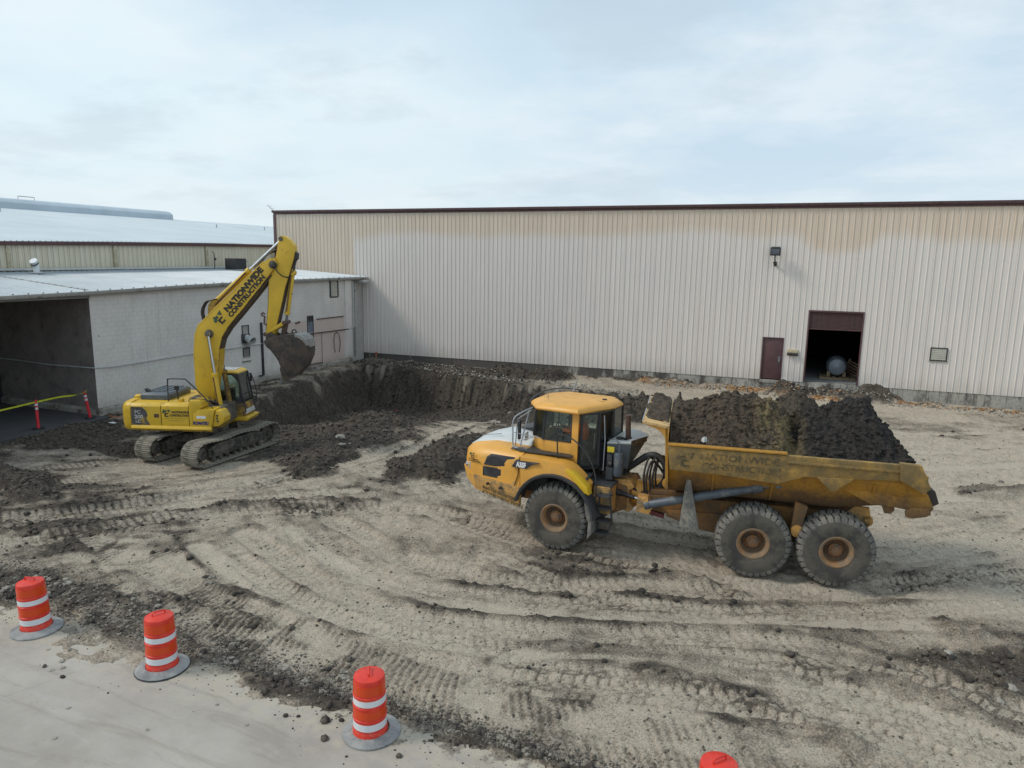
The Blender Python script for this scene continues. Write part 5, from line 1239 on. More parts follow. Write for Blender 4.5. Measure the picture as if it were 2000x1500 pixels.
# faded lettering on the muddy side rail
def on_side(x, z, y=1.603): return frame_M((x, y, z), (-1, 0, -0.006), (0, 0, 1))
text_obj('NATIONWIDE', 0.215, on_side(2.22, 2.80), M_FADED, parent=body, weight=0.002, sx=1.25)
text_obj('CONSTRUCTION', 0.205, on_side(2.16, 2.58), M_FADED, parent=body, weight=0.002, sx=1.06)
def emblem(M, k, par, mats):
    """block arrow emblem: green squares, a triangle and a C shape"""
    a, b_ = mats
    m = MB()
    for q in ([(0.0, 0.50), (0.30, 0.50), (0.30, 0.62), (0.60, 0.62), (0.60, 0.90), (0.35, 0.90), (0.35, 1.0), (0.15, 1.0), (0.15, 0.78), (0.0, 0.78)],):
        m.prism([(x * k, y * k) for x, y in q], 'z', 0, 0.005)
    m.M = M; m.build('emblem_block', a, par, smooth=0)
    m = MB().prism([(0.66 * k, 0.92 * k), (1.15 * k, 1.0 * k), (0.95 * k, 0.55 * k)], 'z', 0, 0.005); m.M = M; m.build('emblem_triangle', a, par, smooth=0)
    m = MB().prism([(x * k, y * k) for x, y in [(0.32, 0.0), (0.85, 0.0), (0.85, 0.15), (0.50, 0.15), (0.50, 0.38), (0.85, 0.38), (0.85, 0.53), (0.32, 0.53)]], 'z', 0.001, 0.007); m.M = M; m.build('emblem_letter', b_, par, smooth=0)
emblem(on_side(2.74, 2.58, 1.602), 0.36, body, (M_FADED, M_FADED))
# hoist cylinders
for s in (1, -1):
    cy = TR(MB().cyl((3.42, s * 0.98, 1.36), (0.78, s * 1.16, 2.13), 0.105, 18).cyl((3.42, s * 0.98, 1.36), (3.30, s * 0.99, 1.395), 0.12, 18).cyl((0.98, s * 1.147, 2.072), (0.76, s * 1.16, 2.136), 0.122, 18), 'hoist_cylinder', M_SLATE, bevel=0.008)
    TR(MB().cyl((0.80, s * 1.16, 2.13), (0.46, s * 1.18, 2.23), 0.07, 14).cyl((0.42, s * 1.10, 2.24), (0.42, s * 1.28, 2.24), 0.085, 14), 'cylinder_rod', M_STEEL, cy, bevel=0.006)
    TR(MB().prism([(3.62, 1.20), (3.30, 1.16), (3.22, 1.35), (3.35, 1.52), (3.60, 1.54)], 'y', s * 0.60, s * 1.06), 'cylinder_mount', M_YELLOW_LOW, cy, bevel=0.015)
# mud flaps behind the front wheels / by the body
for s in (1, -1):
    m = MB().add([(2.40, s * 1.20, 2.42), (2.44, s * 1.20, 2.42), (2.50, s * 1.22, 1.9), (2.32, s * 1.22, 1.9), (2.58, s * 1.25, 1.02), (2.12, s * 1.25, 0.98), (2.40, s * 1.17, 2.42), (2.44, s * 1.17, 2.42), (2.50, s * 1.19, 1.9), (2.32, s * 1.19, 1.9), (2.58, s * 1.22, 1.02), (2.12, s * 1.22, 0.98)],
                 [(0, 1, 2, 3), (3, 2, 4, 5), (7, 6, 9, 8), (8, 9, 11, 10), (1, 7, 8, 2), (2, 8, 10, 4), (6, 0, 3, 9), (9, 3, 5, 11), (5, 4, 10, 11), (0, 6, 7, 1)])
    TR(m, 'mud_flap', simple('grey_rubber_flap', (0.17, 0.165, 0.15), 0.9, 0, 0.2, 4, dirt=(0.30, 0.27, 0.22), dirt_amt=0.4) if 'grey_rubber_flap' not in bpy.data.materials else bpy.data.materials['grey_rubber_flap'], smooth=0)
# reflector plate and maroon skid under the hitch
TR(MB().box(3.36, 3.56, 0.582, 0.59, 1.28, 1.46), 'reflector', M_REFL)
TR(MB().prism([(3.66, 1.20), (3.60, 1.06), (2.95, 0.92), (2.95, 1.02)], 'y', 0.30, 0.60), 'skid_plate', simple('faded_maroon', (0.16, 0.045, 0.045), 0.8, 0, 0.3, 4), bevel=0.008)
# --- hitch: rotating tube and yoke
TR(MB().lathe([(0.001, 3.35), (0.30, 3.35), (0.34, 3.45), (0.34, 3.78), (0.26, 3.86), (0.001, 3.86)], 28, tr(0, 0, 1.36) @ Matrix.Rotation(math.pi / 2, 4, 'Y')), 'hitch_tube', M_YEL, bevel=0.01)
TR(MB().prism([(3.80, 1.70), (3.82, 1.08), (4.05, 1.02), (4.08, 1.25), (3.96, 1.32), (3.96, 1.48), (4.10, 1.56), (4.08, 1.82), (3.92, 1.84)], 'y', -0.24, 0.24), 'hitch_yoke', M_YELLOW_LOW, bevel=0.03)
TR(MB().cyl((3.98, 0, 1.02), (3.98, 0, 1.9), 0.10, 16), 'hitch_pin', M_UNDER)
TR(MB().prism([(3.34, 1.52), (2.55, 1.52), (2.50, 1.62), (3.30, 1.64)], 'y', -0.55, 0.55), 'deck_plate', M_FRAME, bevel=0.01)
TR(MB().box(3.0, 3.28, -0.3, 0.25, 1.64, 1.80).cyl((2.92, 0.2, 1.78), (2.92, 0.42, 1.78), 0.13, 18), 'valve_block', M_YEL, bevel=0.02)
TR(MB().cyl((2.86, 0.38, 1.92), (2.86, 0.52, 1.92), 0.08, 14), 'work_lamp', M_GREYL, bevel=0.01)
# big corrugated hose between the units
hp = []
pa = MF @ Vector((-1.40, 0.05, 1.98)); 
ctrl = [(-1.35, 0.05, 1.93), (-1.62, 0.05, 2.15), (-1.92, 0.05, 2.38), (-2.15, 0.05, 2.42), (-2.36, 0.05, 2.26), (-2.43, 0.05, 1.98), (-2.36, 0.05, 1.72), (-2.20, 0.05, 1.55)]
cc_ = [Vector(v) for v in ctrl]
def cr3(P, n=8):
    P = [2 * P[0] - P[1]] + P + [2 * P[-1] - P[-2]]; out = []
    for i in range(1, len(P) - 2):
        for k in range(n):
            t_ = k / n
            out.append(0.5 * ((2 * P[i]) + (-P[i - 1] + P[i + 1]) * t_ + (2 * P[i - 1] - 5 * P[i] + 4 * P[i + 1] - P[i + 2]) * t_ ** 2 + (-P[i - 1] + 3 * P[i] - 3 * P[i + 1] + P[i + 2]) * t_ ** 3))
    out.append(P[-2]); return out
hp = cr3(cc_, 12)
TF(MB().tube(hp, [0.082 + (0.008 if k % 2 else 0) for k in range(len(hp))], 14), 'corrugated_hose', M_HOSE, smooth=60)
for k, (dx_, dz_, dy_) in enumerate(((0.0, 0.0, 0.0), (0.07, 0.04, 0.08), (0.15, -0.03, 0.16), (-0.06, 0.05, -0.1), (0.22, 0.02, 0.02))):
    c_ = [Vector((3.24 + dx_, 0.40 + dy_, 1.45)), Vector((3.28 + dx_, 0.42 + dy_, 1.95 + dz_)), Vector((3.18 + dx_, 0.3 + dy_, 2.35 + dz_)), Vector((3.02 + dx_, 0.1 + dy_, 2.20 + dz_)), Vector((2.92, 0.0 + dy_, 1.80))]
    TR(MB().tube(cr3(c_, 6), 0.026, 7), 'hydraulic_hose', M_HOSE, smooth=60)
for dy_ in (0, 0.09):
    TF(MB().tube(cr3([Vector((-1.15, 0.1 + dy_, 1.55)), Vector((-1.5, 0.16 + dy_, 1.62)), Vector((-1.8, 0.1 + dy_, 1.45)), Vector((-2.0, 0.2, 1.5))], 6), 0.035, 7), 'hydraulic_hose', M_HOSE, smooth=60)

# --- front unit: chassis
TF(MB().prism([(2.6, 1.1), (2.6, 0.85), (-1.2, 0.85), (-1.55, 1.05), (-1.55, 1.62), (-1.2, 1.7), (0.5, 1.3)], 'y', -0.42, 0.42), 'front_chassis', M_FRAME, bevel=0.02)
TF(MB().prism([(-1.05, 1.75), (-0.85, 1.35), (-1.2, 1.0), (-1.62, 0.95), (-1.72, 1.1), (-1.60, 1.22), (-1.60, 1.52), (-1.72, 1.62), (-1.6, 1.80)], 'y', -0.34, 0.40), 'rear_yoke', M_YELLOW_LOW, bevel=0.03)
TF(MB().cyl((-1.3, 0.42, 1.45), (-1.75, 0.46, 1.38), 0.06, 12).cyl((-1.1, 0.42, 1.5), (-1.4, 0.45, 1.43), 0.085, 14), 'steering_cylinder', M_BLACK, bevel=0.004)
TF(MB().cyl((-1.4, 0.40, 1.43), (-1.85, 0.47, 1.37), 0.028, 10), 'steering_rod', M_CHROME)
TF(MB().lathe([(0.001, -1.1), (0.16, -1.1), (0.15, -0.5), (0.28, -0.2), (0.32, 0), (0.28, 0.2), (0.15, 0.5), (0.16, 1.1), (0.001, 1.1)], 20, tr(0, 0, 0.84) @ Matrix.Rotation(math.pi / 2, 4, 'X')), 'axle', M_UNDER)

# --- hood and body shell (lofted)
def sec(x, w0, zb, zs, ws, zh, wh_, zc):
    half = [(w0, zb), (w0 + 0.0, (zb + zs) / 2), (w0 - 0.01, zs - 0.10), (w0 - 0.05, zs), (ws, (zs + zh) / 2 + 0.02), (wh_, zh)]
    return half, zc
ST = [  # x, side lateral, bottom z, side top z, shoulder lateral, hood edge z, hood edge lateral, top z
    (2.86, 0.86, 1.52, 2.02, 0.78, 2.20, 0.56, 2.24), (2.70, 1.06, 1.52, 2.08, 0.94, 2.29, 0.64, 2.37), (2.45, 1.22, 1.52, 2.14, 1.06, 2.36, 0.68, 2.49),
    (2.0, 1.29, 1.50, 2.22, 1.12, 2.44, 0.70, 2.63), (1.5, 1.35, 1.48, 2.26, 1.10, 2.44, 0.72, 2.73), (1.15, 1.40, 1.48, 2.29, 1.02, 2.42, 0.74, 2.79), (0.98, 1.42, 1.48, 2.30, 1.0, 2.42, 0.75, 2.81)]
rg = []
for (x, w0, zb, zs, ws, zh, wh_, zc) in ST:
    h_ = [(w0, zb), (w0, (zb + zs) / 2), (w0 - 0.01, zs - 0.12), (w0 - 0.045, zs - 0.02), (ws, (zs + zh) / 2 + 0.03), (wh_, zh)]
    rg.append([(x, y, z) for y, z in h_] + [(x, -y, z) for y, z in reversed(h_)])
hoodside = TF(MB().loft(rg), 'engine_housing', M_YEL, bevel=0.0, smooth=50)
rg = []
for (x, w0, zb, zs, ws, zh, wh_, zc) in ST:
    e_ = wh_
    pts_ = [(e_, zh - 0.01), (e_ - 0.02, zh + 0.018), (e_ * 0.75, zh + (zc - zh) * 0.55), (e_ * 0.4, zh + (zc - zh) * 0.9), (0, zc), (-e_ * 0.4, zh + (zc - zh) * 0.9), (-e_ * 0.75, zh + (zc - zh) * 0.55), (-e_ + 0.02, zh + 0.018), (-e_, zh - 0.01)]
    rg.append([(x, y, z) for y, z in pts_])
TF(MB().loft(rg), 'bonnet', simple('pale_grey_bonnet', (0.52, 0.55, 0.55), 0.4, 0, 0.08, 1.2, dirt=(0.40, 0.37, 0.31), dirt_amt=0.12), smooth=50)
TF(MB().add([(2.60, 0.50, 2.46), (2.57, 0.50, 2.475), (1.9, 0.60, 2.62), (1.93, 0.62, 2.60)], [(0, 1, 2, 3)]), 'bonnet_seam', M_DKGREY, smooth=0)
TF(MB().prism([(1.55, 0.22), (1.02, 0.5), (1.02, -0.5), (1.55, -0.22)], 'z', [2.735, 2.80, 2.80, 2.735], [2.765, 2.86, 2.86, 2.765]), 'bonnet_grille', M_DKGREY, bevel=0.01)
# side vents, sunk look: dark frame, inner rings
def sidepl(pts_, d0, d1, x0=2.3, l0=1.30, sl=0.095):
    """polygon on the slanted side panel"""
    return MB().prism(pts_, 'y', [l0 + (x0 - x) * sl + d0 for x, z in pts_], [l0 + (x0 - x) * sl + d1 for x, z in pts_])
for nme, pl in (('vent_grille', [(2.10, 1.91), (2.05, 2.00), (2.00, 2.13), (1.87, 2.225), (1.14, 2.245), (1.31, 1.95), (1.70, 1.92)]), ('vent_grille', [(2.11, 1.86), (1.36, 1.895), (1.43, 1.69), (1.58, 1.595), (2.12, 1.61)])):
    v = TF(sidepl(pl, -0.02, 0.008, l0=1.262), nme, M_DKGREY, bevel=0.004)
    cx_, cz_ = sum(p_[0] for p_ in pl) / len(pl) + 0.08, (2.00 if pl[0][1] > 1.9 else 1.86)
    n_ = 28; blk = []
    for k in range(n_ + 1):
        a = math.pi * k / n_; x = 1.74 + 0.30 * math.cos(a); 
        z = (1.955 + 0.22 * math.sin(a)) if pl[0][1] > 1.9 else (1.855 - 0.20 * math.sin(a))
        blk.append((x, z))
    TF(sidepl(blk, 0.008, 0.0105, l0=1.262), 'radiator_screen', M_BLACK, v, smooth=0)
    TF(sidepl([(p_[0], p_[1]) for p_ in pl[:1]] + [(pl[0][0] - 0.02, pl[0][1]), (pl[-1][0] - 0.02, pl[-1][1] + 0.01), pl[-1]], 0.008, 0.02, l0=1.262), 'vent_edge', M_BLACK, v, smooth=0)
bdg = TF(sidepl([(1.07, 2.215), (0.40, 2.235), (0.62, 2.15), (0.76, 2.03), (1.20, 2.02)], -0.03, 0.066, l0=1.262, sl=0.13), 'badge_plate', M_DKGREY, bevel=0.003)
text_obj('A35F', 0.18, MF @ frame_M((1.045, 1.262 + 1.255 * 0.13 + 0.070, 2.055), (-1, 0.13, 0.0), (0, 0, 1)), M_WHITE, parent=bdg, weight=0.010, sx=0.72)
TF(sidepl([(0.985, 2.30), (0.975, 2.30), (1.03, 1.80), (1.14, 1.50), (1.15, 1.50), (1.04, 1.80)], 0.0, 0.045, l0=1.262, sl=0.11), 'panel_seam', M_SEAM, smooth=0)
emblem(MF @ frame_M((2.56, 1.215, 2.02), (-1, 0.22, 0), (0, 0, 1)), 0.15, hoodside, (M_GREEN, M_INK))
for k in range(2): text_obj(('NATIONWIDE', 'CONSTRUCTION')[k], 0.045, MF @ frame_M((2.60, 1.205, 1.97 - 0.05 * k), (-1, 0.22, 0), (0, 0, 1)), M_INK, parent=hoodside, sx=1.2)
TF(MB().box(0.4, 1.0, -1.0, 1.0, 1.3, 2.30), 'firewall', M_BLACK, smooth=0)
# headlights
for s in (1, -1):
    hl = TF(MB().prism([(2.83, s * 0.90), (2.60, s * 1.145), (2.50, s * 1.10), (2.70, s * 0.86)], 'z', 1.67, 1.87), 'headlight', simple('headlight_glass', (0.45, 0.47, 0.50), 0.15, 0.3, 0.1, 8) if 'headlight_glass' not in bpy.data.materials else bpy.data.materials['headlight_glass'], bevel=0.012)
    TF(MB().cyl((2.70, s * 1.0, 1.77), (2.77, s * 1.05, 1.77), 0.06, 12), 'headlight_bulb', M_CHROME, hl)
# bumper: broad tapered apron with an angled lower edge
for s in (1, -1):
    pl = [(0.93, 1.50), (0.95, 1.0), (2.36, 1.18), (2.42, 1.58)]
    lat = [1.50, 1.50, 1.24, 1.27]
    TF(MB().prism(pl, 'y', [s * v for v in lat], [s * (v - 0.12) for v in lat]), 'bumper_side', M_YELLOW_LOW, bevel=0.015)
    for x, z in ((1.93, 1.43), (1.52, 1.39)):
        TF(MB().cyl((x, s * 1.30, z), (x, s * (1.30 + (2.36 - x) * 0.0 + 0.04 + (2.4 - x) * 0.155), z), 0.035, 12), 'bumper_hole', M_BLACK)
TF(MB().loft([[(2.36, 1.24, 1.18), (2.42, 1.27, 1.58), (2.30, 1.15, 1.56), (2.26, 1.12, 1.2)], [(2.90, 0.75, 1.28), (2.98, 0.78, 1.66), (2.84, 0.70, 1.66), (2.78, 0.66, 1.28)], [(2.98, 0.0, 1.30), (3.07, 0.0, 1.68), (2.9, 0.0, 1.68), (2.85, 0.0, 1.30)], [(2.90, -0.75, 1.28), (2.98, -0.78, 1.66), (2.84, -0.70, 1.66), (2.78, -0.66, 1.28)], [(2.36, -1.24, 1.18), (2.42, -1.27, 1.58), (2.30, -1.15, 1.56), (2.26, -1.12, 1.2)]]), 'bumper_front', M_YEL, bevel=0.012, smooth=25)
for k in range(2): text_obj(('NATIONWIDE', 'CONSTRUCTION')[k], 0.13, MF @ frame_M((2.12, 1.29 + 0.012, 1.26 - 0.13 * k), (-1, 0.186, -0.125), (0, 0, 1)), M_FADED, parent=hoodside, sx=1.3, weight=0.002)
# fenders with wheel arch
for s in (1, -1):
    R_ = 1.03; cz = 0.93
    arcp = [(R_ * math.cos(math.radians(a)), cz + R_ * math.sin(math.radians(a))) for a in range(28, 146, 6)]
    outer = [(-0.98, 1.55), (-0.93, 1.68), (-0.60, 2.02), (-0.38, 2.20), (-0.20, 2.28), (0.6, 2.31), (1.0, 2.31), (1.01, 1.52)]
    poly = arcp + outer
    # build the fender side as a strip between arch and outline
    m = MB(); A_ = arcp; n_ = len(A_)
    def outz(x): return float(np.interp(x, [-1.0, -0.93, -0.60, -0.38, -0.2, 0.6, 1.05], [1.58, 1.70, 2.03, 2.20, 2.28, 2.31, 2.31]))
    O_ = [(max(-0.96, min(1.01, x * 1.04)), max(outz(max(-0.96, min(1.01, x * 1.04))), z + 0.05)) for x, z in A_]
    vs = []
    for (ax, az), (ox, oz) in zip(A_, O_):
        vs += [(ax, s * 1.53, az), (ox, s * 1.49, oz), (ax, s * 1.02, az), (ox, s * 1.02, oz + 0.02)]
    fs = []
    for i in range(n_ - 1):
        b = i * 4; c_ = b + 4
        fs += [(b, b + 1, c_ + 1, c_), (b + 2, c_ + 2, c_ + 3, b + 3), (b + 1, b + 3, c_ + 3, c_ + 1), (b, c_, c_ + 2, b + 2)]
    fs += [(0, 2, 3, 1), ((n_ - 1) * 4, (n_ - 1) * 4 + 1, (n_ - 1) * 4 + 3, (n_ - 1) * 4 + 2)]
    m.add(vs, fs)
    f_ = TF(m, 'fender', M_YEL, smooth=40)
    rr_ = []
    for a in range(14, 178, 6):
        a = math.radians(a); ca, sa = math.cos(a), math.sin(a); xo = 1.0
        rr_.append([((R_ - 0.02) * ca, s * 1.10, cz + (R_ - 0.02) * sa), ((R_ - 0.02) * ca, s * 1.60, cz + (R_ - 0.02) * sa), ((R_ + 0.04) * ca, s * 1.62, cz + (R_ + 0.04) * sa), ((R_ + 0.06) * ca, s * 1.545, cz + (R_ + 0.06) * sa), ((R_ + 0.03) * ca, s * 1.10, cz + (R_ + 0.03) * sa)])
    TF(MB().loft(rr_), 'fender_lip', M_DKGREY, f_, smooth=50)
# bright rear part of the left fender
TF(MB().prism([(-0.93, 1.62), (-0.88, 1.80), (-0.55, 2.10), (-0.35, 2.20), (-0.30, 2.12), (-0.50, 1.96), (-0.80, 1.66)], 'y', 1.30, 1.545), 'fender_tail', simple('fresh_yellow', (0.66, 0.42, 0.02), 0.45, 0, 0.1, 2), bevel=0.01)
# walkway grating along the bonnet
wk = TF(MB().prism([(1.40, 1.02), (1.46, 0.86), (1.35, 0.70), (-0.14, 0.70), (-0.32, 1.10), (1.12, 1.18)], 'z', 2.36, 2.39), 'walkway', M_DKGREY, bevel=0.006)
mb = MB()
for k in range(30):
    x = 1.38 - 0.056 * k; mb.box(x - 0.014, x + 0.014, 0.70, 1.14, 2.39, 2.405)
e_ = TF(mb, 'grating_bar', M_STEEL, wk, smooth=0); e_['kind'] = 'stuff'
# --- cab
CZ0, CZ1 = 2.69, 3.47
plan = {'F0': (0.97, 0.62), 'A': (0.58, 0.92), 'B': (-0.20, 0.92), 'C': (-0.38, 0.95), 'D': (-0.80, 0.56), 'E': (-0.99, 0.05), 'G': (-1.0, -0.70), 'H': (-0.4, -0.92), 'I': (0.58, -0.92), 'J': (0.97, -0.62)}
top_in = 0.94
def cp(k, z, f=1.0):
    x, y = plan[k]; ff = 1 + (top_in - 1) * max(0, min(1, (z - CZ0) / (CZ1 - CZ0)))
    return (x * f * (ff if x > 0 else 1), y * f * ff, z)
low = ['F0', 'A', 'B', 'C']
# lower yellow panel under the windows (front and left side), and full cab floor shell
m = MB()
order = ['J', 'F0', 'A', 'B', 'C']
vs = []; 
for k in order: vs += [cp(k, 2.20), cp(k, CZ0), cp(k, 2.20, 0.93), cp(k, CZ0, 0.93)]
fs = []
for i in range(len(order) - 1):
    b = 4 * i; c_ = b + 4; fs += [(b, c_, c_ + 1, b + 1), (b + 2, b + 3, c_ + 3, c_ + 2), (b + 1, c_ + 1, c_ + 3, b + 3), (b, b + 2, c_ + 2, c_)]
fs += [(0, 1, 3, 2), (16, 18, 19, 17)]
m.add(vs, fs); cablow = TF(m, 'cab_lower_panel', M_YEL, bevel=0.012, smooth=30)
m = MB(); order2 = ['C', 'D', 'E', 'G', 'H', 'I', 'J']
vs = []
for k in order2: vs += [cp(k, 2.05), cp(k, 2.32 if k in ('C', 'D', 'E') else CZ0), cp(k, 2.05, 0.94), cp(k, 2.32 if k in ('C', 'D', 'E') else CZ0, 0.94)]
fs = []
for i in range(len(order2) - 1):
    b = 4 * i; c_ = b + 4; fs += [(b, c_, c_ + 1, b + 1), (b + 2, b + 3, c_ + 3, c_ + 2), (b + 1, c_ + 1, c_ + 3, b + 3), (b, b + 2, c_ + 2, c_)]
m.add(vs, fs); TF(m, 'cab_rear_panel', M_BLACK, bevel=0.008, smooth=30)
TF(MB().prism([plan[k] for k in ('F0', 'A', 'B', 'C', 'D', 'E', 'G', 'H', 'I', 'J')], 'z', 2.03, 2.10), 'cab_floor', M_BLACK, smooth=0)
# pillars
def pillar(k, r, mat, z0=CZ0, z1=CZ1 + 0.02, r2=None):
    p0 = Vector(cp(k, z0)); p1 = Vector(cp(k, z1)); TF(MB().tube([p0, p1], [r, r2 or r], 8), 'cab_pillar', mat)
for k in ('F0', 'J', 'A', 'I', 'H', 'G', 'E', 'D'): pillar(k, 0.036, M_BLACK, CZ0 if k in ('F0', 'J', 'A', 'I', 'H', 'G') else 2.1)
# the broad yellow B pillar
b0, b1, c0, c1 = Vector(cp('B', 2.15)), Vector(cp('B', CZ1)), Vector(cp('C', 2.15)), Vector(cp('C', CZ1))
m = MB(); n_ = Vector((0, 0.035, 0))
m.add([b0 - n_, c0 - n_, c1 - n_, b1 - n_, b0 + n_, c0 + n_, c1 + n_, b1 + n_], [(0, 1, 2, 3), (4, 7, 6, 5), (0, 4, 5, 1), (1, 5, 6, 2), (2, 6, 7, 3), (3, 7, 4, 0)])
TF(m, 'door_pillar', M_YEL, bevel=0.008)
def pane(k0, k1, name, mat, z0=CZ0 + 0.02, z1=CZ1 - 0.02, inset=0.02, par=None, th=0.008):
    a, b = Vector(cp(k0, z0)), Vector(cp(k1, z0)); c_, d = Vector(cp(k1, z1)), Vector(cp(k0, z1))
    u_ = (b - a).normalized(); n_ = u_.cross(Vector((0, 0, 1))) * th; a += u_ * inset; b -= u_ * inset; c_ -= u_ * inset; d += u_ * inset
    m = MB().add([a, b, c_, d, a + n_, b + n_, c_ + n_, d + n_], [(0, 1, 2, 3), (4, 7, 6, 5), (0, 4, 5, 1), (1, 5, 6, 2), (2, 6, 7, 3), (3, 7, 4, 0)])
    return TF(m, name, mat, par, smooth=0)
def frame_(k0, k1, w, name, mat, z0, z1, par=None, th=0.03):
    a, b = Vector(cp(k0, z0)), Vector(cp(k1, z0)); c_, d = Vector(cp(k1, z1)), Vector(cp(k0, z1))
    u_ = (b - a).normalized(); up = Vector((0, 0, 1)); n_ = u_.cross(up) * th * 0.5
    inn = [a + u_ * w + up * w, b - u_ * w + up * w, c_ - u_ * w - up * w, d + u_ * w - up * w]; out = [a, b, c_, d]
    vs = [p - n_ for p in out] + [p - n_ for p in inn] + [p + n_ for p in out] + [p + n_ for p in inn]; fs = []
    for i in range(4):
        j = (i + 1) % 4; fs += [(i, j, 4 + j, 4 + i), (8 + i, 12 + i, 12 + j, 8 + j), (i, 8 + i, 8 + j, j), (4 + i, 4 + j, 12 + j, 12 + i)]
    return TF(MB().add(vs, fs), name, mat, par, bevel=0.004)
pane('J', 'F0', 'windscreen', M_GLASS); pane('F0', 'A', 'windscreen', M_GLASS); pane('I', 'J', 'windscreen', M_GLASS)
sw = frame_('A', 'B', 0.035, 'side_window', M_BLACK, CZ0 + 0.005, CZ1); pane('A', 'B', 'pane', M_GLASS, par=sw, inset=0.035)
mid_a, mid_b = Vector(cp('A', CZ0)).lerp(Vector(cp('B', CZ0)), 0.52), Vector(cp('A', CZ1)).lerp(Vector(cp('B', CZ1)), 0.50)
TF(MB().tube([mid_a, mid_b], 0.012, 6), 'window_divider', M_BLACK, sw)
plan['C2'] = (-0.42, 0.925)
door = frame_('C2', 'D', 0.055, 'cab_door', M_BLACK, 2.13, CZ1, th=0.05); pane('C2', 'D', 'pane', M_GLASS_D, z0=2.17, z1=CZ1 - 0.05, inset=0.05, par=door)
TF(MB().tube([Vector(cp('D', 2.55)) + Vector((0.10, 0.08, 0)), Vector(cp('D', 2.95)) + Vector((0.10, 0.08, 0))], 0.014, 6), 'handle', M_RAIL, door)
rw = frame_('D', 'E', 0.04, 'rear_side_window', M_BLACK, 2.62, CZ1); pane('D', 'E', 'pane', M_GLASS, z0=2.66, z1=CZ1 - 0.03, inset=0.04, par=rw)
TF(MB().add([cp('D', 2.1), cp('E', 2.1), cp('E', 2.62), cp('D', 2.62)], [(0, 1, 2, 3)]), 'rear_side_panel', M_BLACK, smooth=0)
pane('E', 'G', 'rear_window', M_GLASS_D); pane('G', 'H', 'side_window', M_GLASS); pane('H', 'I', 'side_window', M_GLASS)
# roof
rp = [(1.14, 0.48), (0.76, 1.02), (-0.42, 1.12), (-0.98, 0.05), (-1.06, -0.55), (-0.80, -0.95), (0.72, -1.02), (1.14, -0.50)]
def inset(poly, k): 
    cx, cy = sum(p_[0] for p_ in poly) / len(poly), sum(p_[1] for p_ in poly) / len(poly)
    return [(cx + (x - cx) * k, cy + (y - cy) * k) for x, y in poly]
rings = []
for k, z in ((0.90, 3.455), (0.985, 3.475), (1.0, 3.51), (0.985, 3.56), (0.90, 3.625), (0.80, 3.655), (0.60, 3.668), (0.2, 3.672)):
    rings.append([(x, y, z) for x, y in inset(rp, k)])
roof = TF(MB().loft(rings), 'cab_roof', M_YEL, smooth=38, bevel=0)
TF(MB().tube([(0.35, 0.78, 3.648), (0.30, -0.75, 3.648)], 0.005, 4), 'roof_seam', M_SEAM, roof); TF(MB().tube([(0.33, 0.12, 3.672), (-0.75, 0.08, 3.66)], 0.005, 4), 'roof_seam', M_SEAM, roof)
TF(MB().tube([(0.62, 0.55, 3.64), (0.62, 0.56, 3.83)], 0.006, 5), 'aerial', M_BLACK, roof); TF(MB().box(-0.72, -0.62, -0.20, -0.12, 3.66, 3.69), 'beacon_socket', M_BLACK, roof, bevel=0.005)
TF(MB().tube(cr3([Vector((1.17, 0.50, 3.54)), Vector((1.20, 0.2, 3.60)), Vector((1.20, -0.4, 3.66)), Vector((1.08, -0.8, 3.68)), Vector((0.8, -1.06, 3.70)), Vector((0.3, -1.10, 3.68))], 5), 0.018, 6), 'roof_rail', M_DKGREY, roof)
TF(MB().tube([(0.55, -1.0, 3.55), (0.45, -1.05, 3.95)], 0.025, 6), 'exhaust_tip', M_RAIL, roof)
# guard rail and mirror at the front left of the cab
grl = TF(MB().tube(cr3([Vector((1.02, 0.60, 3.42)), Vector((1.25, 0.78, 3.30)), Vector((1.42, 0.92, 3.12)), Vector((1.40, 1.0, 2.75)), Vector((1.36, 1.05, 2.45)), Vector((1.20, 1.10, 2.42))], 6), 0.020, 7), 'guard_rail', M_RAIL)
TF(MB().tube([(1.34, 0.85, 3.14), (1.33, 0.98, 2.42)], 0.014, 6).tube([(1.08, 0.70, 3.35), (1.18, 1.0, 2.45)], 0.018, 6).tube([(1.38, 0.95, 2.78), (0.62, 0.96, 2.72)], 0.012, 6).tube([(1.34, 0.86, 3.12), (1.0, 0.75, 3.38)], 0.014, 6), 'rail_strut', M_RAIL, grl)
mr_ = TF(MB().prism([(0.86, 2.62), (0.95, 2.60), (0.97, 3.08), (0.90, 3.14), (0.85, 3.08)], 'x', 1.22, 1.29), 'mirror', M_BLACK, bevel=0.02)
TF(MB().prism([(0.70, 2.58), (0.90, 2.58), (0.92, 2.78), (0.72, 2.80)], 'x', 1.08, 1.11), 'lower_mirror', M_GREYL, mr_, bevel=0.01)
TF(MB().tube([(0.95, 1.13, 2.42), (1.18, 1.12, 2.62), (0.7, 1.02, 2.78)], 0.012, 6), 'wiper_arm', M_RAIL, mr_)
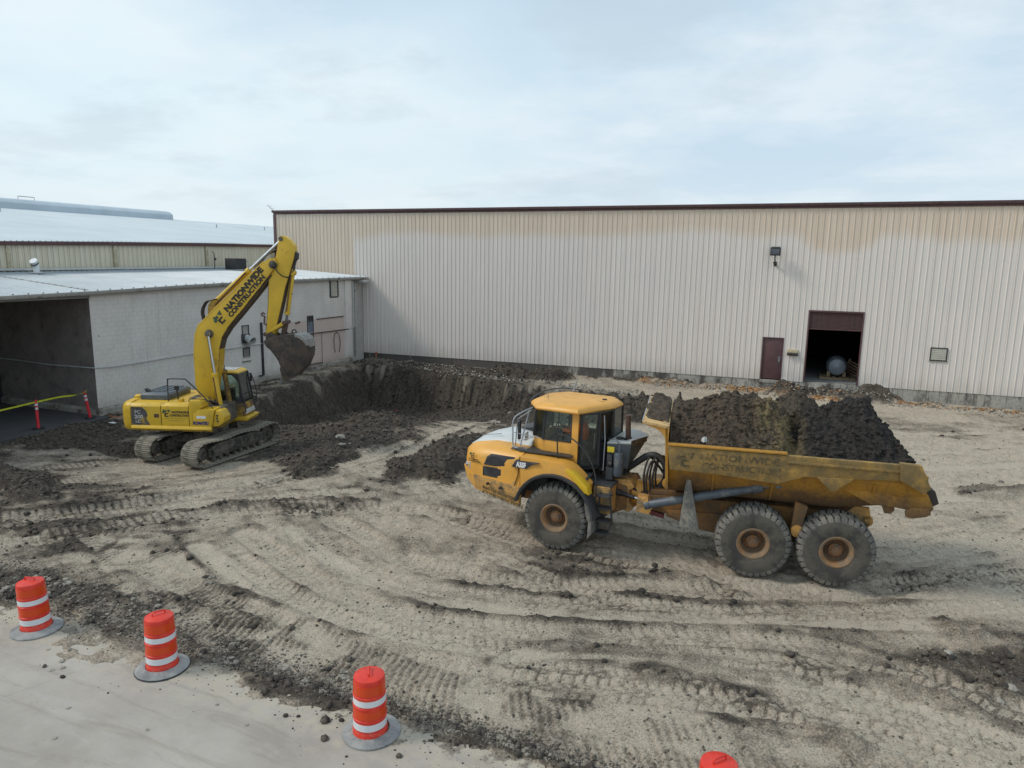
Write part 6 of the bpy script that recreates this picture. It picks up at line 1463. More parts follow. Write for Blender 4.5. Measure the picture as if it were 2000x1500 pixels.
# tubular handrails by the steps
hr = cr3([Vector(v) for v in [(0.08, 1.12, 2.30), (0.10, 1.12, 2.86), (0.02, 1.12, 2.93), (-0.26, 1.14, 2.88), (-0.51, 1.18, 2.74), (-0.74, 1.22, 2.53), (-0.90, 1.26, 2.28), (-1.01, 1.30, 1.95), (-1.03, 1.32, 1.45)]], 6)
TF(MB().tube(hr, 0.018, 7), 'handrail', M_BLACK)
TF(MB().tube([(-0.95, 0.60, 2.0), (-0.98, 0.62, 2.8), (-0.90, 0.5, 3.4)], 0.014, 6), 'handrail', M_RAIL)
for nme, pl, z in (('step', [(-0.16, 1.20), (-0.20, 0.72), (-0.42, 0.74), (-0.46, 1.20)], 2.12), ('step', [(-0.42, 1.20), (-0.46, 0.66), (-0.74, 0.76), (-0.78, 1.24)], 1.93), ('platform', [(-0.45, 0.15), (-0.62, 0.95), (-1.32, 0.95), (-1.30, 0.10)], 1.74)):
    s_ = TF(MB().prism(pl, 'z', z - 0.04, z), nme, M_DKGREY, bevel=0.005)
    mb = MB(); x0_, x1_ = min(p_[0] for p_ in pl), max(p_[0] for p_ in pl); y0_, y1_ = min(p_[1] for p_ in pl) + 0.05, max(p_[1] for p_ in pl) - 0.04
    kx = x0_ + 0.05
    while kx < x1_ - 0.04: mb.box(kx, kx + 0.022, y0_, y1_, z, z + 0.012); kx += 0.06
    e_ = TF(mb, 'tread_bar', M_STEEL, s_, smooth=0); e_['kind'] = 'stuff'
ladder = TF(MB().prism([(-1.04, 1.62), (-1.02, 0.56), (-1.05, 0.56), (-1.08, 1.62)], 'y', 1.10, 1.14).prism([(-1.30, 1.62), (-1.38, 0.92), (-1.30, 0.58), (-1.33, 0.58), (-1.42, 0.92), (-1.34, 1.62)], 'y', 1.10, 1.14), 'ladder', M_DKGREY, bevel=0.005)
for z in (1.55, 1.24, 0.92, 0.60):
    TF(MB().box(-1.36 if z != 0.6 else -1.31, -1.03, 1.0, 1.28, z - 0.02, z + 0.015), 'ladder_step', M_DKGREY, ladder, bevel=0.004)
TF(MB().prism([(-0.80, 1.42), (-0.98, 1.20), (-1.0, 0.62), (-0.90, 0.48), (-0.92, 0.9), (-0.84, 1.1)], 'y', 0.98, 1.50), 'mud_flap', bpy.data.materials['grey_rubber_flap'], bevel=0.006)
TF(MB().box(-1.28, -0.86, 0.45, 1.02, 1.02, 1.70), 'step_bracket', M_YELLOW_LOW, bevel=0.03)
# power pack behind the cab
pk_ = [(-1.02, 0.56), (-1.58, 0.36), (-1.78, -0.30), (-1.72, -0.75), (-1.30, -1.15), (-1.02, -1.20)]
pp = TF(MB().prism(pk_, 'z', 2.70, 2.745), 'rear_cover', M_GREYL, bevel=0.012)
lo_ = [(-1.02, 0.50), (-1.50, 0.30), (-1.40, -0.30), (-1.40, -0.7), (-1.2, -1.0), (-1.02, -1.1)]
m = MB().prism(pk_, 'z', 2.12, 2.695)
for i, (x, y) in enumerate(lo_): m.v[i] = Vector((x, y, 2.05))
TF(m, 'rear_housing', M_SLATE, bevel=0.012)
TF(MB().prism([(-1.60, 0.34), (-1.80, -0.30), (-1.78, -0.30), (-1.58, 0.37)], 'z', 2.66, 2.80), 'cover_lip', M_UNDER, smooth=0)
TF(MB().cyl((-1.38, -0.05, 2.70), (-1.36, -0.02, 3.36), 0.068, 16).cyl((-1.38, -0.05, 2.70), (-1.38, -0.05, 2.78), 0.085, 16), 'exhaust_pipe', M_RUST)
TF(MB().cyl((-1.2, 0.12, 2.74), (-1.2, 0.12, 2.80), 0.09, 12).cyl((-1.42, 0.12, 2.745), (-1.30, 0.20, 2.80), 0.03, 8), 'air_inlet', M_BLACK)
mu = TF(MB().lathe([(0.001, 1.90), (0.10, 1.90), (0.125, 1.94), (0.125, 2.46), (0.10, 2.50), (0.001, 2.51)], 24, tr(-1.33, 0.55, 0)), 'accumulator_tank', M_SLATE)
TF(MB().tube([(-1.33, 0.55, 2.5), (-1.33, 0.52, 2.72), (-1.22, 0.50, 2.84), (-1.05, 0.52, 2.80)], 0.015, 6), 'tank_line', M_STEEL, mu)
TF(MB().box(-1.22, -1.04, 0.56, 0.60, 2.50, 2.64), 'reflector', M_REFL, bevel=0.01)
TF(MB().box(-1.2, -1.02, 0.30, 0.60, 1.78, 2.12).box(-1.18, -1.05, 0.5, 0.64, 2.15, 2.45), 'battery_box', M_DKGREY, bevel=0.015)
TF(MB().cyl((-1.10, 0.60, 2.22), (-1.16, 0.70, 2.25), 0.035, 10), 'filter', M_STEEL)
# seat, steering wheel and column
TF(MB().prism([(-0.55, 2.45), (0.0, 2.50), (0.02, 2.40), (-0.6, 2.35)], 'y', -0.25, 0.25).prism([(-0.50, 2.48), (-0.62, 3.20), (-0.72, 3.20), (-0.62, 2.40)], 'y', -0.24, 0.24).box(-0.5, -0.1, -0.2, 0.2, 2.1, 2.38), 'driver_seat', M_SEAT, bevel=0.04)
st_ = TF(MB().tube([(0.50 + 0.12 * math.sin(a) * 0.5, 0.19 * math.cos(a), 2.78 + 0.17 * math.sin(a)) for a in [2 * math.pi * k / 20 for k in range(20)]], 0.016, 6, closed=True), 'steering_wheel', M_BLACK)
TF(MB().tube([(0.50, 0, 2.78), (0.75, 0, 2.5), (0.85, 0, 2.2)], 0.03, 8).box(0.49, 0.52, -0.17, 0.17, 2.765, 2.795), 'steering_column', M_BLACK, st_)
TF(MB().prism([(0.70, 2.2), (0.9, 2.2), (0.9, 2.48), (0.78, 2.54), (0.70, 2.42)], 'y', -0.40, 0.30), 'dashboard', M_DKGREY, bevel=0.02)

# --- load
lx = np.arange(-2.50, 2.93, 0.028); ly = np.arange(-1.46, 1.4601, 0.028)
LX, LY = np.meshgrid(lx, ly)
prof = np.interp(LX, [-2.75, -2.6, -2.33, -1.9, -1.62, -1.4, -1.1, -0.8, -0.45, -0.15, 0.05, 0.35, 0.7, 1.1, 1.5, 1.9, 2.3, 2.6, 2.9], [2.40, 2.72, 3.12, 3.58, 3.94, 4.02, 3.99, 3.92, 3.78, 3.80, 3.60, 3.80, 3.90, 3.88, 3.98, 4.00, 3.86, 3.80, 3.66])
ridge_y = 0.25 * np.sin(LX * 0.9)
ay = np.abs(LY - ridge_y) / 1.46
side_z = 2.84
cross = 1 - sst(0.05, 1.0, ay)
LZ = side_z + (prof - side_z) * (cross ** 0.85)
LZ += (fbm(LX, LY, 1.3, 4, 200) - 0.5) * 0.34 * (1 - ay ** 3) + (fbm(LX, LY, 4.2, 4, 210) - 0.5) * 0.26 + np.maximum(0, fbm(LX, LY, 7.5, 2, 230) - 0.52) * 0.16 + (vn(LX * 17, LY * 17, 220) - 0.5) * 0.05 - np.abs(fbm(LX, LY, 3.6, 3, 244) - 0.5) * 0.36 - np.abs(fbm(LX, LY, 9.0, 2, 245) - 0.5) * 0.14 + 0.05
# two heaps with a cleft between
LZ -= 0.30 * np.exp(-((LX - 0.0 - 0.15 * LY) / 0.16) ** 2) * (LY > -0.4)
LZ = np.where(LX < -2.35, np.minimum(LZ, 2.98 + (LX + 2.35) * 1.2), LZ)
LZ = np.where(np.abs(LY) > 1.42, np.minimum(LZ, 2.9), LZ)
m_ = bpy.data.meshes.new('soil_load'); n0, n1 = LX.shape
m_.vertices.add(n0 * n1); m_.vertices.foreach_set('co', np.stack([LX + (vn(LX * 6, LY * 6, 5) - .5) * .03, LY, LZ], -1).astype(np.float32).ravel())
ii = np.arange(n0 * n1).reshape(n0, n1); qd = np.stack([ii[:-1, :-1], ii[:-1, 1:], ii[1:, 1:], ii[1:, :-1]], -1).reshape(-1, 4)
m_.loops.add(len(qd) * 4); m_.loops.foreach_set('vertex_index', qd.ravel().astype(np.int32)); m_.polygons.add(len(qd)); m_.polygons.foreach_set('loop_start', (np.arange(len(qd)) * 4).astype(np.int32))
m_.polygons.foreach_set('use_smooth', np.ones(len(qd), dtype=bool)); m_.update(calc_edges=True)
t = NT('damp_dark_earth'); p = t.pos(True); q = t.xyz(p)
a_ = t.noise(p, 1.6, 7, 0.66); b_ = t.noise(p, 9, 8, 0.7); d_ = t.noise(p, 34, 5, 0.7)
c_ = t.mix(t.ramp(b_, 0.32, 0.70), (0.020, 0.018, 0.017), (0.058, 0.050, 0.044))
br = t.ramp(t.math('ADD', q[0], t.math('MULTIPLY', t.math('SUBTRACT', a_, 0.5), 1.6)), -0.15, 0.25)
c_ = t.mix(br, c_, t.mix(t.ramp(b_, 0.32, 0.7), (0.048, 0.036, 0.027), (0.125, 0.095, 0.068)))
ol = t.math('MULTIPLY', t.ramp(t.math('ABSOLUTE', t.math('SUBTRACT', q[0], 0.50)), 0.20, 0.75, 1, 0), t.ramp(t.math('ADD', a_, t.math('MULTIPLY', b_, 0.5)), 0.66, 0.84))
c_ = t.mix(t.math('MULTIPLY', ol, 0.85), c_, (0.200, 0.155, 0.075))
c_ = t.mix(t.ramp(d_, 0.60, 0.8, 0, 0.5), c_, (0.10, 0.085, 0.07))
t.set('Base Color', c_); t.set('Roughness', 0.9); t.b.inputs['Specular IOR Level'].default_value = 0.3
t.bump(t.math('ADD', t.math('MULTIPLY', b_, 0.07), t.math('MULTIPLY', d_, 0.025)), 1.0, 0.9)
m_.materials.append(t.m); M_EARTH = t.m
ld = link(bpy.data.objects.new('soil_load', m_)); ld.matrix_world = _wR
tag(ld, 'heaped dark earth with an olive streak filling the dump truck body', 'soil heap')
# white scrap lying in the load
ws = empty('crumpled_sheet', tuple(_wR @ Vector((2.12, 1.18, 3.12))), 0.4, 'small crumpled pale scrap lying in the load near the front of the truck body', 'scrap')
mb = MB().lathe([(0.001, 0.10), (0.06, 0.08), (0.10, 0.02), (0.001, -0.02)], 9)
for v in mb.v: v += Vector((random.uniform(-.03, .03), random.uniform(-.03, .03), random.uniform(-.03, .03)))
mb.build('crumple', M_GREYL, ws, smooth=0)

# --- driver
def skin_body(name, verts, edges, rad, mat, M=None, root=0, sub_=2):
    me = bpy.data.meshes.new(name); me.from_pydata([tuple((M @ Vector(v)) if M else v) for v in verts], edges, [])
    o = link(bpy.data.objects.new(name, me))
    md = o.modifiers.new('Skin', 'SKIN'); md.use_smooth_shade = True
    for i, r in enumerate(rad):
        sv_ = me.skin_vertices[0].data[i]; sv_.radius = (r, r) if not isinstance(r, tuple) else r; sv_.use_root = (i == root)
    s2 = o.modifiers.new('Subdivision', 'SUBSURF'); s2.levels = sub_; s2.render_levels = sub_
    bpy.context.view_layer.update(); dg = bpy.context.evaluated_depsgraph_get()
    me2 = bpy.data.meshes.new_from_object(o.evaluated_get(dg)); bpy.data.objects.remove(o)
    me2.materials.clear(); me2.materials.append(mat); me2.name = name; me2.shade_smooth()
    return me2
MD = _wF
drv = empty('person', tuple(MD @ Vector((-0.18, 0.06, 2.47))), math.atan2(hF.y, hF.x), 'driver in an orange work shirt steering the yellow dump truck from its cab', 'person')
def dpart(name, v, e, r, mat, root=0, s=2):
    me = skin_body(name, v, e, r, mat, None, root, s); o = link(bpy.data.objects.new(name, me)); o.parent = drv; return o
# body (skin): pelvis, spine, neck, head, arms, legs as one continuous figure
V = [(0, 0, 0.08), (-0.02, 0, 0.28), (-0.01, 0, 0.46), (0.01, 0, 0.56), (0.02, 0, 0.63), (0.04, 0, 0.74), (0.03, 0, 0.82),
     (0.0, 0.17, 0.50), (0.15, 0.25, 0.32), (0.40, 0.22, 0.36), (0.56, 0.17, 0.42), (0.0, -0.17, 0.50), (0.12, -0.25, 0.30), (0.36, -0.22, 0.32), (0.54, -0.17, 0.40),
     (0.12, 0.09, 0.06), (0.46, 0.13, 0.10), (0.56, 0.13, -0.28), (0.66, 0.13, -0.33), (0.12, -0.09, 0.06), (0.46, -0.13, 0.10), (0.56, -0.13, -0.28), (0.66, -0.13, -0.33)]
Ed = [(0, 1), (1, 2), (2, 3), (3, 4), (4, 5), (5, 6), (2, 7), (7, 8), (8, 9), (9, 10), (2, 11), (11, 12), (12, 13), (13, 14), (0, 15), (15, 16), (16, 17), (17, 18), (0, 19), (19, 20), (20, 21), (21, 22)]
Rd = [(0.13, 0.15), (0.12, 0.15), (0.12, 0.16), 0.06, 0.055, 0.095, 0.075, 0.065, 0.048, 0.038, 0.028, 0.065, 0.048, 0.038, 0.028, 0.085, 0.06, 0.045, 0.04, 0.085, 0.06, 0.045, 0.04]
dpart('body', V, Ed, Rd, M_SKIN)
Vs = [V[0], V[1], V[2], (0.0, 0, 0.53), V[7], V[8], (0.48, 0.20, 0.385), V[11], V[12], (0.46, -0.20, 0.36)]
dpart('shirt', Vs, [(0, 1), (1, 2), (2, 3), (2, 4), (4, 5), (5, 6), (2, 7), (7, 8), (8, 9)], [(0.15, 0.17), (0.14, 0.17), (0.145, 0.18), 0.09, 0.088, 0.072, 0.058, 0.088, 0.072, 0.058], M_ORANGE)
Vt = [V[0], V[15], V[16], (0.56, 0.13, -0.24), V[19], V[20], (0.56, -0.13, -0.24)]
dpart('trousers', Vt, [(0, 1), (1, 2), (2, 3), (0, 4), (4, 5), (5, 6)], [(0.155, 0.165), 0.10, 0.075, 0.06, 0.10, 0.075, 0.06], M_JEANS)
m = MB().lathe([(0.001, 0.93), (0.07, 0.915), (0.108, 0.87), (0.118, 0.80), (0.14, 0.797), (0.112, 0.785)], 18); 
for v in m.v: v.x += 0.035
m.build('cap', M_BLACK, drv)
for s in (1, -1):
    hand = MB()
    base = Vector((0.56, 0.17 * s, 0.42))
    hand.loft([[base + Vector((0, -0.035, -0.02)), base + Vector((0, 0.035, -0.02)), base + Vector((0, 0.035, 0.012)), base + Vector((0, -0.035, 0.012))], [base + Vector((0.09, -0.042, -0.015)), base + Vector((0.09, 0.042, -0.015)), base + Vector((0.09, 0.042, 0.012)), base + Vector((0.09, -0.042, 0.012))]])
    for k, ln in enumerate((0.065, 0.078, 0.072, 0.055)):
        y = -0.032 + 0.0215 * k; f0 = base + Vector((0.085, y, 0)); hand.tube([f0, f0 + Vector((ln * 0.45, 0, 0.008)), f0 + Vector((ln * 0.65, 0, -0.022)), f0 + Vector((ln * 0.4, 0, -0.045))], [0.011, 0.010, 0.009, 0.008], 6)
    hand.tube([base + Vector((0.03, -0.035 * s, 0)), base + Vector((0.07, -0.06 * s, -0.01)), base + Vector((0.10, -0.05 * s, -0.035))], [0.013, 0.012, 0.010], 6)
    hand.build('hand', M_SKIN, drv, smooth=60)
# dirt lying on the spill guard
gx = np.arange(2.94, 3.54, 0.03); gyy = np.arange(-1.58, 1.30, 0.03); GXX, GYY = np.meshgrid(gx, gyy)
edge_f = sst(-0.1, 0.04, GXX - 2.96) * sst(0.0, 0.10, 3.53 - GXX + (fbm(GXX, GYY, 2, 3, 411) - 0.5) * 0.2) * sst(0, 0.1, GYY + 1.56) * sst(-0.1, 0.25, 1.2 - GYY + (fbm(GXX, GYY, 3, 3, 410) - 0.5) * 0.5)
GZ = 3.50 + (GXX - 2.96) * 0.13 + edge_f * (0.05 + 0.30 * (fbm(GXX, GYY, 3.0, 4, 400) - 0.3)) + (1 - edge_f) * -0.03
vs = np.stack([GXX, GYY, GZ], -1).reshape(-1, 3); ii = np.arange(GXX.size).reshape(GXX.shape); qd = np.stack([ii[:-1, :-1], ii[:-1, 1:], ii[1:, 1:], ii[1:, :-1]], -1).reshape(-1, 4)
me = bpy.data.meshes.new('guard_spill'); me.from_pydata([tuple(map(float, v)) for v in vs], [], [tuple(map(int, q_)) for q_ in qd]); me.materials.append(M_EARTH); me.shade_smooth()
o = link(bpy.data.objects.new('guard_spill', me)); o.parent = ld
# ------------------------------------------------------------------ crawler excavator
EX = Vector((-20.8, 20.3, -0.30)); EA = math.radians(20)
exc = empty('crawler_excavator', tuple(EX), EA, 'yellow crawler excavator with its boom raised and muddy bucket hanging over the pit', 'excavator')
MT = rotz(math.radians(71.5))
def X(mb, name, mat, par=None, **k): return mb.build(name, mat, par or exc, **k)
def XT_(mb, name, mat, par=None, **k):
    mb.M = MT; return mb.build(name, mat, par or exc, **k)
# --- crawler tracks: closed chain outline in (x, z)
TL = 2.28; RR_ = 0.40; SHW = 0.74
def chain(n=200):
    pts = []
    top_z, bot_z = 0.90, 0.045
    # bottom run
    for k in range(60): pts.append((-1.78 + 3.56 * k / 59, bot_z))
    for k in range(1, 20):
        a = -math.pi / 2 + math.pi * k / 20; pts.append((1.80 + 0.43 * math.cos(a), 0.47 + 0.425 * math.sin(a)))
    for k in range(60):
        x = 1.78 - 3.56 * k / 59; sag = 0.0 + 0.05 * math.sin(math.pi * (x + 1.78) / 3.56 * 2) ** 2
        pts.append((x, top_z - sag))
    for k in range(1, 20):
        a = math.pi / 2 + math.pi * k / 20; pts.append((-1.80 + 0.43 * math.cos(a), 0.47 + 0.425 * math.sin(a)))
    return pts
cp_ = chain(); cl_ = [0.0]
for i in range(len(cp_)): 
    a, b = cp_[i], cp_[(i + 1) % len(cp_)]; cl_.append(cl_[-1] + math.hypot(b[0] - a[0], b[1] - a[1]))
NSH = 49
def at_len(s):
    s %= cl_[-1]; i = max(0, min(len(cp_) - 1, int(np.searchsorted(cl_, s)) - 1)); a, b = cp_[i], cp_[(i + 1) % len(cp_)]
    f = (s - cl_[i]) / max(1e-6, cl_[i + 1] - cl_[i]); return (a[0] + (b[0] - a[0]) * f, a[1] + (b[1] - a[1]) * f), math.atan2(b[1] - a[1], b[0] - a[0])
pt = cl_[-1] / NSH
sh = MB().box(-pt * 0.49, pt * 0.49, -SHW / 2, SHW / 2, -0.012, 0.012)
for gx in (-0.38, -0.02, 0.34): sh.prism([(gx * pt - 0.014, -0.012), (gx * pt + 0.014, -0.012), (gx * pt + 0.007, -0.040), (gx * pt - 0.007, -0.040)], 'y', -SHW / 2 + 0.01, SHW / 2 - 0.01)
sh.box(-pt * 0.3, pt * 0.3, -0.10, 0.10, 0.012, 0.06)
sh_me = sh.mesh('track_shoe', 0, 0); sh_me.materials.append(M_TRACK)
for sgn, yc in ((-1, -1.13), (1, 1.05)):
    tk_ = bpy.data.objects.new('crawler_track', None); link(tk_); tk_.parent = exc; tk_.matrix_local = MT @ tr(0, yc, 0)
    for k in range(NSH):
        (x, z), a = at_len(k * pt + (0.03 if sgn > 0 else 0.0))
        o = link(bpy.data.objects.new('track_shoe', sh_me)); o.parent = tk_
        o.matrix_local = tr(x, 0, z) @ Matrix.Rotation(-a, 4, 'Y')
    # side frame
    m = MB().prism([(-1.45, 0.30), (-1.50, 0.58), (-0.95, 0.72), (0.95, 0.72), (1.40, 0.62), (1.50, 0.36), (1.38, 0.26), (-1.3, 0.24)], 'y', -0.17, 0.17)
    m.prism([(-1.30, 0.36), (-1.34, 0.52), (-0.9, 0.62), (0.9, 0.62), (1.28, 0.54), (1.28, 0.38)], 'y', 0.17 * sgn, 0.23 * sgn)
    m.build('track_frame', M_UNDER, tk_, bevel=0.02)
    m = MB().prism([(-0.5, 0.70), (-0.42, 0.78), (-0.30, 0.78), (-0.22, 0.70)], 'y', -0.12, 0.12).prism([(0.55, 0.70), (0.62, 0.78), (0.74, 0.78), (0.82, 0.70)], 'y', -0.12, 0.12)
    m.build('carrier_roller', M_UNDER, tk_, bevel=0.01)
    for k in range(8):
        x = -1.22 + k * 0.35
        MB().cyl((x, -0.16, 0.17), (x, 0.16, 0.17), 0.085, 12).cyl((x, -0.19, 0.17), (x, 0.19, 0.17), 0.05, 10).build('track_roller', M_UNDER, tk_)
    spr = MB().lathe([(0.001, -0.06), (0.12, -0.07), (0.14, -0.03), (0.30, -0.03), (0.30, 0.03), (0.14, 0.03), (0.12, 0.07), (0.001, 0.06)], 26)
    for k in range(21):
        a = 2 * math.pi * k / 21; q_ = Matrix.Rotation(a, 4, 'Z')
        spr.add([(0.29, -0.022, -0.025), (0.36, -0.010, -0.025), (0.36, 0.010, -0.025), (0.29, 0.022, -0.025), (0.29, -0.022, 0.025), (0.36, -0.010, 0.025), (0.36, 0.010, 0.025), (0.29, 0.022, 0.025)], [(0, 1, 2, 3), (4, 7, 6, 5), (0, 4, 5, 1), (1, 5, 6, 2), (2, 6, 7, 3)], q_)
    spr.M = tr(-1.80, 0.0, 0.47) @ Matrix.Rotation(math.pi / 2, 4, 'X'); spr.build('sprocket', M_UNDER, tk_)
    MB().lathe([(0.001, -0.20), (0.20, -0.20), (0.24, -0.15), (0.24, 0.15), (0.20, 0.20), (0.001, 0.20)], 26, tr(-1.80, 0, 0.47) @ Matrix.Rotation(math.pi / 2, 4, 'X')).build('final_drive', M_UNDER, tk_, bevel=0.01)
    MB().lathe([(0.001, -0.17), (0.10, -0.17), (0.12, -0.06), (0.34, -0.07), (0.35, 0.07), (0.12, 0.06), (0.10, 0.17), (0.001, 0.17)], 30, tr(1.80, 0, 0.47) @ Matrix.Rotation(math.pi / 2, 4, 'X')).build('idler', M_UNDER, tk_)
# car body between the tracks
XT_(MB().prism([(-1.0, -0.95), (-0.62, -0.5), (-0.62, 0.5), (-1.0, 0.95), (-0.6, 0.95), (-0.35, 0.62), (0.35, 0.62), (0.6, 0.95), (1.0, 0.95), (0.62, 0.5), (0.62, -0.5), (1.0, -0.95), (0.6, -0.95), (0.35, -0.62), (-0.35, -0.62), (-0.6, -0.95)], 'z', 0.50, 0.80), 'undercarriage_body', M_UNDER, bevel=0.03)
X(MB().lathe([(0.001, 0.80), (0.62, 0.80), (0.66, 0.86), (0.66, 1.00), (0.60, 1.12), (0.001, 1.12)], 40), 'slew_ring', M_UNDER)
# --- revolving platform
X(MB().prism([(-2.30, -1.34), (0.68, -1.34), (0.72, -0.5), (0.72, 0.35), (1.15, 0.40), (1.28, 1.42), (-2.30, 1.42)], 'z', 1.12, 1.30), 'platform_base', M_EXYD, bevel=0.012)
X(MB().prism([(-1.37, 1.17), (-1.42, 1.22), (-1.37, 1.32), (-1.32, 1.32), (-1.32, 1.17)], 'x', -2.28, 0.70), 'side_skirt', M_EXY, bevel=0.008)
# counterweight, rounded in plan
cwp = []
for k in range(0, 13):
    a = math.pi / 2 + math.pi * k / 12; cwp.append((-2.30 + 0.56 * (math.cos(a)) * 1.0, 1.36 * math.sin(a) * (1.0 if abs(math.sin(a)) < 0.9 else 1.0)))
def cwring(z, k, base):
    return [(-2.30 + (x + 2.30) * k, y * (1 - (1 - k) * 0.35), z) for x, y in base]
base = [(-2.30, -1.36), (-2.46, -1.35), (-2.62, -1.26), (-2.76, -1.05), (-2.84, -0.7), (-2.87, -0.3), (-2.87, 0.3), (-2.84, 0.7), (-2.76, 1.05), (-2.62, 1.26), (-2.46, 1.35), (-2.30, 1.36)]
cw = X(MB().loft([cwring(1.14, 0.86, base), cwring(1.20, 0.95, base), cwring(1.40, 1.0, base), cwring(1.85, 1.0, base), cwring(2.02, 0.95, base), cwring(2.12, 0.80, base), cwring(2.17, 0.55, base), cwring(2.18, 0.0, base)]), 'counterweight', M_EXY, smooth=45)
X(MB().prism([(-2.31, 1.13), (-2.70, 1.13), (-2.78, 1.22), (-2.31, 1.22)], 'y', -1.2, 1.2), 'bumper_strip', M_UNDER, cw, bevel=0.01)
X(MB().lathe([(0.001, 0.16), (0.10, 0.15), (0.16, 0.11), (0.18, 0.05), (0.16, 0.0)], 18, tr(-2.45, -0.45, 2.14) @ Matrix.Diagonal((1, 0.8, 1, 1))), 'filler_cap', M_EXY, cw)
# right-hand body panels
def sp(x0, x1, z0, z1, y=-1.35, ytop=-1.26, zt=2.10):
    return MB().prism([(y, z0), (y, zt - 0.10), (ytop, zt), (-0.9, zt + 0.02), (-0.9, z0)], 'x', x0, x1)
X(sp(-2.29, -1.17, 1.31, 2.1, zt=2.13), 'side_door', M_EXY, bevel=0.015)
X(sp(-1.15, -0.13, 1.31, 2.1, zt=2.15), 'side_door', M_EXY, bevel=0.015)
X(MB().prism([(-0.11, 1.31), (-0.11, 2.22), (-0.05, 2.28), (0.30, 2.28), (0.36, 2.22), (0.36, 2.02), (0.10, 1.80), (0.02, 1.76), (0.02, 1.31)], 'y', -1.36, -0.72), 'fuel_tank', M_EXY, bevel=0.02)
X(MB().prism([(0.02, 1.31), (0.02, 1.78), (0.24, 1.96), (0.82, 1.96), (0.78, 1.70), (0.72, 1.40), (0.70, 1.31)], 'y', -1.36, -0.72), 'tool_box', M_EXY, bevel=0.015)
X(MB().prism([(0.72, 1.32), (0.80, 1.70), (0.86, 1.94), (1.02, 1.88), (1.14, 1.66), (1.12, 1.48), (0.95, 1.34)], 'y', -1.30, -0.70), 'front_step', M_EXY, bevel=0.02)
X(MB().box(-2.3, 0.9, -0.95, 0.40, 1.30, 1.95), 'machinery_core', M_UNDER, smooth=0)
X(MB().prism([(-2.30, -0.92), (-0.10, -0.92), (-0.10, -0.55), (-0.45, -0.5), (-0.45, 0.38), (-0.1, 0.4), (-0.1, 1.36), (-2.30, 1.36)], 'z', 2.02, 2.16), 'engine_deck', M_EXY, bevel=0.015)
X(MB().prism([(-0.6, -0.35), (-0.10, -0.35), (-0.10, 0.30), (-0.6, 0.30)], 'z', 2.165, 2.175), 'dark_well', M_UNDER, smooth=0)
X(MB().box(-2.3, -0.45, 1.28, 1.38, 1.30, 2.06), 'side_door', M_EXY, bevel=0.01)
for x in (-1.16, -0.12): X(MB().box(x - 0.006, x + 0.006, -1.352, -1.335, 1.31, 2.06), 'panel_gap', M_SEAM, smooth=0)
X(MB().box(-1.42, -1.24, -1.358, -1.345, 1.62, 1.76), 'side_latch', M_RUST, bevel=0.004)
# engine hood
hr_ = [[(-2.20, -0.80, 2.16), (-1.10, -0.80, 2.16), (-1.10, 0.85, 2.16), (-2.20, 0.85, 2.16)], [(-2.20, -0.80, 2.34), (-1.10, -0.80, 2.34), (-1.10, 0.85, 2.34), (-2.20, 0.85, 2.34)], [(-2.12, -0.70, 2.43), (-1.18, -0.70, 2.43), (-1.18, 0.78, 2.43), (-2.12, 0.78, 2.43)]]
hood_ = X(MB().loft(hr_), 'engine_hood', M_SLATE, bevel=0.03, segs=3)
for k in range(5):
    X(MB().box(-1.95 + 0.13 * k, -1.86 + 0.13 * k, -0.62, -0.42, 2.428, 2.436), 'hood_slot', M_BLACK, hood_, smooth=0)
for k in range(4):
    X(MB().box(-2.02 + 0.22 * k, -1.96 + 0.22 * k, -0.30, 0.70, 2.43, 2.455), 'hood_rib', M_SLATE, hood_, bevel=0.008)
X(MB().prism([(-2.05, 2.42), (-2.12, 2.54), (-2.06, 2.56), (-1.92, 2.46), (-1.90, 2.42)], 'y', -0.66, -0.50), 'hood_hinge', M_BLACK, hood_, bevel=0.01)
# handrails and mirror stalk
X(MB().tube(cr3([Vector((-1.05, -0.98, 2.14)), Vector((-1.03, -0.98, 2.90)), Vector((-0.96, -0.98, 3.0)), Vector((-0.45, -0.98, 3.01)), Vector((-0.34, -0.98, 2.98)), Vector((0.10, -0.98, 2.56)), Vector((0.46, -0.98, 2.18))], 6), 0.024, 7), 'handrail', M_DKGREY)
X(MB().tube(cr3([Vector((-0.16, -1.22, 2.22)), Vector((-0.08, -1.22, 2.31)), Vector((0.44, -1.22, 2.31)), Vector((0.56, -1.22, 2.20)), Vector((0.86, -1.22, 1.75)), Vector((0.84, -1.24, 1.5)), Vector((0.7, -1.3, 1.36))], 6), 0.016, 7), 'handrail', M_BLACK)
X(MB().tube([(-0.80, -0.72, 2.14), (-0.84, -0.72, 2.62)], 0.03, 8).prism([(-0.92, 2.55), (-0.76, 2.55), (-0.76, 2.70), (-0.92, 2.70)], 'y', -0.76, -0.70), 'mirror', M_BLACK, bevel=0.006)
X(MB().box(-0.64, -0.50, -1.05, -0.85, 2.15, 2.27), 'lifting_eye', M_EXY, bevel=0.02)
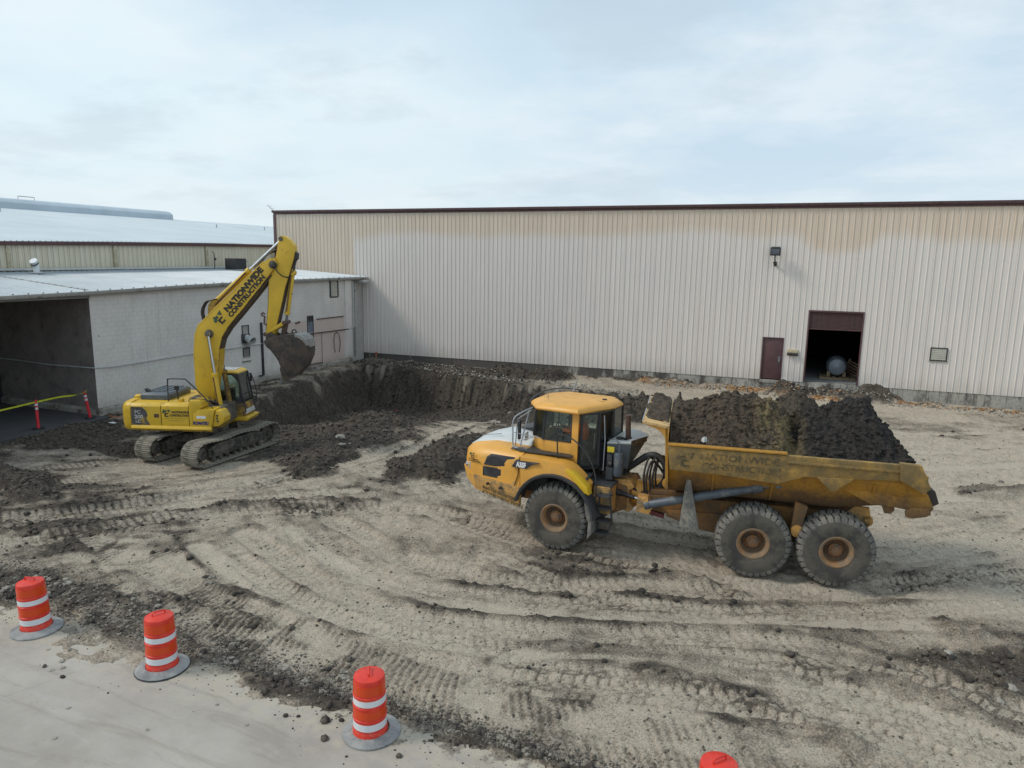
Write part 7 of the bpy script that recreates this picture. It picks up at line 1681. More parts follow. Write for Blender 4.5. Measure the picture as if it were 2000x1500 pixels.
# --- cab
def cabpoly(y0, y1, mat, name):
    return X(MB().prism([(-0.55, 1.34), (-0.55, 3.02), (-0.45, 3.08), (0.86, 3.06), (0.98, 2.98), (1.22, 1.50), (1.18, 1.34)], 'y', y0, y1), name, mat, bevel=0.02)
cb = bpy.data.objects.new('cab', None); link(cb); cb.parent = exc
def K(mb, name, mat, **k): return mb.build(name, mat, cb, **k)
y0c, y1c = 0.42, 1.40
def side_fr(y0, y1):
    out = [(-0.50, 1.84), (-0.50, 3.06), (0.86, 3.05), (0.99, 2.96), (1.19, 1.84)]; inn = [(-0.42, 1.92), (-0.42, 2.95), (0.74, 2.95), (0.88, 2.82), (1.02, 2.62), (1.00, 2.05), (0.86, 1.92)]
    # ring built as quads between outer and inner sampled loops
    o_ = [(-0.50, 1.84), (-0.50, 3.06), (0.70, 3.055), (0.90, 3.04), (0.99, 2.94), (1.145, 2.05), (1.19, 1.84)]
    vs = []
    for y in (y0, y1): vs += [(x, y, z) for x, z in o_] + [(x, y, z) for x, z in inn]
    n = 7; fs = []
    for i in range(n):
        j = (i + 1) % n
        fs += [(i, j, n + j, n + i), (2 * n + i, 3 * n + i, 3 * n + j, 2 * n + j), (i, 2 * n + i, 2 * n + j, j), (n + i, n + j, 3 * n + j, 3 * n + i)]
    return MB().add(vs, fs)
K(side_fr(y0c, y0c + 0.05), 'window_frame', M_BLACK, bevel=0.006); K(side_fr(y1c - 0.05, y1c), 'window_frame', M_BLACK, bevel=0.006)
K(MB().prism([(-0.55, 1.34), (-0.55, 1.86), (1.17, 1.86), (1.23, 1.50), (1.19, 1.34)], 'y', y0c - 0.01, y1c + 0.01), 'cab_base', M_EXYD, bevel=0.015)
K(MB().box(-0.56, -0.44, y0c, y1c, 1.85, 3.05), 'rear_post', M_EXY, bevel=0.02)
K(MB().prism([(-0.42, 1.94), (-0.42, 2.96), (0.76, 2.96), (1.03, 2.62), (1.02, 2.02), (0.88, 1.94)], 'y', y0c + 0.018, y0c + 0.028), 'side_glass', M_GLASS, smooth=0)
K(MB().prism([(-0.42, 1.94), (-0.42, 2.96), (0.76, 2.96), (1.03, 2.62), (1.02, 2.02), (0.88, 1.94)], 'y', y1c - 0.028, y1c - 0.018), 'side_glass', M_GLASS, smooth=0)
# front frame: two posts, glass between
for y in (y0c, y1c - 0.07):
    K(MB().prism([(0.93, 3.04), (1.01, 2.98), (1.25, 1.50), (1.17, 1.50)], 'y', y, y + 0.07), 'front_post', M_BLACK, bevel=0.012)
K(MB().prism([(0.955, 3.0), (0.975, 3.0), (1.215, 1.52), (1.195, 1.52)], 'y', y0c + 0.07, y1c - 0.07), 'windscreen', M_GLASS, smooth=0)
K(MB().box(1.08, 1.12, y0c + 0.07, y1c - 0.07, 2.18, 2.22), 'windscreen_bar', M_BLACK, smooth=0)
K(MB().prism([(1.05, 1.42), (1.24, 1.42), (1.22, 1.60), (1.05, 1.60)], 'y', y0c + 0.05, y1c - 0.05), 'windscreen_sill', M_GREYL, bevel=0.01)
K(MB().loft([[(-0.58, y0c - 0.02, 3.04), (0.90, y0c - 0.02, 3.03), (1.0, y0c + 0.06, 3.0), (1.0, y1c - 0.06, 3.0), (0.9, y1c + 0.02, 3.03), (-0.58, y1c + 0.02, 3.04)], [(-0.58, y0c - 0.02, 3.09), (0.88, y0c - 0.02, 3.08), (0.98, y0c + 0.06, 3.05), (0.98, y1c - 0.06, 3.05), (0.88, y1c + 0.02, 3.08), (-0.58, y1c + 0.02, 3.09)], [(-0.50, y0c + 0.06, 3.13), (0.80, y0c + 0.06, 3.12), (0.88, y0c + 0.12, 3.11), (0.88, y1c - 0.12, 3.11), (0.8, y1c - 0.06, 3.12), (-0.5, y1c - 0.06, 3.13)]]), 'cab_roof', M_EXY, bevel=0.015)
rp_ = K(MB().box(0.05, 0.78, y0c + 0.14, y1c - 0.14, 3.128, 3.14), 'roof_hatch', simple('hatch_grey', (0.52, 0.53, 0.54), 0.4), bevel=0.006)
for k in range(4): X(MB().box(0.10 + 0.17 * k, 0.14 + 0.17 * k, y0c + 0.16, y1c - 0.16, 3.14, 3.152), 'hatch_rib', M_GREYL, cb, smooth=0)
K(MB().tube(cr3([Vector((1.03, y1c, 2.9)), Vector((1.14, y1c + 0.04, 2.75)), Vector((1.27, y1c + 0.05, 2.2)), Vector((1.27, y1c, 1.7))], 5), 0.018, 6), 'grab_rail', M_BLACK)
K(MB().prism([(1.02, 2.55), (1.10, 2.55), (1.08, 2.88), (1.0, 2.88)], 'y', y1c + 0.10, y1c + 0.14).tube([(1.02, y1c, 2.7), (1.05, y1c + 0.12, 2.72)], 0.012, 5), 'cab_mirror', M_BLACK, bevel=0.008)
K(MB().prism([(-0.35, 1.9), (0.2, 1.9), (0.2, 2.08), (-0.12, 2.10), (-0.22, 2.72), (-0.38, 2.72)], 'y', 0.70, 1.12), 'operator_seat', M_SEAT, bevel=0.04)
K(MB().box(0.75, 0.98, 0.60, 1.25, 1.86, 2.0).box(0.2, 0.5, 0.52, 0.66, 1.86, 2.30).box(0.2, 0.5, 1.18, 1.30, 1.86, 2.30), 'console', M_BLACK, bevel=0.02)
K(MB().prism([(0.45, 1.18), (0.40, 1.33), (1.18, 1.33), (1.38, 1.30), (1.32, 1.18)], 'y', y0c - 0.08, y1c + 0.04), 'cab_skirt', M_EXY, bevel=0.015)
# --- boom
bo = [(0.10, 1.95), (-0.22, 2.28), (-0.33, 2.70), (-0.33, 3.80), (-0.25, 4.55), (-0.10, 4.92), (0.10, 5.10), (0.55, 5.55), (1.22, 6.14), (1.88, 6.76), (2.46, 7.28), (2.68, 7.42), (2.88, 7.44), (2.95, 7.26), (2.85, 7.10), (2.70, 6.89), (2.43, 6.55), (2.01, 6.05), (1.50, 5.46), (1.0, 4.88), (0.75, 4.50), (0.64, 4.10), (0.56, 3.33), (0.46, 3.00), (0.34, 2.40), (0.26, 1.96), (0.18, 1.90)]
boom = X(MB().prism(bo, 'y', -0.255, 0.255), 'boom', M_EXY, bevel=0.012)
# raised rib plates standing proud along the back edge and welded edge lines
X(MB().tube([(x - 0.01, 0.0 - 0.24, z + 0.012) for x, z in bo[1:11]], 0.022, 6), 'boom_edge', M_EXY, boom)
X(MB().tube([(x, -0.24, z - 0.006) for x, z in bo[14:24]], 0.018, 6), 'boom_edge', M_EXYD, boom)
X(MB().prism([(0.70, 4.46), (0.98, 4.84), (1.50, 5.42), (2.01, 6.01), (2.43, 6.51), (2.70, 6.85), (2.74, 6.80), (2.47, 6.46), (2.05, 5.96), (1.54, 5.37), (1.02, 4.79), (0.76, 4.40), (0.66, 4.05), (0.62, 4.10)], 'y', -0.20, 0.20), 'boom_underside_shade', simple('underside_shade', (0.085, 0.060, 0.040), 0.9, 0, 0.3, 3), boom, smooth=0)  # dark strip painting in the shade under the boom
X(MB().cyl((0.18, -0.34, 2.05), (0.18, 0.34, 2.05), 0.11, 16), 'boom_foot_pin', M_UNDER, boom)
X(MB().cyl((0.30, -0.46, 4.62), (0.30, 0.46, 4.62), 0.095, 18).cyl((0.30, -0.30, 4.62), (0.30, -0.26, 4.62), 0.16, 18), 'boom_pin', M_UNDER, boom, bevel=0.006)
X(MB().cyl((2.80, -0.34, 7.20), (2.80, 0.34, 7.20), 0.10, 16), 'boom_tip_pin', M_UNDER, boom, bevel=0.006)
# lettering on the boom
bd = Vector((2.01 - 0.62, 0, 6.05 - 4.55)).normalized()
bd = Vector((0.672, 0, 0.740)); bn = Vector((-0.740, 0, 0.672))
def on_boom(s, t_, y=-0.262): 
    o_ = Vector((0.66, y, 4.95)) + bd * s + bn * t_; return frame_M(o_, bd, bn)
text_obj('NATIONWIDE', 0.29, on_boom(0.60, 0.045), M_INK, parent=boom, weight=0.018, sx=1.13)
text_obj('CONSTRUCTION', 0.235, on_boom(0.54, -0.175), M_INK, parent=boom, weight=0.014, sx=1.10)
text_obj('SITE WORK  DEMOLITION', 0.07, on_boom(0.70, -0.26), M_FADED, parent=boom, sx=1.1) if False else None
emblem(on_boom(-0.02, -0.10), 0.42, boom, (M_GREEN, M_INK))
# --- boom cylinders
for s in (-1, 1):
    y = 0.40 * s
    cyb = X(MB().cyl((0.66, y, 1.62), (0.48, y, 3.14), 0.095, 18).cyl((0.495, y, 3.02), (0.478, y, 3.16), 0.11, 18).cyl((0.66, y - 0.06, 1.62), (0.66, y + 0.06, 1.62), 0.13, 16), 'boom_cylinder', M_EXY if s < 0 else M_EXYD, bevel=0.006)
    X(MB().cyl((0.48, y, 3.12), (0.31, y, 4.60), 0.052, 14).cyl((0.305, y - 0.05, 4.62), (0.305, y + 0.05, 4.62), 0.10, 16), 'cylinder_rod', M_CHROME if s < 0 else M_STEEL, cyb)
    X(MB().tube([(0.60, y - 0.09, 1.9), (0.46, y - 0.10, 3.0)], 0.02, 6), 'pipe', M_RUST, cyb)
X(MB().prism([(0.30, 1.28), (0.95, 1.28), (0.90, 1.70), (0.62, 1.85), (0.40, 1.75)], 'y', -0.55, -0.48).prism([(-0.1, 1.28), (0.45, 1.28), (0.36, 2.1), (0.18, 2.24), (0.02, 2.1)], 'y', -0.36, -0.28).prism([(-0.1, 1.28), (0.45, 1.28), (0.36, 2.1), (0.18, 2.24), (0.02, 2.1)], 'y', 0.28, 0.36), 'boom_bracket', M_EXYD, bevel=0.01)
for k in range(4):
    X(MB().tube(cr3([Vector((-0.05 + 0.12 * k, -0.62 + 0.06 * k, 2.0)), Vector((0.15 + 0.1 * k, -0.60, 2.20 - 0.03 * k)), Vector((0.42 + 0.06 * k, -0.50, 2.0)), Vector((0.55, -0.42, 1.72))], 5), 0.028, 6), 'hydraulic_hose', M_HOSE, smooth=60)
# --- arm cylinder on top of the boom
u1 = Vector((3.11, 0, 8.13)); u0 = Vector((0.42, 0, 5.72)); ud = (u1 - u0).normalized(); ue = u0 + ud * (Vector((1.87, 0, 6.96)) - u0).length
ac_ = X(MB().tube([u0, ue], 0.105, 18).tube([ue - ud * 0.14, ue], 0.125, 18).cyl(u0 + Vector((0, -0.14, 0)), u0 + Vector((0, 0.14, 0)), 0.12, 14), 'arm_cylinder', M_EXY, bevel=0.006)
X(MB().tube([ue, u1], 0.058, 14), 'cylinder_rod', M_CHROME, ac_)
X(MB().cyl((3.11, -0.20, 8.13), (3.11, 0.20, 8.13), 0.085, 16), 'rod_pin', M_UNDER, ac_, bevel=0.005)
for dy in (-0.20, -0.13):
    X(MB().tube([u0 + Vector((0.1, dy, -0.05)), ue + Vector((-0.1, dy, -0.10))], 0.020, 6), 'steel_pipe', M_RUST if dy < -.15 else M_EXYD, ac_)
X(MB().prism([(0.22, 5.22), (0.55, 5.52), (0.58, 5.72), (0.42, 5.84), (0.26, 5.68)], 'y', -0.16, -0.11).prism([(0.22, 5.22), (0.55, 5.52), (0.58, 5.72), (0.42, 5.84), (0.26, 5.68)], 'y', 0.11, 0.16), 'cylinder_bracket', M_EXYD, bevel=0.01)
for dy in (-0.12, -0.02, 0.08):
    X(MB().tube(cr3([Vector((0.02, dy, 5.06)), Vector((-0.02, dy, 5.45)), Vector((0.15, dy, 5.78)), Vector((0.42, dy - 0.05, 5.86)), Vector((0.60, dy - 0.1, 5.90))], 6), 0.024, 6), 'hydraulic_hose', M_HOSE, smooth=60)
for k in range(4):
    y_ = -0.15 + 0.08 * k
    X(MB().tube(cr3([Vector((2.05, y_, 6.98)), Vector((2.45, y_, 7.42 + 0.03 * k)), Vector((2.75, y_, 7.66)), Vector((2.98, y_, 7.78)), Vector((3.05, y_, 7.92))], 6), 0.022, 6), 'hydraulic_hose', M_HOSE, smooth=60)
# --- arm
ap = [(3.05, 8.20), (3.14, 8.25), (3.26, 8.22), (3.46, 8.08), (3.58, 7.90), (3.60, 7.66), (3.55, 7.42), (3.36, 6.84), (3.20, 6.40), (2.99, 5.59), (2.80, 4.90), (2.72, 4.60), (2.64, 4.48), (2.50, 4.40), (2.42, 4.42), (2.42, 4.74), (2.54, 5.74), (2.62, 6.83), (2.78, 7.22), (2.88, 7.44), (2.97, 7.80)]
arm = X(MB().prism(ap, 'y', -0.185, 0.185), 'arm', M_EXY, bevel=0.012)
X(MB().prism([(3.53, 7.36), (3.36, 6.86), (3.20, 6.42), (2.99, 5.61), (2.80, 4.93), (2.83, 4.90), (3.02, 5.58), (3.23, 6.38), (3.39, 6.80), (3.56, 7.34)], 'y', -0.15, 0.15), 'arm_shade_strip', bpy.data.materials['underside_shade'], arm, smooth=0)  # shading of the arm's front face, put in as a dark strip
X(MB().tube([(x, -0.175, z) for x, z in ap[14:18]], 0.016, 6), 'arm_edge', M_EXYD, arm)
X(MB().cyl((2.80, -0.27, 7.20), (2.80, 0.27, 7.20), 0.15, 18).cyl((2.80, -0.36, 7.20), (2.80, -0.27, 7.20), 0.09, 14), 'arm_pivot', M_UNDER, arm, bevel=0.006)
X(MB().tube(cr3([Vector((2.80, -0.28, 7.28)), Vector((2.98, -0.30, 6.95)), Vector((3.18, -0.28, 6.78)), Vector((3.38, -0.16, 6.74))], 6), 0.022, 6), 'hydraulic_hose', M_HOSE, arm, smooth=60)
X(MB().tube([(2.40, -0.18, 5.38), (2.30, -0.18, 5.44), (2.26, -0.18, 5.38), (2.31, -0.18, 5.31), (2.39, -0.18, 5.30), (2.36, -0.18, 5.02), (2.44, -0.18, 4.98)], 0.035, 7), 'lifting_hook', M_RUST, arm)
X(MB().cyl((2.36, -0.15, 4.62), (2.36, 0.15, 4.62), 0.08, 12), 'thumb_lug', M_RUST, arm, bevel=0.01)
# bucket cylinder with its black guard
p_t, p_b = Vector((3.44, 0, 6.92)), Vector((3.17, 0, 5.36)); 
bc = X(MB().tube([p_t, p_b], 0.088, 18).tube([p_b + (p_t - p_b) * 0.08, p_b], 0.105, 18).cyl(p_t + Vector((0, -0.12, 0)), p_t + Vector((0, 0.12, 0)), 0.12, 14), 'bucket_cylinder', M_EXY, bevel=0.006)
X(MB().tube([p_b, Vector((3.13, 0, 5.06))], 0.052, 12), 'cylinder_rod', M_STEEL, bc)
X(MB().tube([p_t + Vector((-0.02, -0.13, -0.1)), p_b + Vector((0.02, -0.13, 0.12))], 0.018, 6).tube([p_b + (p_t - p_b) * 0.5 + Vector((-.1, -.02, 0)), p_b + (p_t - p_b) * 0.5 + Vector((.1, -.02, 0))], 0.03, 6), 'pipe', M_RUST, bc)
X(MB().prism([(3.52, 7.30), (3.66, 7.42), (3.68, 7.62), (3.58, 7.70), (3.50, 7.58)], 'y', -0.12, 0.12).tube([(3.58, -0.08, 7.35), (3.56, -0.12, 7.05), (3.44, -0.1, 6.9)], 0.025, 6), 'hose_guard', M_BLACK, arm, bevel=0.01)
# linkage
for s in (-1, 1):
    X(MB().prism([(2.55, 4.78), (2.64, 4.72), (3.16, 5.02), (3.20, 5.10), (3.10, 5.14)], 'y', s * 0.22, s * 0.27), 'arm_link', M_EXY, bevel=0.01)
X(MB().prism([(3.04, 5.10), (3.22, 5.12), (3.16, 4.95), (3.06, 4.55), (2.93, 4.55), (2.98, 4.8)], 'y', -0.12, 0.12).cyl((3.13, -0.29, 5.08), (3.13, 0.29, 5.08), 0.075, 14), 'bucket_link', M_RUST, bevel=0.012)
# --- bucket
bp = [(2.42, 4.40), (2.60, 4.52), (2.86, 4.58), (3.22, 4.66), (3.55, 4.68), (3.80, 4.62), (3.97, 4.48), (4.05, 4.28), (4.01, 3.83), (3.82, 3.40), (3.50, 3.08), (3.20, 2.95)]
bi = [(2.52, 4.22), (2.66, 4.08), (2.80, 3.90), (2.92, 3.70), (3.00, 3.46), (2.96, 3.40), (3.04, 3.10), (3.18, 2.95)]
bu = X(MB().prism(bp + [(3.06, 3.06), (2.99, 3.38), (3.02, 3.48), (2.94, 3.69), (2.82, 3.88), (2.68, 4.06), (2.52, 4.20)], 'y', -0.50, -0.455), 'bucket', M_BUCKET, bevel=0.01)
X(MB().prism(bp + [(3.06, 3.06), (2.99, 3.38), (3.02, 3.48), (2.94, 3.69), (2.82, 3.88), (2.68, 4.06), (2.52, 4.20)], 'y', 0.455, 0.50), 'bucket_side', M_BUCKET, bu, bevel=0.01)
# back shell
m = MB(); n = len(bp); vs = []
for x, z in bp: vs += [(x, -0.455, z), (x, 0.455, z)]
cxm, czm = 3.35, 3.9
for x, z in bp:
    f = 0.965; vs += [(cxm + (x - cxm) * f, -0.455, czm + (z - czm) * f), (cxm + (x - cxm) * f, 0.455, czm + (z - czm) * f)]
fs = []
for i in range(n - 1):
    fs += [(2 * i, 2 * i + 1, 2 * i + 3, 2 * i + 2), (2 * n + 2 * i, 2 * n + 2 * i + 2, 2 * n + 2 * i + 3, 2 * n + 2 * i + 1), (2 * i, 2 * i + 2, 2 * n + 2 * i + 2, 2 * n + 2 * i), (2 * i + 1, 2 * n + 2 * i + 1, 2 * n + 2 * i + 3, 2 * i + 3)]
fs += [(0, 2 * n, 2 * n + 1, 1), (2 * n - 2, 2 * n - 1, 4 * n - 1, 4 * n - 2)]
X(m.add(vs, fs), 'bucket_shell', M_BUCKET, bu, smooth=40)
X(MB().loft([[(3.60, -0.53, 4.70), (3.84, -0.53, 4.64), (4.01, -0.53, 4.49), (4.09, -0.53, 4.28), (3.99, -0.53, 4.28), (3.92, -0.53, 4.42), (3.76, -0.53, 4.54), (3.60, -0.53, 4.58)], [(3.60, -0.35, 4.72), (3.84, -0.35, 4.66), (4.02, -0.35, 4.50), (4.10, -0.35, 4.28), (4.0, -0.35, 4.28), (3.92, -0.35, 4.42), (3.76, -0.35, 4.54), (3.60, -0.35, 4.58)]]), 'wear_plate', M_BRIGHT, bu, bevel=0.01)
X(MB().prism([(3.55, 4.69), (3.62, 4.72), (3.86, 4.65), (4.04, 4.49), (4.11, 4.2), (4.06, 4.2), (4.0, 4.46), (3.84, 4.6)], 'y', -0.34, 0.34), 'wear_strip', M_BRIGHT, bu, smooth=0)
X(MB().tube(cr3([Vector((3.36, -0.1, 4.68)), Vector((3.40, -0.1, 4.80)), Vector((3.50, -0.1, 4.80)), Vector((3.54, -0.1, 4.68))], 5), 0.025, 6), 'lifting_eye', M_BLACK, bu)
for s in (-1, 1):
    X(MB().prism([(2.40, 4.38), (2.44, 4.66), (2.62, 4.72), (2.88, 4.60), (3.02, 4.70), (3.14, 4.66), (3.2, 4.58), (2.9, 4.50), (2.6, 4.42)], 'y', s * 0.20, s * 0.245), 'bucket_ear', M_BUCKET, bu, bevel=0.008)
X(MB().box(3.03, 3.20, -0.50, 0.50, 2.95, 3.03), 'cutting_edge', M_BUCKET, bu, bevel=0.01)
for k in range(5):
    y = -0.44 + 0.22 * k
    X(MB().loft([[(3.02, y - 0.05, 3.05), (3.18, y - 0.05, 2.96), (3.18, y + 0.05, 2.96), (3.02, y + 0.05, 3.05)], [(2.90, y - 0.025, 2.83), (2.95, y - 0.025, 2.80), (2.95, y + 0.025, 2.80), (2.90, y + 0.025, 2.83)]]), 'tooth', M_STEEL, bu, bevel=0.004)
# earth in the bucket
m = MB(); 
pts_ = [(2.60, 4.16), (2.80, 3.93), (2.95, 3.68), (3.01, 3.47), (3.04, 3.2), (3.18, 3.02), (3.48, 3.12), (3.78, 3.44), (3.95, 3.84), (3.98, 4.25), (3.7, 4.5), (3.2, 4.56), (2.7, 4.42)]
m.prism(pts_, 'y', -0.44, 0.44); X(m, 'bucket_soil', M_EARTH, bu, smooth=0)
# --- decals and lettering on the right side
def on_ex(x, z, y=-1.356): return frame_M((x, y, z), (1, 0, 0), (0, 0, 1))
dc = X(MB().prism([(-2.27, 1.335), (-2.27, 2.00), (-1.86, 2.00), (-1.70, 1.86), (-1.66, 1.70), (-1.72, 1.58), (-1.58, 1.34)], 'y', -1.3575, -1.352), 'model_decal', simple('torn_grey_decal', (0.085, 0.08, 0.082), 0.7, 0, 0.3, 2, dirt=(0.44, 0.29, 0.05), dirt_amt=0.22, dirt_scale=3.5), smooth=0)
M_WORN = simple('worn_white_print', (0.50, 0.49, 0.46), 0.7, 0, 0.1, 4, dirt=(0.10, 0.09, 0.085), dirt_amt=0.30, dirt_scale=6)
text_obj('PC', 0.17, on_ex(-2.14, 1.76, -1.360), M_WORN, parent=dc, weight=0.004, sx=1.1); text_obj('200', 0.19, on_ex(-2.15, 1.58, -1.360), M_WORN, parent=dc, weight=0.006, sx=1.12); text_obj('LC', 0.15, on_ex(-2.12, 1.42, -1.360), M_WORN, parent=dc, weight=0.004, sx=1.1)
pn = X(MB().box(-1.10, -0.16, -1.3545, -1.352, 1.40, 1.98), 'lettering_panel', M_EXY, smooth=0)
emblem(on_ex(-1.11, 1.66, -1.357), 0.27, pn, (M_GREEN, M_INK))
text_obj('NATIONWIDE', 0.115, on_ex(-0.76, 1.80, -1.357), M_INK, parent=pn, weight=0.004, sx=0.86); text_obj('CONSTRUCTION', 0.115, on_ex(-0.84, 1.68, -1.357), M_INK, parent=pn, weight=0.004, sx=0.78)
X(MB().box(-1.04, -0.20, -1.358, -1.3545, 1.60, 1.606).box(-0.9, -0.3, -1.358, -1.3545, 1.52, 1.526), 'fine_print', M_FADED, pn, smooth=0)
text_obj('KOMATSU', 0.155, on_ex(0.03, 1.40, -1.366), M_NAVY, weight=0.010, sx=0.78, name='brand_lettering', parent=exc)
X(MB().box(0.16, 0.50, -1.366, -1.36, 1.62, 1.72), 'white_plate', M_WHITE, smooth=0)
X(MB().box(0.86, 0.93, -1.312, -1.30, 1.60, 1.66).box(0.87, 0.94, -1.312, -1.30, 1.70, 1.76).box(0.88, 0.95, -1.312, -1.30, 1.50, 1.56), 'side_slot', M_BLACK, smooth=0)
# ------------------------------------------------------------------ traffic drums
t = NT('drum_orange'); p = t.pos(True); q = t.xyz(p)
n_ = t.noise(p, 6, 5, 0.6); c_ = t.mix(t.ramp(n_, 0.3, 0.7), (0.60, 0.028, 0.016), (0.72, 0.044, 0.020)); c_ = t.mix(t.ramp(t.noise(p, 3, 7, 0.7), 0.60, 0.75, 0, 0.35), c_, (0.42, 0.20, 0.13))
mud_ = t.math('MULTIPLY', t.ramp(q[2], 0.0, 0.45, 1, 0), t.ramp(t.noise(p, 14, 6, 0.7), 0.48, 0.66)); c_ = t.mix(t.math('MULTIPLY', mud_, 0.6), c_, (0.36, 0.25, 0.18))
sc_ = t.ramp(t.noise(p, 5, 6, 0.7, stretch=(1, 1, 5)), 0.62, 0.68, 0, 0.4); c_ = t.mix(sc_, c_, (0.55, 0.20, 0.14))
t.set('Base Color', c_); t.set('Roughness', 0.42); M_DRUM = t.m
t = NT('drum_prismatic_orange'); p = t.pos(True)
a = t.n('ShaderNodeTexChecker'); t.l(p, a.inputs[0]); a.inputs['Scale'].default_value = 70
c_ = t.mix(t.math('MULTIPLY', a.outputs['Fac'], 0.35), (0.68, 0.062, 0.008), (0.50, 0.036, 0.008)); t.set('Base Color', c_); t.set('Roughness', 0.25); M_DRUMO = t.m
M_DRUMW = simple('drum_reflective_white', (0.66, 0.68, 0.70), 0.28, 0, 0.06, 8, dirt=(0.5, 0.48, 0.45), dirt_amt=0.12)
M_BASE = simple('recycled_rubber_base', (0.17, 0.18, 0.19), 0.85, 0, 0.2, 8, dirt=(0.34, 0.335, 0.32), dirt_amt=0.55, dirt_scale=2.0, soft=0.16, bump=0.006)
def drum_mesh():
    R = lambda z: 0.262 - 0.030 * z
    parts = []
    pr = [(0.262, 0.0), (0.262, 0.14), (0.256, 0.15), (0.256, 0.155)]
    levels = [(0.16, 0.185, 'b'), (0.19, 0.315, 'w'), (0.32, 0.345, 'b'), (0.35, 0.53, 'o'), (0.535, 0.56, 'b'), (0.565, 0.69, 'w'), (0.695, 0.72, 'b'), (0.725, 0.90, 'o')]
    body = MB().lathe([(0.268, 0.0), (0.268, 0.05), (0.262, 0.14), (0.252, 0.155), (0.250, 0.32), (0.257, 0.325), (0.257, 0.35), (0.249, 0.355), (0.247, 0.53), (0.254, 0.535), (0.254, 0.56), (0.245, 0.565), (0.243, 0.69), (0.249, 0.70), (0.248, 0.72), (0.240, 0.73), (0.236, 0.93), (0.236, 0.955), (0.228, 0.985), (0.18, 1.005), (0.08, 1.02), (0.001, 1.025)], 48)
    body.tube([(-0.11, 0, 1.005), (-0.10, 0, 1.06), (-0.085, 0, 1.07), (0.085, 0, 1.07), (0.10, 0, 1.06), (0.11, 0, 1.005)], 0.013, 8)
    for y in (-0.10, 0.10): body.prism([(y - 0.03, 0.985), (y - 0.005, 1.04), (y + 0.005, 1.04), (y + 0.03, 0.985)], 'x', -0.008, 0.008) if False else None
    return body
drum = empty('traffic_drum', (-13.25, 8.33, 0.012), 0.4, 'leftmost orange and white traffic drum, leaning slightly on a dusty pale base', 'traffic barrel', 'orange traffic drums along the concrete edge')
base_o = MB().lathe([(0.275, 0.0), (0.435, 0.0), (0.445, 0.012), (0.440, 0.030), (0.40, 0.052), (0.33, 0.068), (0.29, 0.085), (0.275, 0.085), (0.272, 0.0)], 56).build('rubber_base', M_BASE, drum, smooth=40)
shell = drum_mesh().build('drum_shell', M_DRUM, drum, smooth=32)
for z0, z1, r, mt, nm in ((0.19, 0.30, 0.2535, M_DRUMW, 'white_stripe'), (0.375, 0.505, 0.2515, M_DRUMO, 'orange_stripe'), (0.585, 0.68, 0.2478, M_DRUMW, 'white_stripe'), (0.755, 0.90, 0.2425, M_DRUMO, 'orange_stripe')):
    MB().lathe([(r - 0.004, z0), (r + 0.0006 + 0.0008, z0 + 0.001), (r - 0.0020, z1 - 0.001), (r - 0.006, z1)], 48).build(nm, mt, shell, smooth=40)
lab = {1: ('second traffic drum from the left, its dark base rimmed with caked black rubber', (-9.97, 8.33), 1.2, (0.0, 0.0)),
       2: ('third traffic drum from the left, standing off centre in its ring base', (-5.64, 8.30), 2.1, (0.03, -0.02)),
       3: ('traffic drum at the bottom edge of the photo, only its red top in view', (-0.53, 8.42), 0.9, (0, 0))}
drum.rotation_euler = (math.radians(0.5), math.radians(-2.2), 0.2)
base_o.rotation_euler = (0, math.radians(1.5), 0)
for k in (1, 2, 3):
    d = copy_tree(drum); d['label'] = lab[k][0]; d.location = (lab[k][1][0], lab[k][1][1], 0.012); d.rotation_euler = (0, 0, lab[k][2])
    for ch in d.children:
        if ch.name.startswith('rubber_base'): ch.rotation_euler = (0, 0, 0); ch.location = (lab[k][3][0], lab[k][3][1], 0)
for d_ in [o for o in sc.objects if o.name.startswith('traffic_drum')]:
    if abs(d_.location.x + 9.97) < 0.1:
        MB().tube([(0.438 * math.cos(2 * math.pi * k / 40), 0.438 * math.sin(2 * math.pi * k / 40), 0.012 + 0.004 * math.sin(k * 2.3)) for k in range(40)], 0.016, 6, closed=True).build('rubber_rim', M_BLACK, d_)
# ------------------------------------------------------------------ red delineator posts and caution tape
M_RED = simple('red_plastic_post', (0.62, 0.030, 0.045), 0.5, 0, 0.12, 4)
def post(x, y, z, lean, lbl):
    e = empty('delineator_post', (x, y, z), 0, lbl, 'delineator post', 'red delineator posts with caution tape')
    e.rotation_euler = lean
    MB().lathe([(0.062, 0.04), (0.060, 0.10), (0.055, 0.95), (0.055, 1.08), (0.045, 1.10), (0.035, 1.12), (0.045, 1.15), (0.045, 1.20), (0.02, 1.23), (0.001, 1.235)], 20).build('tube', M_RED, e)
    for z0 in (0.82, 0.98): MB().lathe([(0.0575, z0), (0.060, z0 + 0.002), (0.0595, z0 + 0.088), (0.056, z0 + 0.09)], 20).build('reflective_band', M_DRUMW, e)
    b = MB().prism([(0.22 * math.cos(2 * math.pi * k / 8 + 0.39), 0.22 * math.sin(2 * math.pi * k / 8 + 0.39)) for k in range(8)], 'z', 0.0, 0.05); o = b.build('rubber_base', M_BLACK, e, bevel=0.012)
    o.rotation_euler = (-lean[0], -lean[1], 0)
    return e
z1_, z2_ = 0.03, 0.03
post(-28.80, 19.02, z1_, (0, 0, 0), 'upright red delineator post on the asphalt edge, nearer of the two')
post(-28.75, 21.30, z2_, (math.radians(7), math.radians(-2), 0), 'leaning red delineator post by the corner of the block building')
t = NT('yellow_tape'); p = t.pos(); nz_ = t.noise(p, 8, 4, 0.6); t.set('Base Color', t.mix(t.ramp(nz_, 0.3, 0.7), (0.62, 0.66, 0.04), (0.76, 0.80, 0.08))); t.set('Roughness', 0.35); M_TAPE = t.m
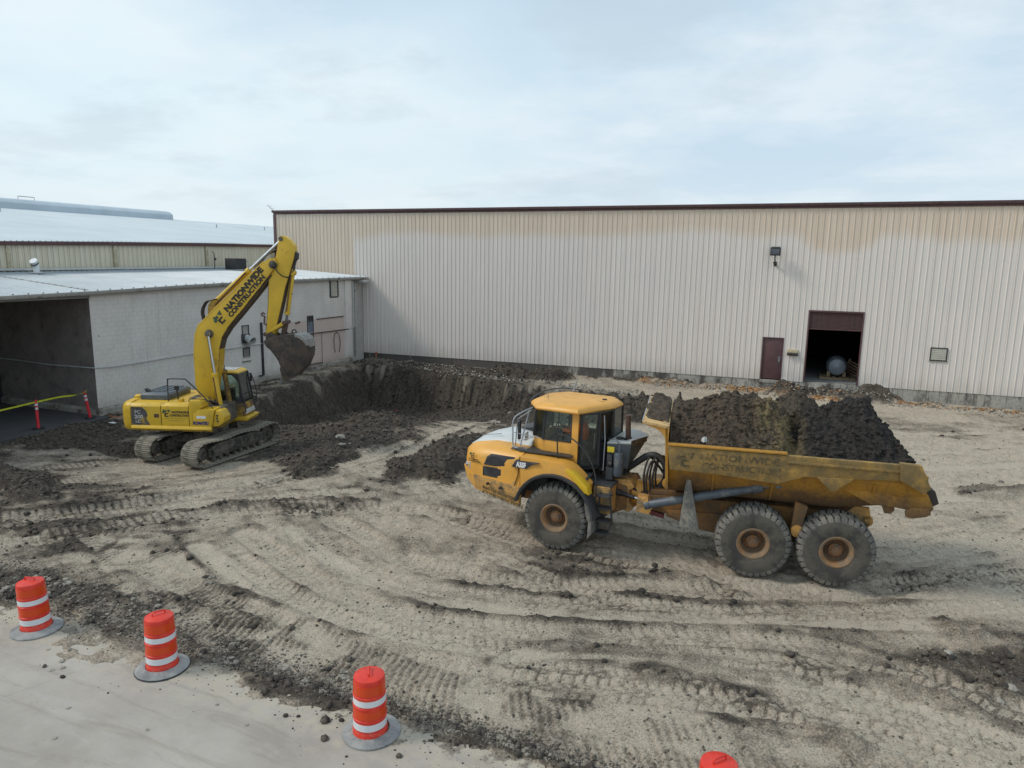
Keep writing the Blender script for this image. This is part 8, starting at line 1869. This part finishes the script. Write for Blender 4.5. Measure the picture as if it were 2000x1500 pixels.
def tape(P, w, tw, name='caution_tape'):
    P = cr3([Vector(v) for v in P], 12); m = MB(); vs = []; n = len(P)
    for i, p in enumerate(P):
        d = (P[min(i + 1, n - 1)] - P[max(i - 1, 0)]).normalized(); s_ = d.cross(Vector((0, 0, 1))).normalized(); u_ = s_.cross(d)
        a = tw(i / (n - 1)); side_ = u_ * math.cos(a) + s_ * math.sin(a); nn_ = d.cross(side_) * 0.0008
        vs += [p + side_ * w / 2 + nn_, p - side_ * w / 2 + nn_, p - side_ * w / 2 - nn_, p + side_ * w / 2 - nn_]
    fs = []
    for i in range(n - 1):
        for k in range(4):
            k2 = (k + 1) % 4; fs.append((4 * i + k, 4 * i + k2, 4 * i + 4 + k2, 4 * i + 4 + k))
    return m.add(vs, fs).build(name, M_TAPE, None, smooth=60)
o = tape([(-28.88, 10.0, 1.30), (-28.86, 14.0, 1.02), (-28.84, 17.0, 1.05), (-28.80, 19.0, 1.16), (-28.78, 20.0, 1.20), (-28.76, 20.7, 1.17), (-28.73, 21.18, 1.22)], 0.075, lambda u: 0.3 + 1.25 * sst(0.78, 0.93, np.array(u)) - 0.9 * sst(0.93, 1.0, np.array(u)))
tag(o, 'yellow caution tape strung between the two red delineator posts', 'caution tape')
o = tape([(-28.74, 21.20, 1.20), (-28.73, 21.19, 1.32), (-28.74, 21.22, 1.42)], 0.03, lambda u: 0.6, 'tape_tail'); tag(o, 'loose end of yellow tape sticking up from the leaning red post', 'caution tape')
# orange cord on the ground behind the counterweight
pts_ = [(-28.3, 21.9, 0.06), (-27.0, 21.75, 0.10), (-25.6, 21.7, 0.12), (-24.0, 21.9, 0.05), (-23.0, 22.3, 0.02)]
o = MB().tube(cr3([Vector(v) for v in pts_], 6), 0.018, 6).build('orange_cord', simple('orange_cord_mat', (0.62, 0.19, 0.06), 0.7), None); tag(o, 'orange cord lying on the dirt behind the excavator counterweight', 'cord')
o = MB().prism([(-0.18, -0.08), (0.17, -0.10), (0.2, 0.03), (-0.1, 0.10)], 'z', 0.0, 0.012).build('paper_scrap', M_WHITE, None, smooth=0); o.location = (-27.0, 21.0, 0.07); tag(o, 'white scrap of paper on the dark dirt near the leaning red post', 'scrap')
# survey stake at the far corner of the pit
sk = empty('survey_stake', (-27.9, 42.75, 0.0), 0, 'faint orange survey stake in the rubble at the far left corner of the pit', 'stake')
MB().box(-0.035, 0.035, -0.02, 0.02, -0.1, 0.62).box(-0.07, 0.10, -0.03, 0.03, 0.5, 0.60).build('stake', simple('faded_orange', (0.48, 0.16, 0.10), 0.8), sk, bevel=0.004)
for nm_, x, y, lb in (('red_marker', -23.9, 38.95, 'small red marker on the dark side of the pit'), ):
    o = MB().lathe([(0.001, 0.08), (0.06, 0.05), (0.08, 0), (0.06, -0.05), (0.001, -0.08)], 10).build(nm_, M_RED, None); o.location = (x, y, zat(x, y) + 0.06); tag(o, lb, 'marker')

# ------------------------------------------------------------------ loose stones
def rock_mb(r, seed, sub=1, flat=0.7):
    rg_ = random.Random(seed); bm = bmesh.new(); bmesh.ops.create_icosphere(bm, subdivisions=sub, radius=r)
    for v in bm.verts: v.co = Vector((v.co.x, v.co.y, v.co.z * flat)) * (1 + rg_.uniform(-0.28, 0.28))
    return bm
rock_me = []
t = NT('field_stone'); p = t.pos(True); oi = t.n('ShaderNodeObjectInfo')
c_ = t.mix(oi.outputs['Random'], (0.15, 0.13, 0.105), (0.40, 0.37, 0.31)); c_ = t.mix(t.ramp(t.noise(p, 9, 5, 0.6), 0.35, 0.7), c_, (0.22, 0.20, 0.17)); t.set('Base Color', c_); t.set('Roughness', 0.9); M_STONE = t.m
for k in range(6):
    bm = rock_mb(1.0, k, 2, 0.62); me = bpy.data.meshes.new('stone'); bm.to_mesh(me); bm.free(); me.materials.append(M_STONE); rock_me.append(me)
def stone(x, y, s, label, group):
    o = link(bpy.data.objects.new('stone', rock_me[random.randrange(6)])); o.location = (x, y, max(zat(x, y), 0.0 if y < 8.6 else -9) + s * 0.25)
    o.scale = (s * random.uniform(0.8, 1.25), s * random.uniform(0.8, 1.2), s * random.uniform(0.7, 1.1)); o.rotation_euler = (random.uniform(-.3, .3), random.uniform(-.3, .3), random.uniform(0, 6.28))
    tag(o, label, 'stone', group)
G1 = 'stones in the dark gravel beside the traffic drums'; L1 = 'fist to head sized stone lying in the dark gravel by the traffic drums'
for k in range(90):
    x = random.uniform(-15.8, -6.2); y = 8.9 + random.uniform(0, 1.0) * float(np.interp(x, [-16, -12, -6], [1.5, 1.2, 0.7])); stone(x, y, random.choice([0.028, 0.035, 0.04, 0.05, 0.06]), L1, G1)
G2 = 'stones scattered over the churned yard'; L2 = 'single stone lying loose on the churned yard'
for x, y, s in ((-16.0, 22.0, 0.16), (-16.4, 22.5, 0.20), (-15.9, 22.4, 0.10), (3.0, 14.5, 0.10), (-11.9, 11.4, 0.07), (-11.75, 11.15, 0.08), (-3.9, 11.3, 0.05), (-10.6, 12.9, 0.05), (-2.9, 15.9, 0.06), (3.8, 13.6, 0.09), (4.0, 12.9, 0.07), (3.6, 13.3, 0.06), (6.7, 28.0, 0.09), (8.7, 29.2, 0.08), (4.6, 30.1, 0.08), (9.4, 24.5, 0.07), (7.3, 21.8, 0.07), (-12.7, 29.5, 0.16), (-13.9, 31.8, 0.14), (-17.8, 33.5, 0.14), (-14.9, 36.4, 0.12)): stone(x, y, s, L2, G2)
G3 = 'dark clods fallen on the concrete'; L3 = 'small dark clod lying on the concrete pavement'
for x, y, s in ((-11.75, 7.75, .045), (-11.55, 7.62, .05), (-11.65, 7.5, .04), (-11.95, 8.05, .04), (-6.55, 8.35, .045), (-6.35, 8.45, .05), (-8.3, 7.9, .03), (-7.5, 7.7, .03), (-10.4, 6.9, .035), (-8.8, 7.0, .035), (-2.9, 8.5, .05), (-2.6, 8.35, .035), (-4.5, 7.9, .03), (-4.1, 7.6, .035), (-9.9, 6.3, .04)): 
    o_n = len(sc.objects); stone(x, y, s, L3, G3)
# pebbles and crumbs: uncountable
def scatter(name, n, fn, smin, smax, mat, seed, sub=1):
    rs = np.random.RandomState(seed); base_v = []; bm = rock_mb(1.0, seed, sub, 0.7) if sub > 1 else None
    if bm is None:
        bm = bmesh.new(); bmesh.ops.create_icosphere(bm, subdivisions=1, radius=1.0)
        for v in bm.verts: v.co *= 1 + rs.uniform(-0.25, 0.25)
    bv = np.array([v.co[:] for v in bm.verts]); bf = np.array([[v.index for v in f.verts] for f in bm.faces]); bm.free()
    P = fn(rs, n); P = P[(P[:, 0] > GX[0] + 1) & (P[:, 0] < GX[-1] - 1) & (P[:, 1] > 6.5) & (P[:, 1] < GY[-1] - 0.5)]; n = len(P)
    s = smin + (smax - smin) * rs.rand(n) ** 3.2
    iz = np.clip(np.searchsorted(GX, P[:, 0]), 0, len(GX) - 1); jz = np.clip(np.searchsorted(GY, P[:, 1]), 0, len(GY) - 1)
    z = Z[jz, iz]; z = np.where(P[:, 1] < SLAB_E, np.maximum(z, 0.012), z)
    a = rs.rand(n) * 6.28; ca, sa = np.cos(a), np.sin(a)
    sx = s * rs.uniform(0.7, 1.3, n); sy = s * rs.uniform(0.7, 1.3, n); sz = s * rs.uniform(0.5, 0.9, n)
    v = bv[None] * np.stack([sx, sy, sz], -1)[:, None]
    X_ = v[..., 0] * ca[:, None] - v[..., 1] * sa[:, None] + P[:, 0, None]; Y_ = v[..., 0] * sa[:, None] + v[..., 1] * ca[:, None] + P[:, 1, None]; Z_ = v[..., 2] + z[:, None] + sz[:, None] * 0.3
    co = np.stack([X_, Y_, Z_], -1).reshape(-1, 3).astype(np.float32); fi = (bf[None] + (np.arange(n) * len(bv))[:, None, None]).reshape(-1, 3)
    me = bpy.data.meshes.new(name); me.vertices.add(len(co)); me.vertices.foreach_set('co', co.ravel()); me.loops.add(fi.size); me.loops.foreach_set('vertex_index', fi.ravel().astype(np.int32))
    me.polygons.add(len(fi)); me.polygons.foreach_set('loop_start', (np.arange(len(fi)) * 3).astype(np.int32)); me.update(calc_edges=True); me.materials.append(mat)
    o = link(bpy.data.objects.new(name, me)); tag(o, kind='stuff'); return o
def stone_mat(name, a, b, thr=0.5):
    t = NT(name); g = t.pos(); v = t.vor(g, 9.0, 'Color'); x = t.xyz(v); t.set('Base Color', t.mix(t.ramp(x[0], thr - 0.2, thr + 0.3), a, b)); t.set('Roughness', 0.95); return t.m
M_GRAV = stone_mat('gravel_mix', (0.085, 0.073, 0.060), (0.250, 0.225, 0.185), 0.55); M_CLOD = stone_mat('dark_clods', (0.040, 0.034, 0.029), (0.105, 0.088, 0.070)); M_PALE = stone_mat('pale_rubble', (0.16, 0.145, 0.120), (0.36, 0.335, 0.290)); M_ORC = stone_mat('orange_clay_lumps', (0.25, 0.13, 0.06), (0.42, 0.25, 0.12))
def f_band(rs, n):
    x = rs.uniform(-17, 3.5, n); w = np.interp(x, [-17, -13, -9, -6.5, -3, 3], [1.9, 1.5, 1.1, 0.8, 0.6, 0.6]); return np.stack([x, 8.75 + (rs.beta(1.3, 2.2, n)) * w], -1)
scatter('gravel', 16000, f_band, 0.008, 0.036, M_GRAV, 3)
def f_yard(rs, n):
    y = 9.0 + 26 * rs.rand(n) ** 1.8; x = rs.uniform(-24, 11, n); return np.stack([x, y], -1)
scatter('pebbles', 15000, f_yard, 0.006, 0.032, M_GRAV, 5)
def f_dark(rs, n):
    c_ = rs.rand(n * 6, 2) * [GX[-1] - GX[0], GY[-1] - GY[0]] + [GX[0], GY[0]]
    d = dark[np.clip(np.searchsorted(GY, c_[:, 1]), 0, ny - 1), np.clip(np.searchsorted(GX, c_[:, 0]), 0, nx - 1)]; return c_[d > 0.62 + 0.38 * rs.rand(len(c_))][:n]
scatter('soil_clods', 30000, f_dark, 0.010, 0.085, M_CLOD, 7)
def f_rub(rs, n):
    x = rs.uniform(-29, 14, n); y = np.where(x < -8, np.interp(x, RXs, RYs) + rs.uniform(0.1, 1.6, n), 42.0 + rs.normal(0, 0.45, n)); return np.stack([x, np.minimum(y, 43.2)], -1)
scatter('rubble', 3800, f_rub, 0.015, 0.09, M_PALE, 9)
def f_or(rs, n):
    k = rs.rand(n); x = np.where(k < 0.45, rs.uniform(-8.8, 0.2, n), np.where(k < 0.6, rs.normal(1.3, 0.6, n), rs.uniform(4.5, 14, n))); y = np.where(k < 0.45, 42.4 - 0.05 * (x + 8), np.where(k < 0.6, 41.4, 42.3)) + rs.normal(0, 0.34, n); return np.stack([x, y], -1)
scatter('orange_clay', 2200, f_or, 0.012, 0.07, M_ORC, 11)
def f_slab(rs, n):
    x = rs.uniform(-16, 2, n); y = 8.9 - np.abs(rs.normal(0, 0.45, n)); return np.stack([x, y], -1)
scatter('crumbs', 1500, f_slab, 0.004, 0.018, M_CLOD, 13)
# lumps on the heaped load
rs = np.random.RandomState(21); base_bm = bmesh.new(); bmesh.ops.create_icosphere(base_bm, subdivisions=1, radius=1.0); bv = [v.co.copy() for v in base_bm.verts]; bf = [[v.index for v in f.verts] for f in base_bm.faces]; base_bm.free()
vs, fs = [], []
for k in range(5200):
    i, j = rs.randint(3, LX.shape[1] - 3), rs.randint(2, LX.shape[0] - 2); s = 0.010 + 0.06 * rs.rand() ** 3; o_ = len(vs)
    c0_ = Vector((LX[j, i], LY[j, i], LZ[j, i])); sc3 = (s * rs.uniform(.7, 1.3), s * rs.uniform(.7, 1.3), s * rs.uniform(.6, 1.1))
    vs += [c0_ + Vector((b.x * sc3[0], b.y * sc3[1], b.z * sc3[2])) * rs.uniform(.85, 1.15) for b in bv]; fs += [[a + o_ for a in f] for f in bf]
me = bpy.data.meshes.new('load_lumps'); me.from_pydata(vs, [], fs); me.materials.append(M_EARTH); o = link(bpy.data.objects.new('load_lumps', me)); o.parent = ld; o['kind'] = 'stuff'
bpy.context.view_layer.update()
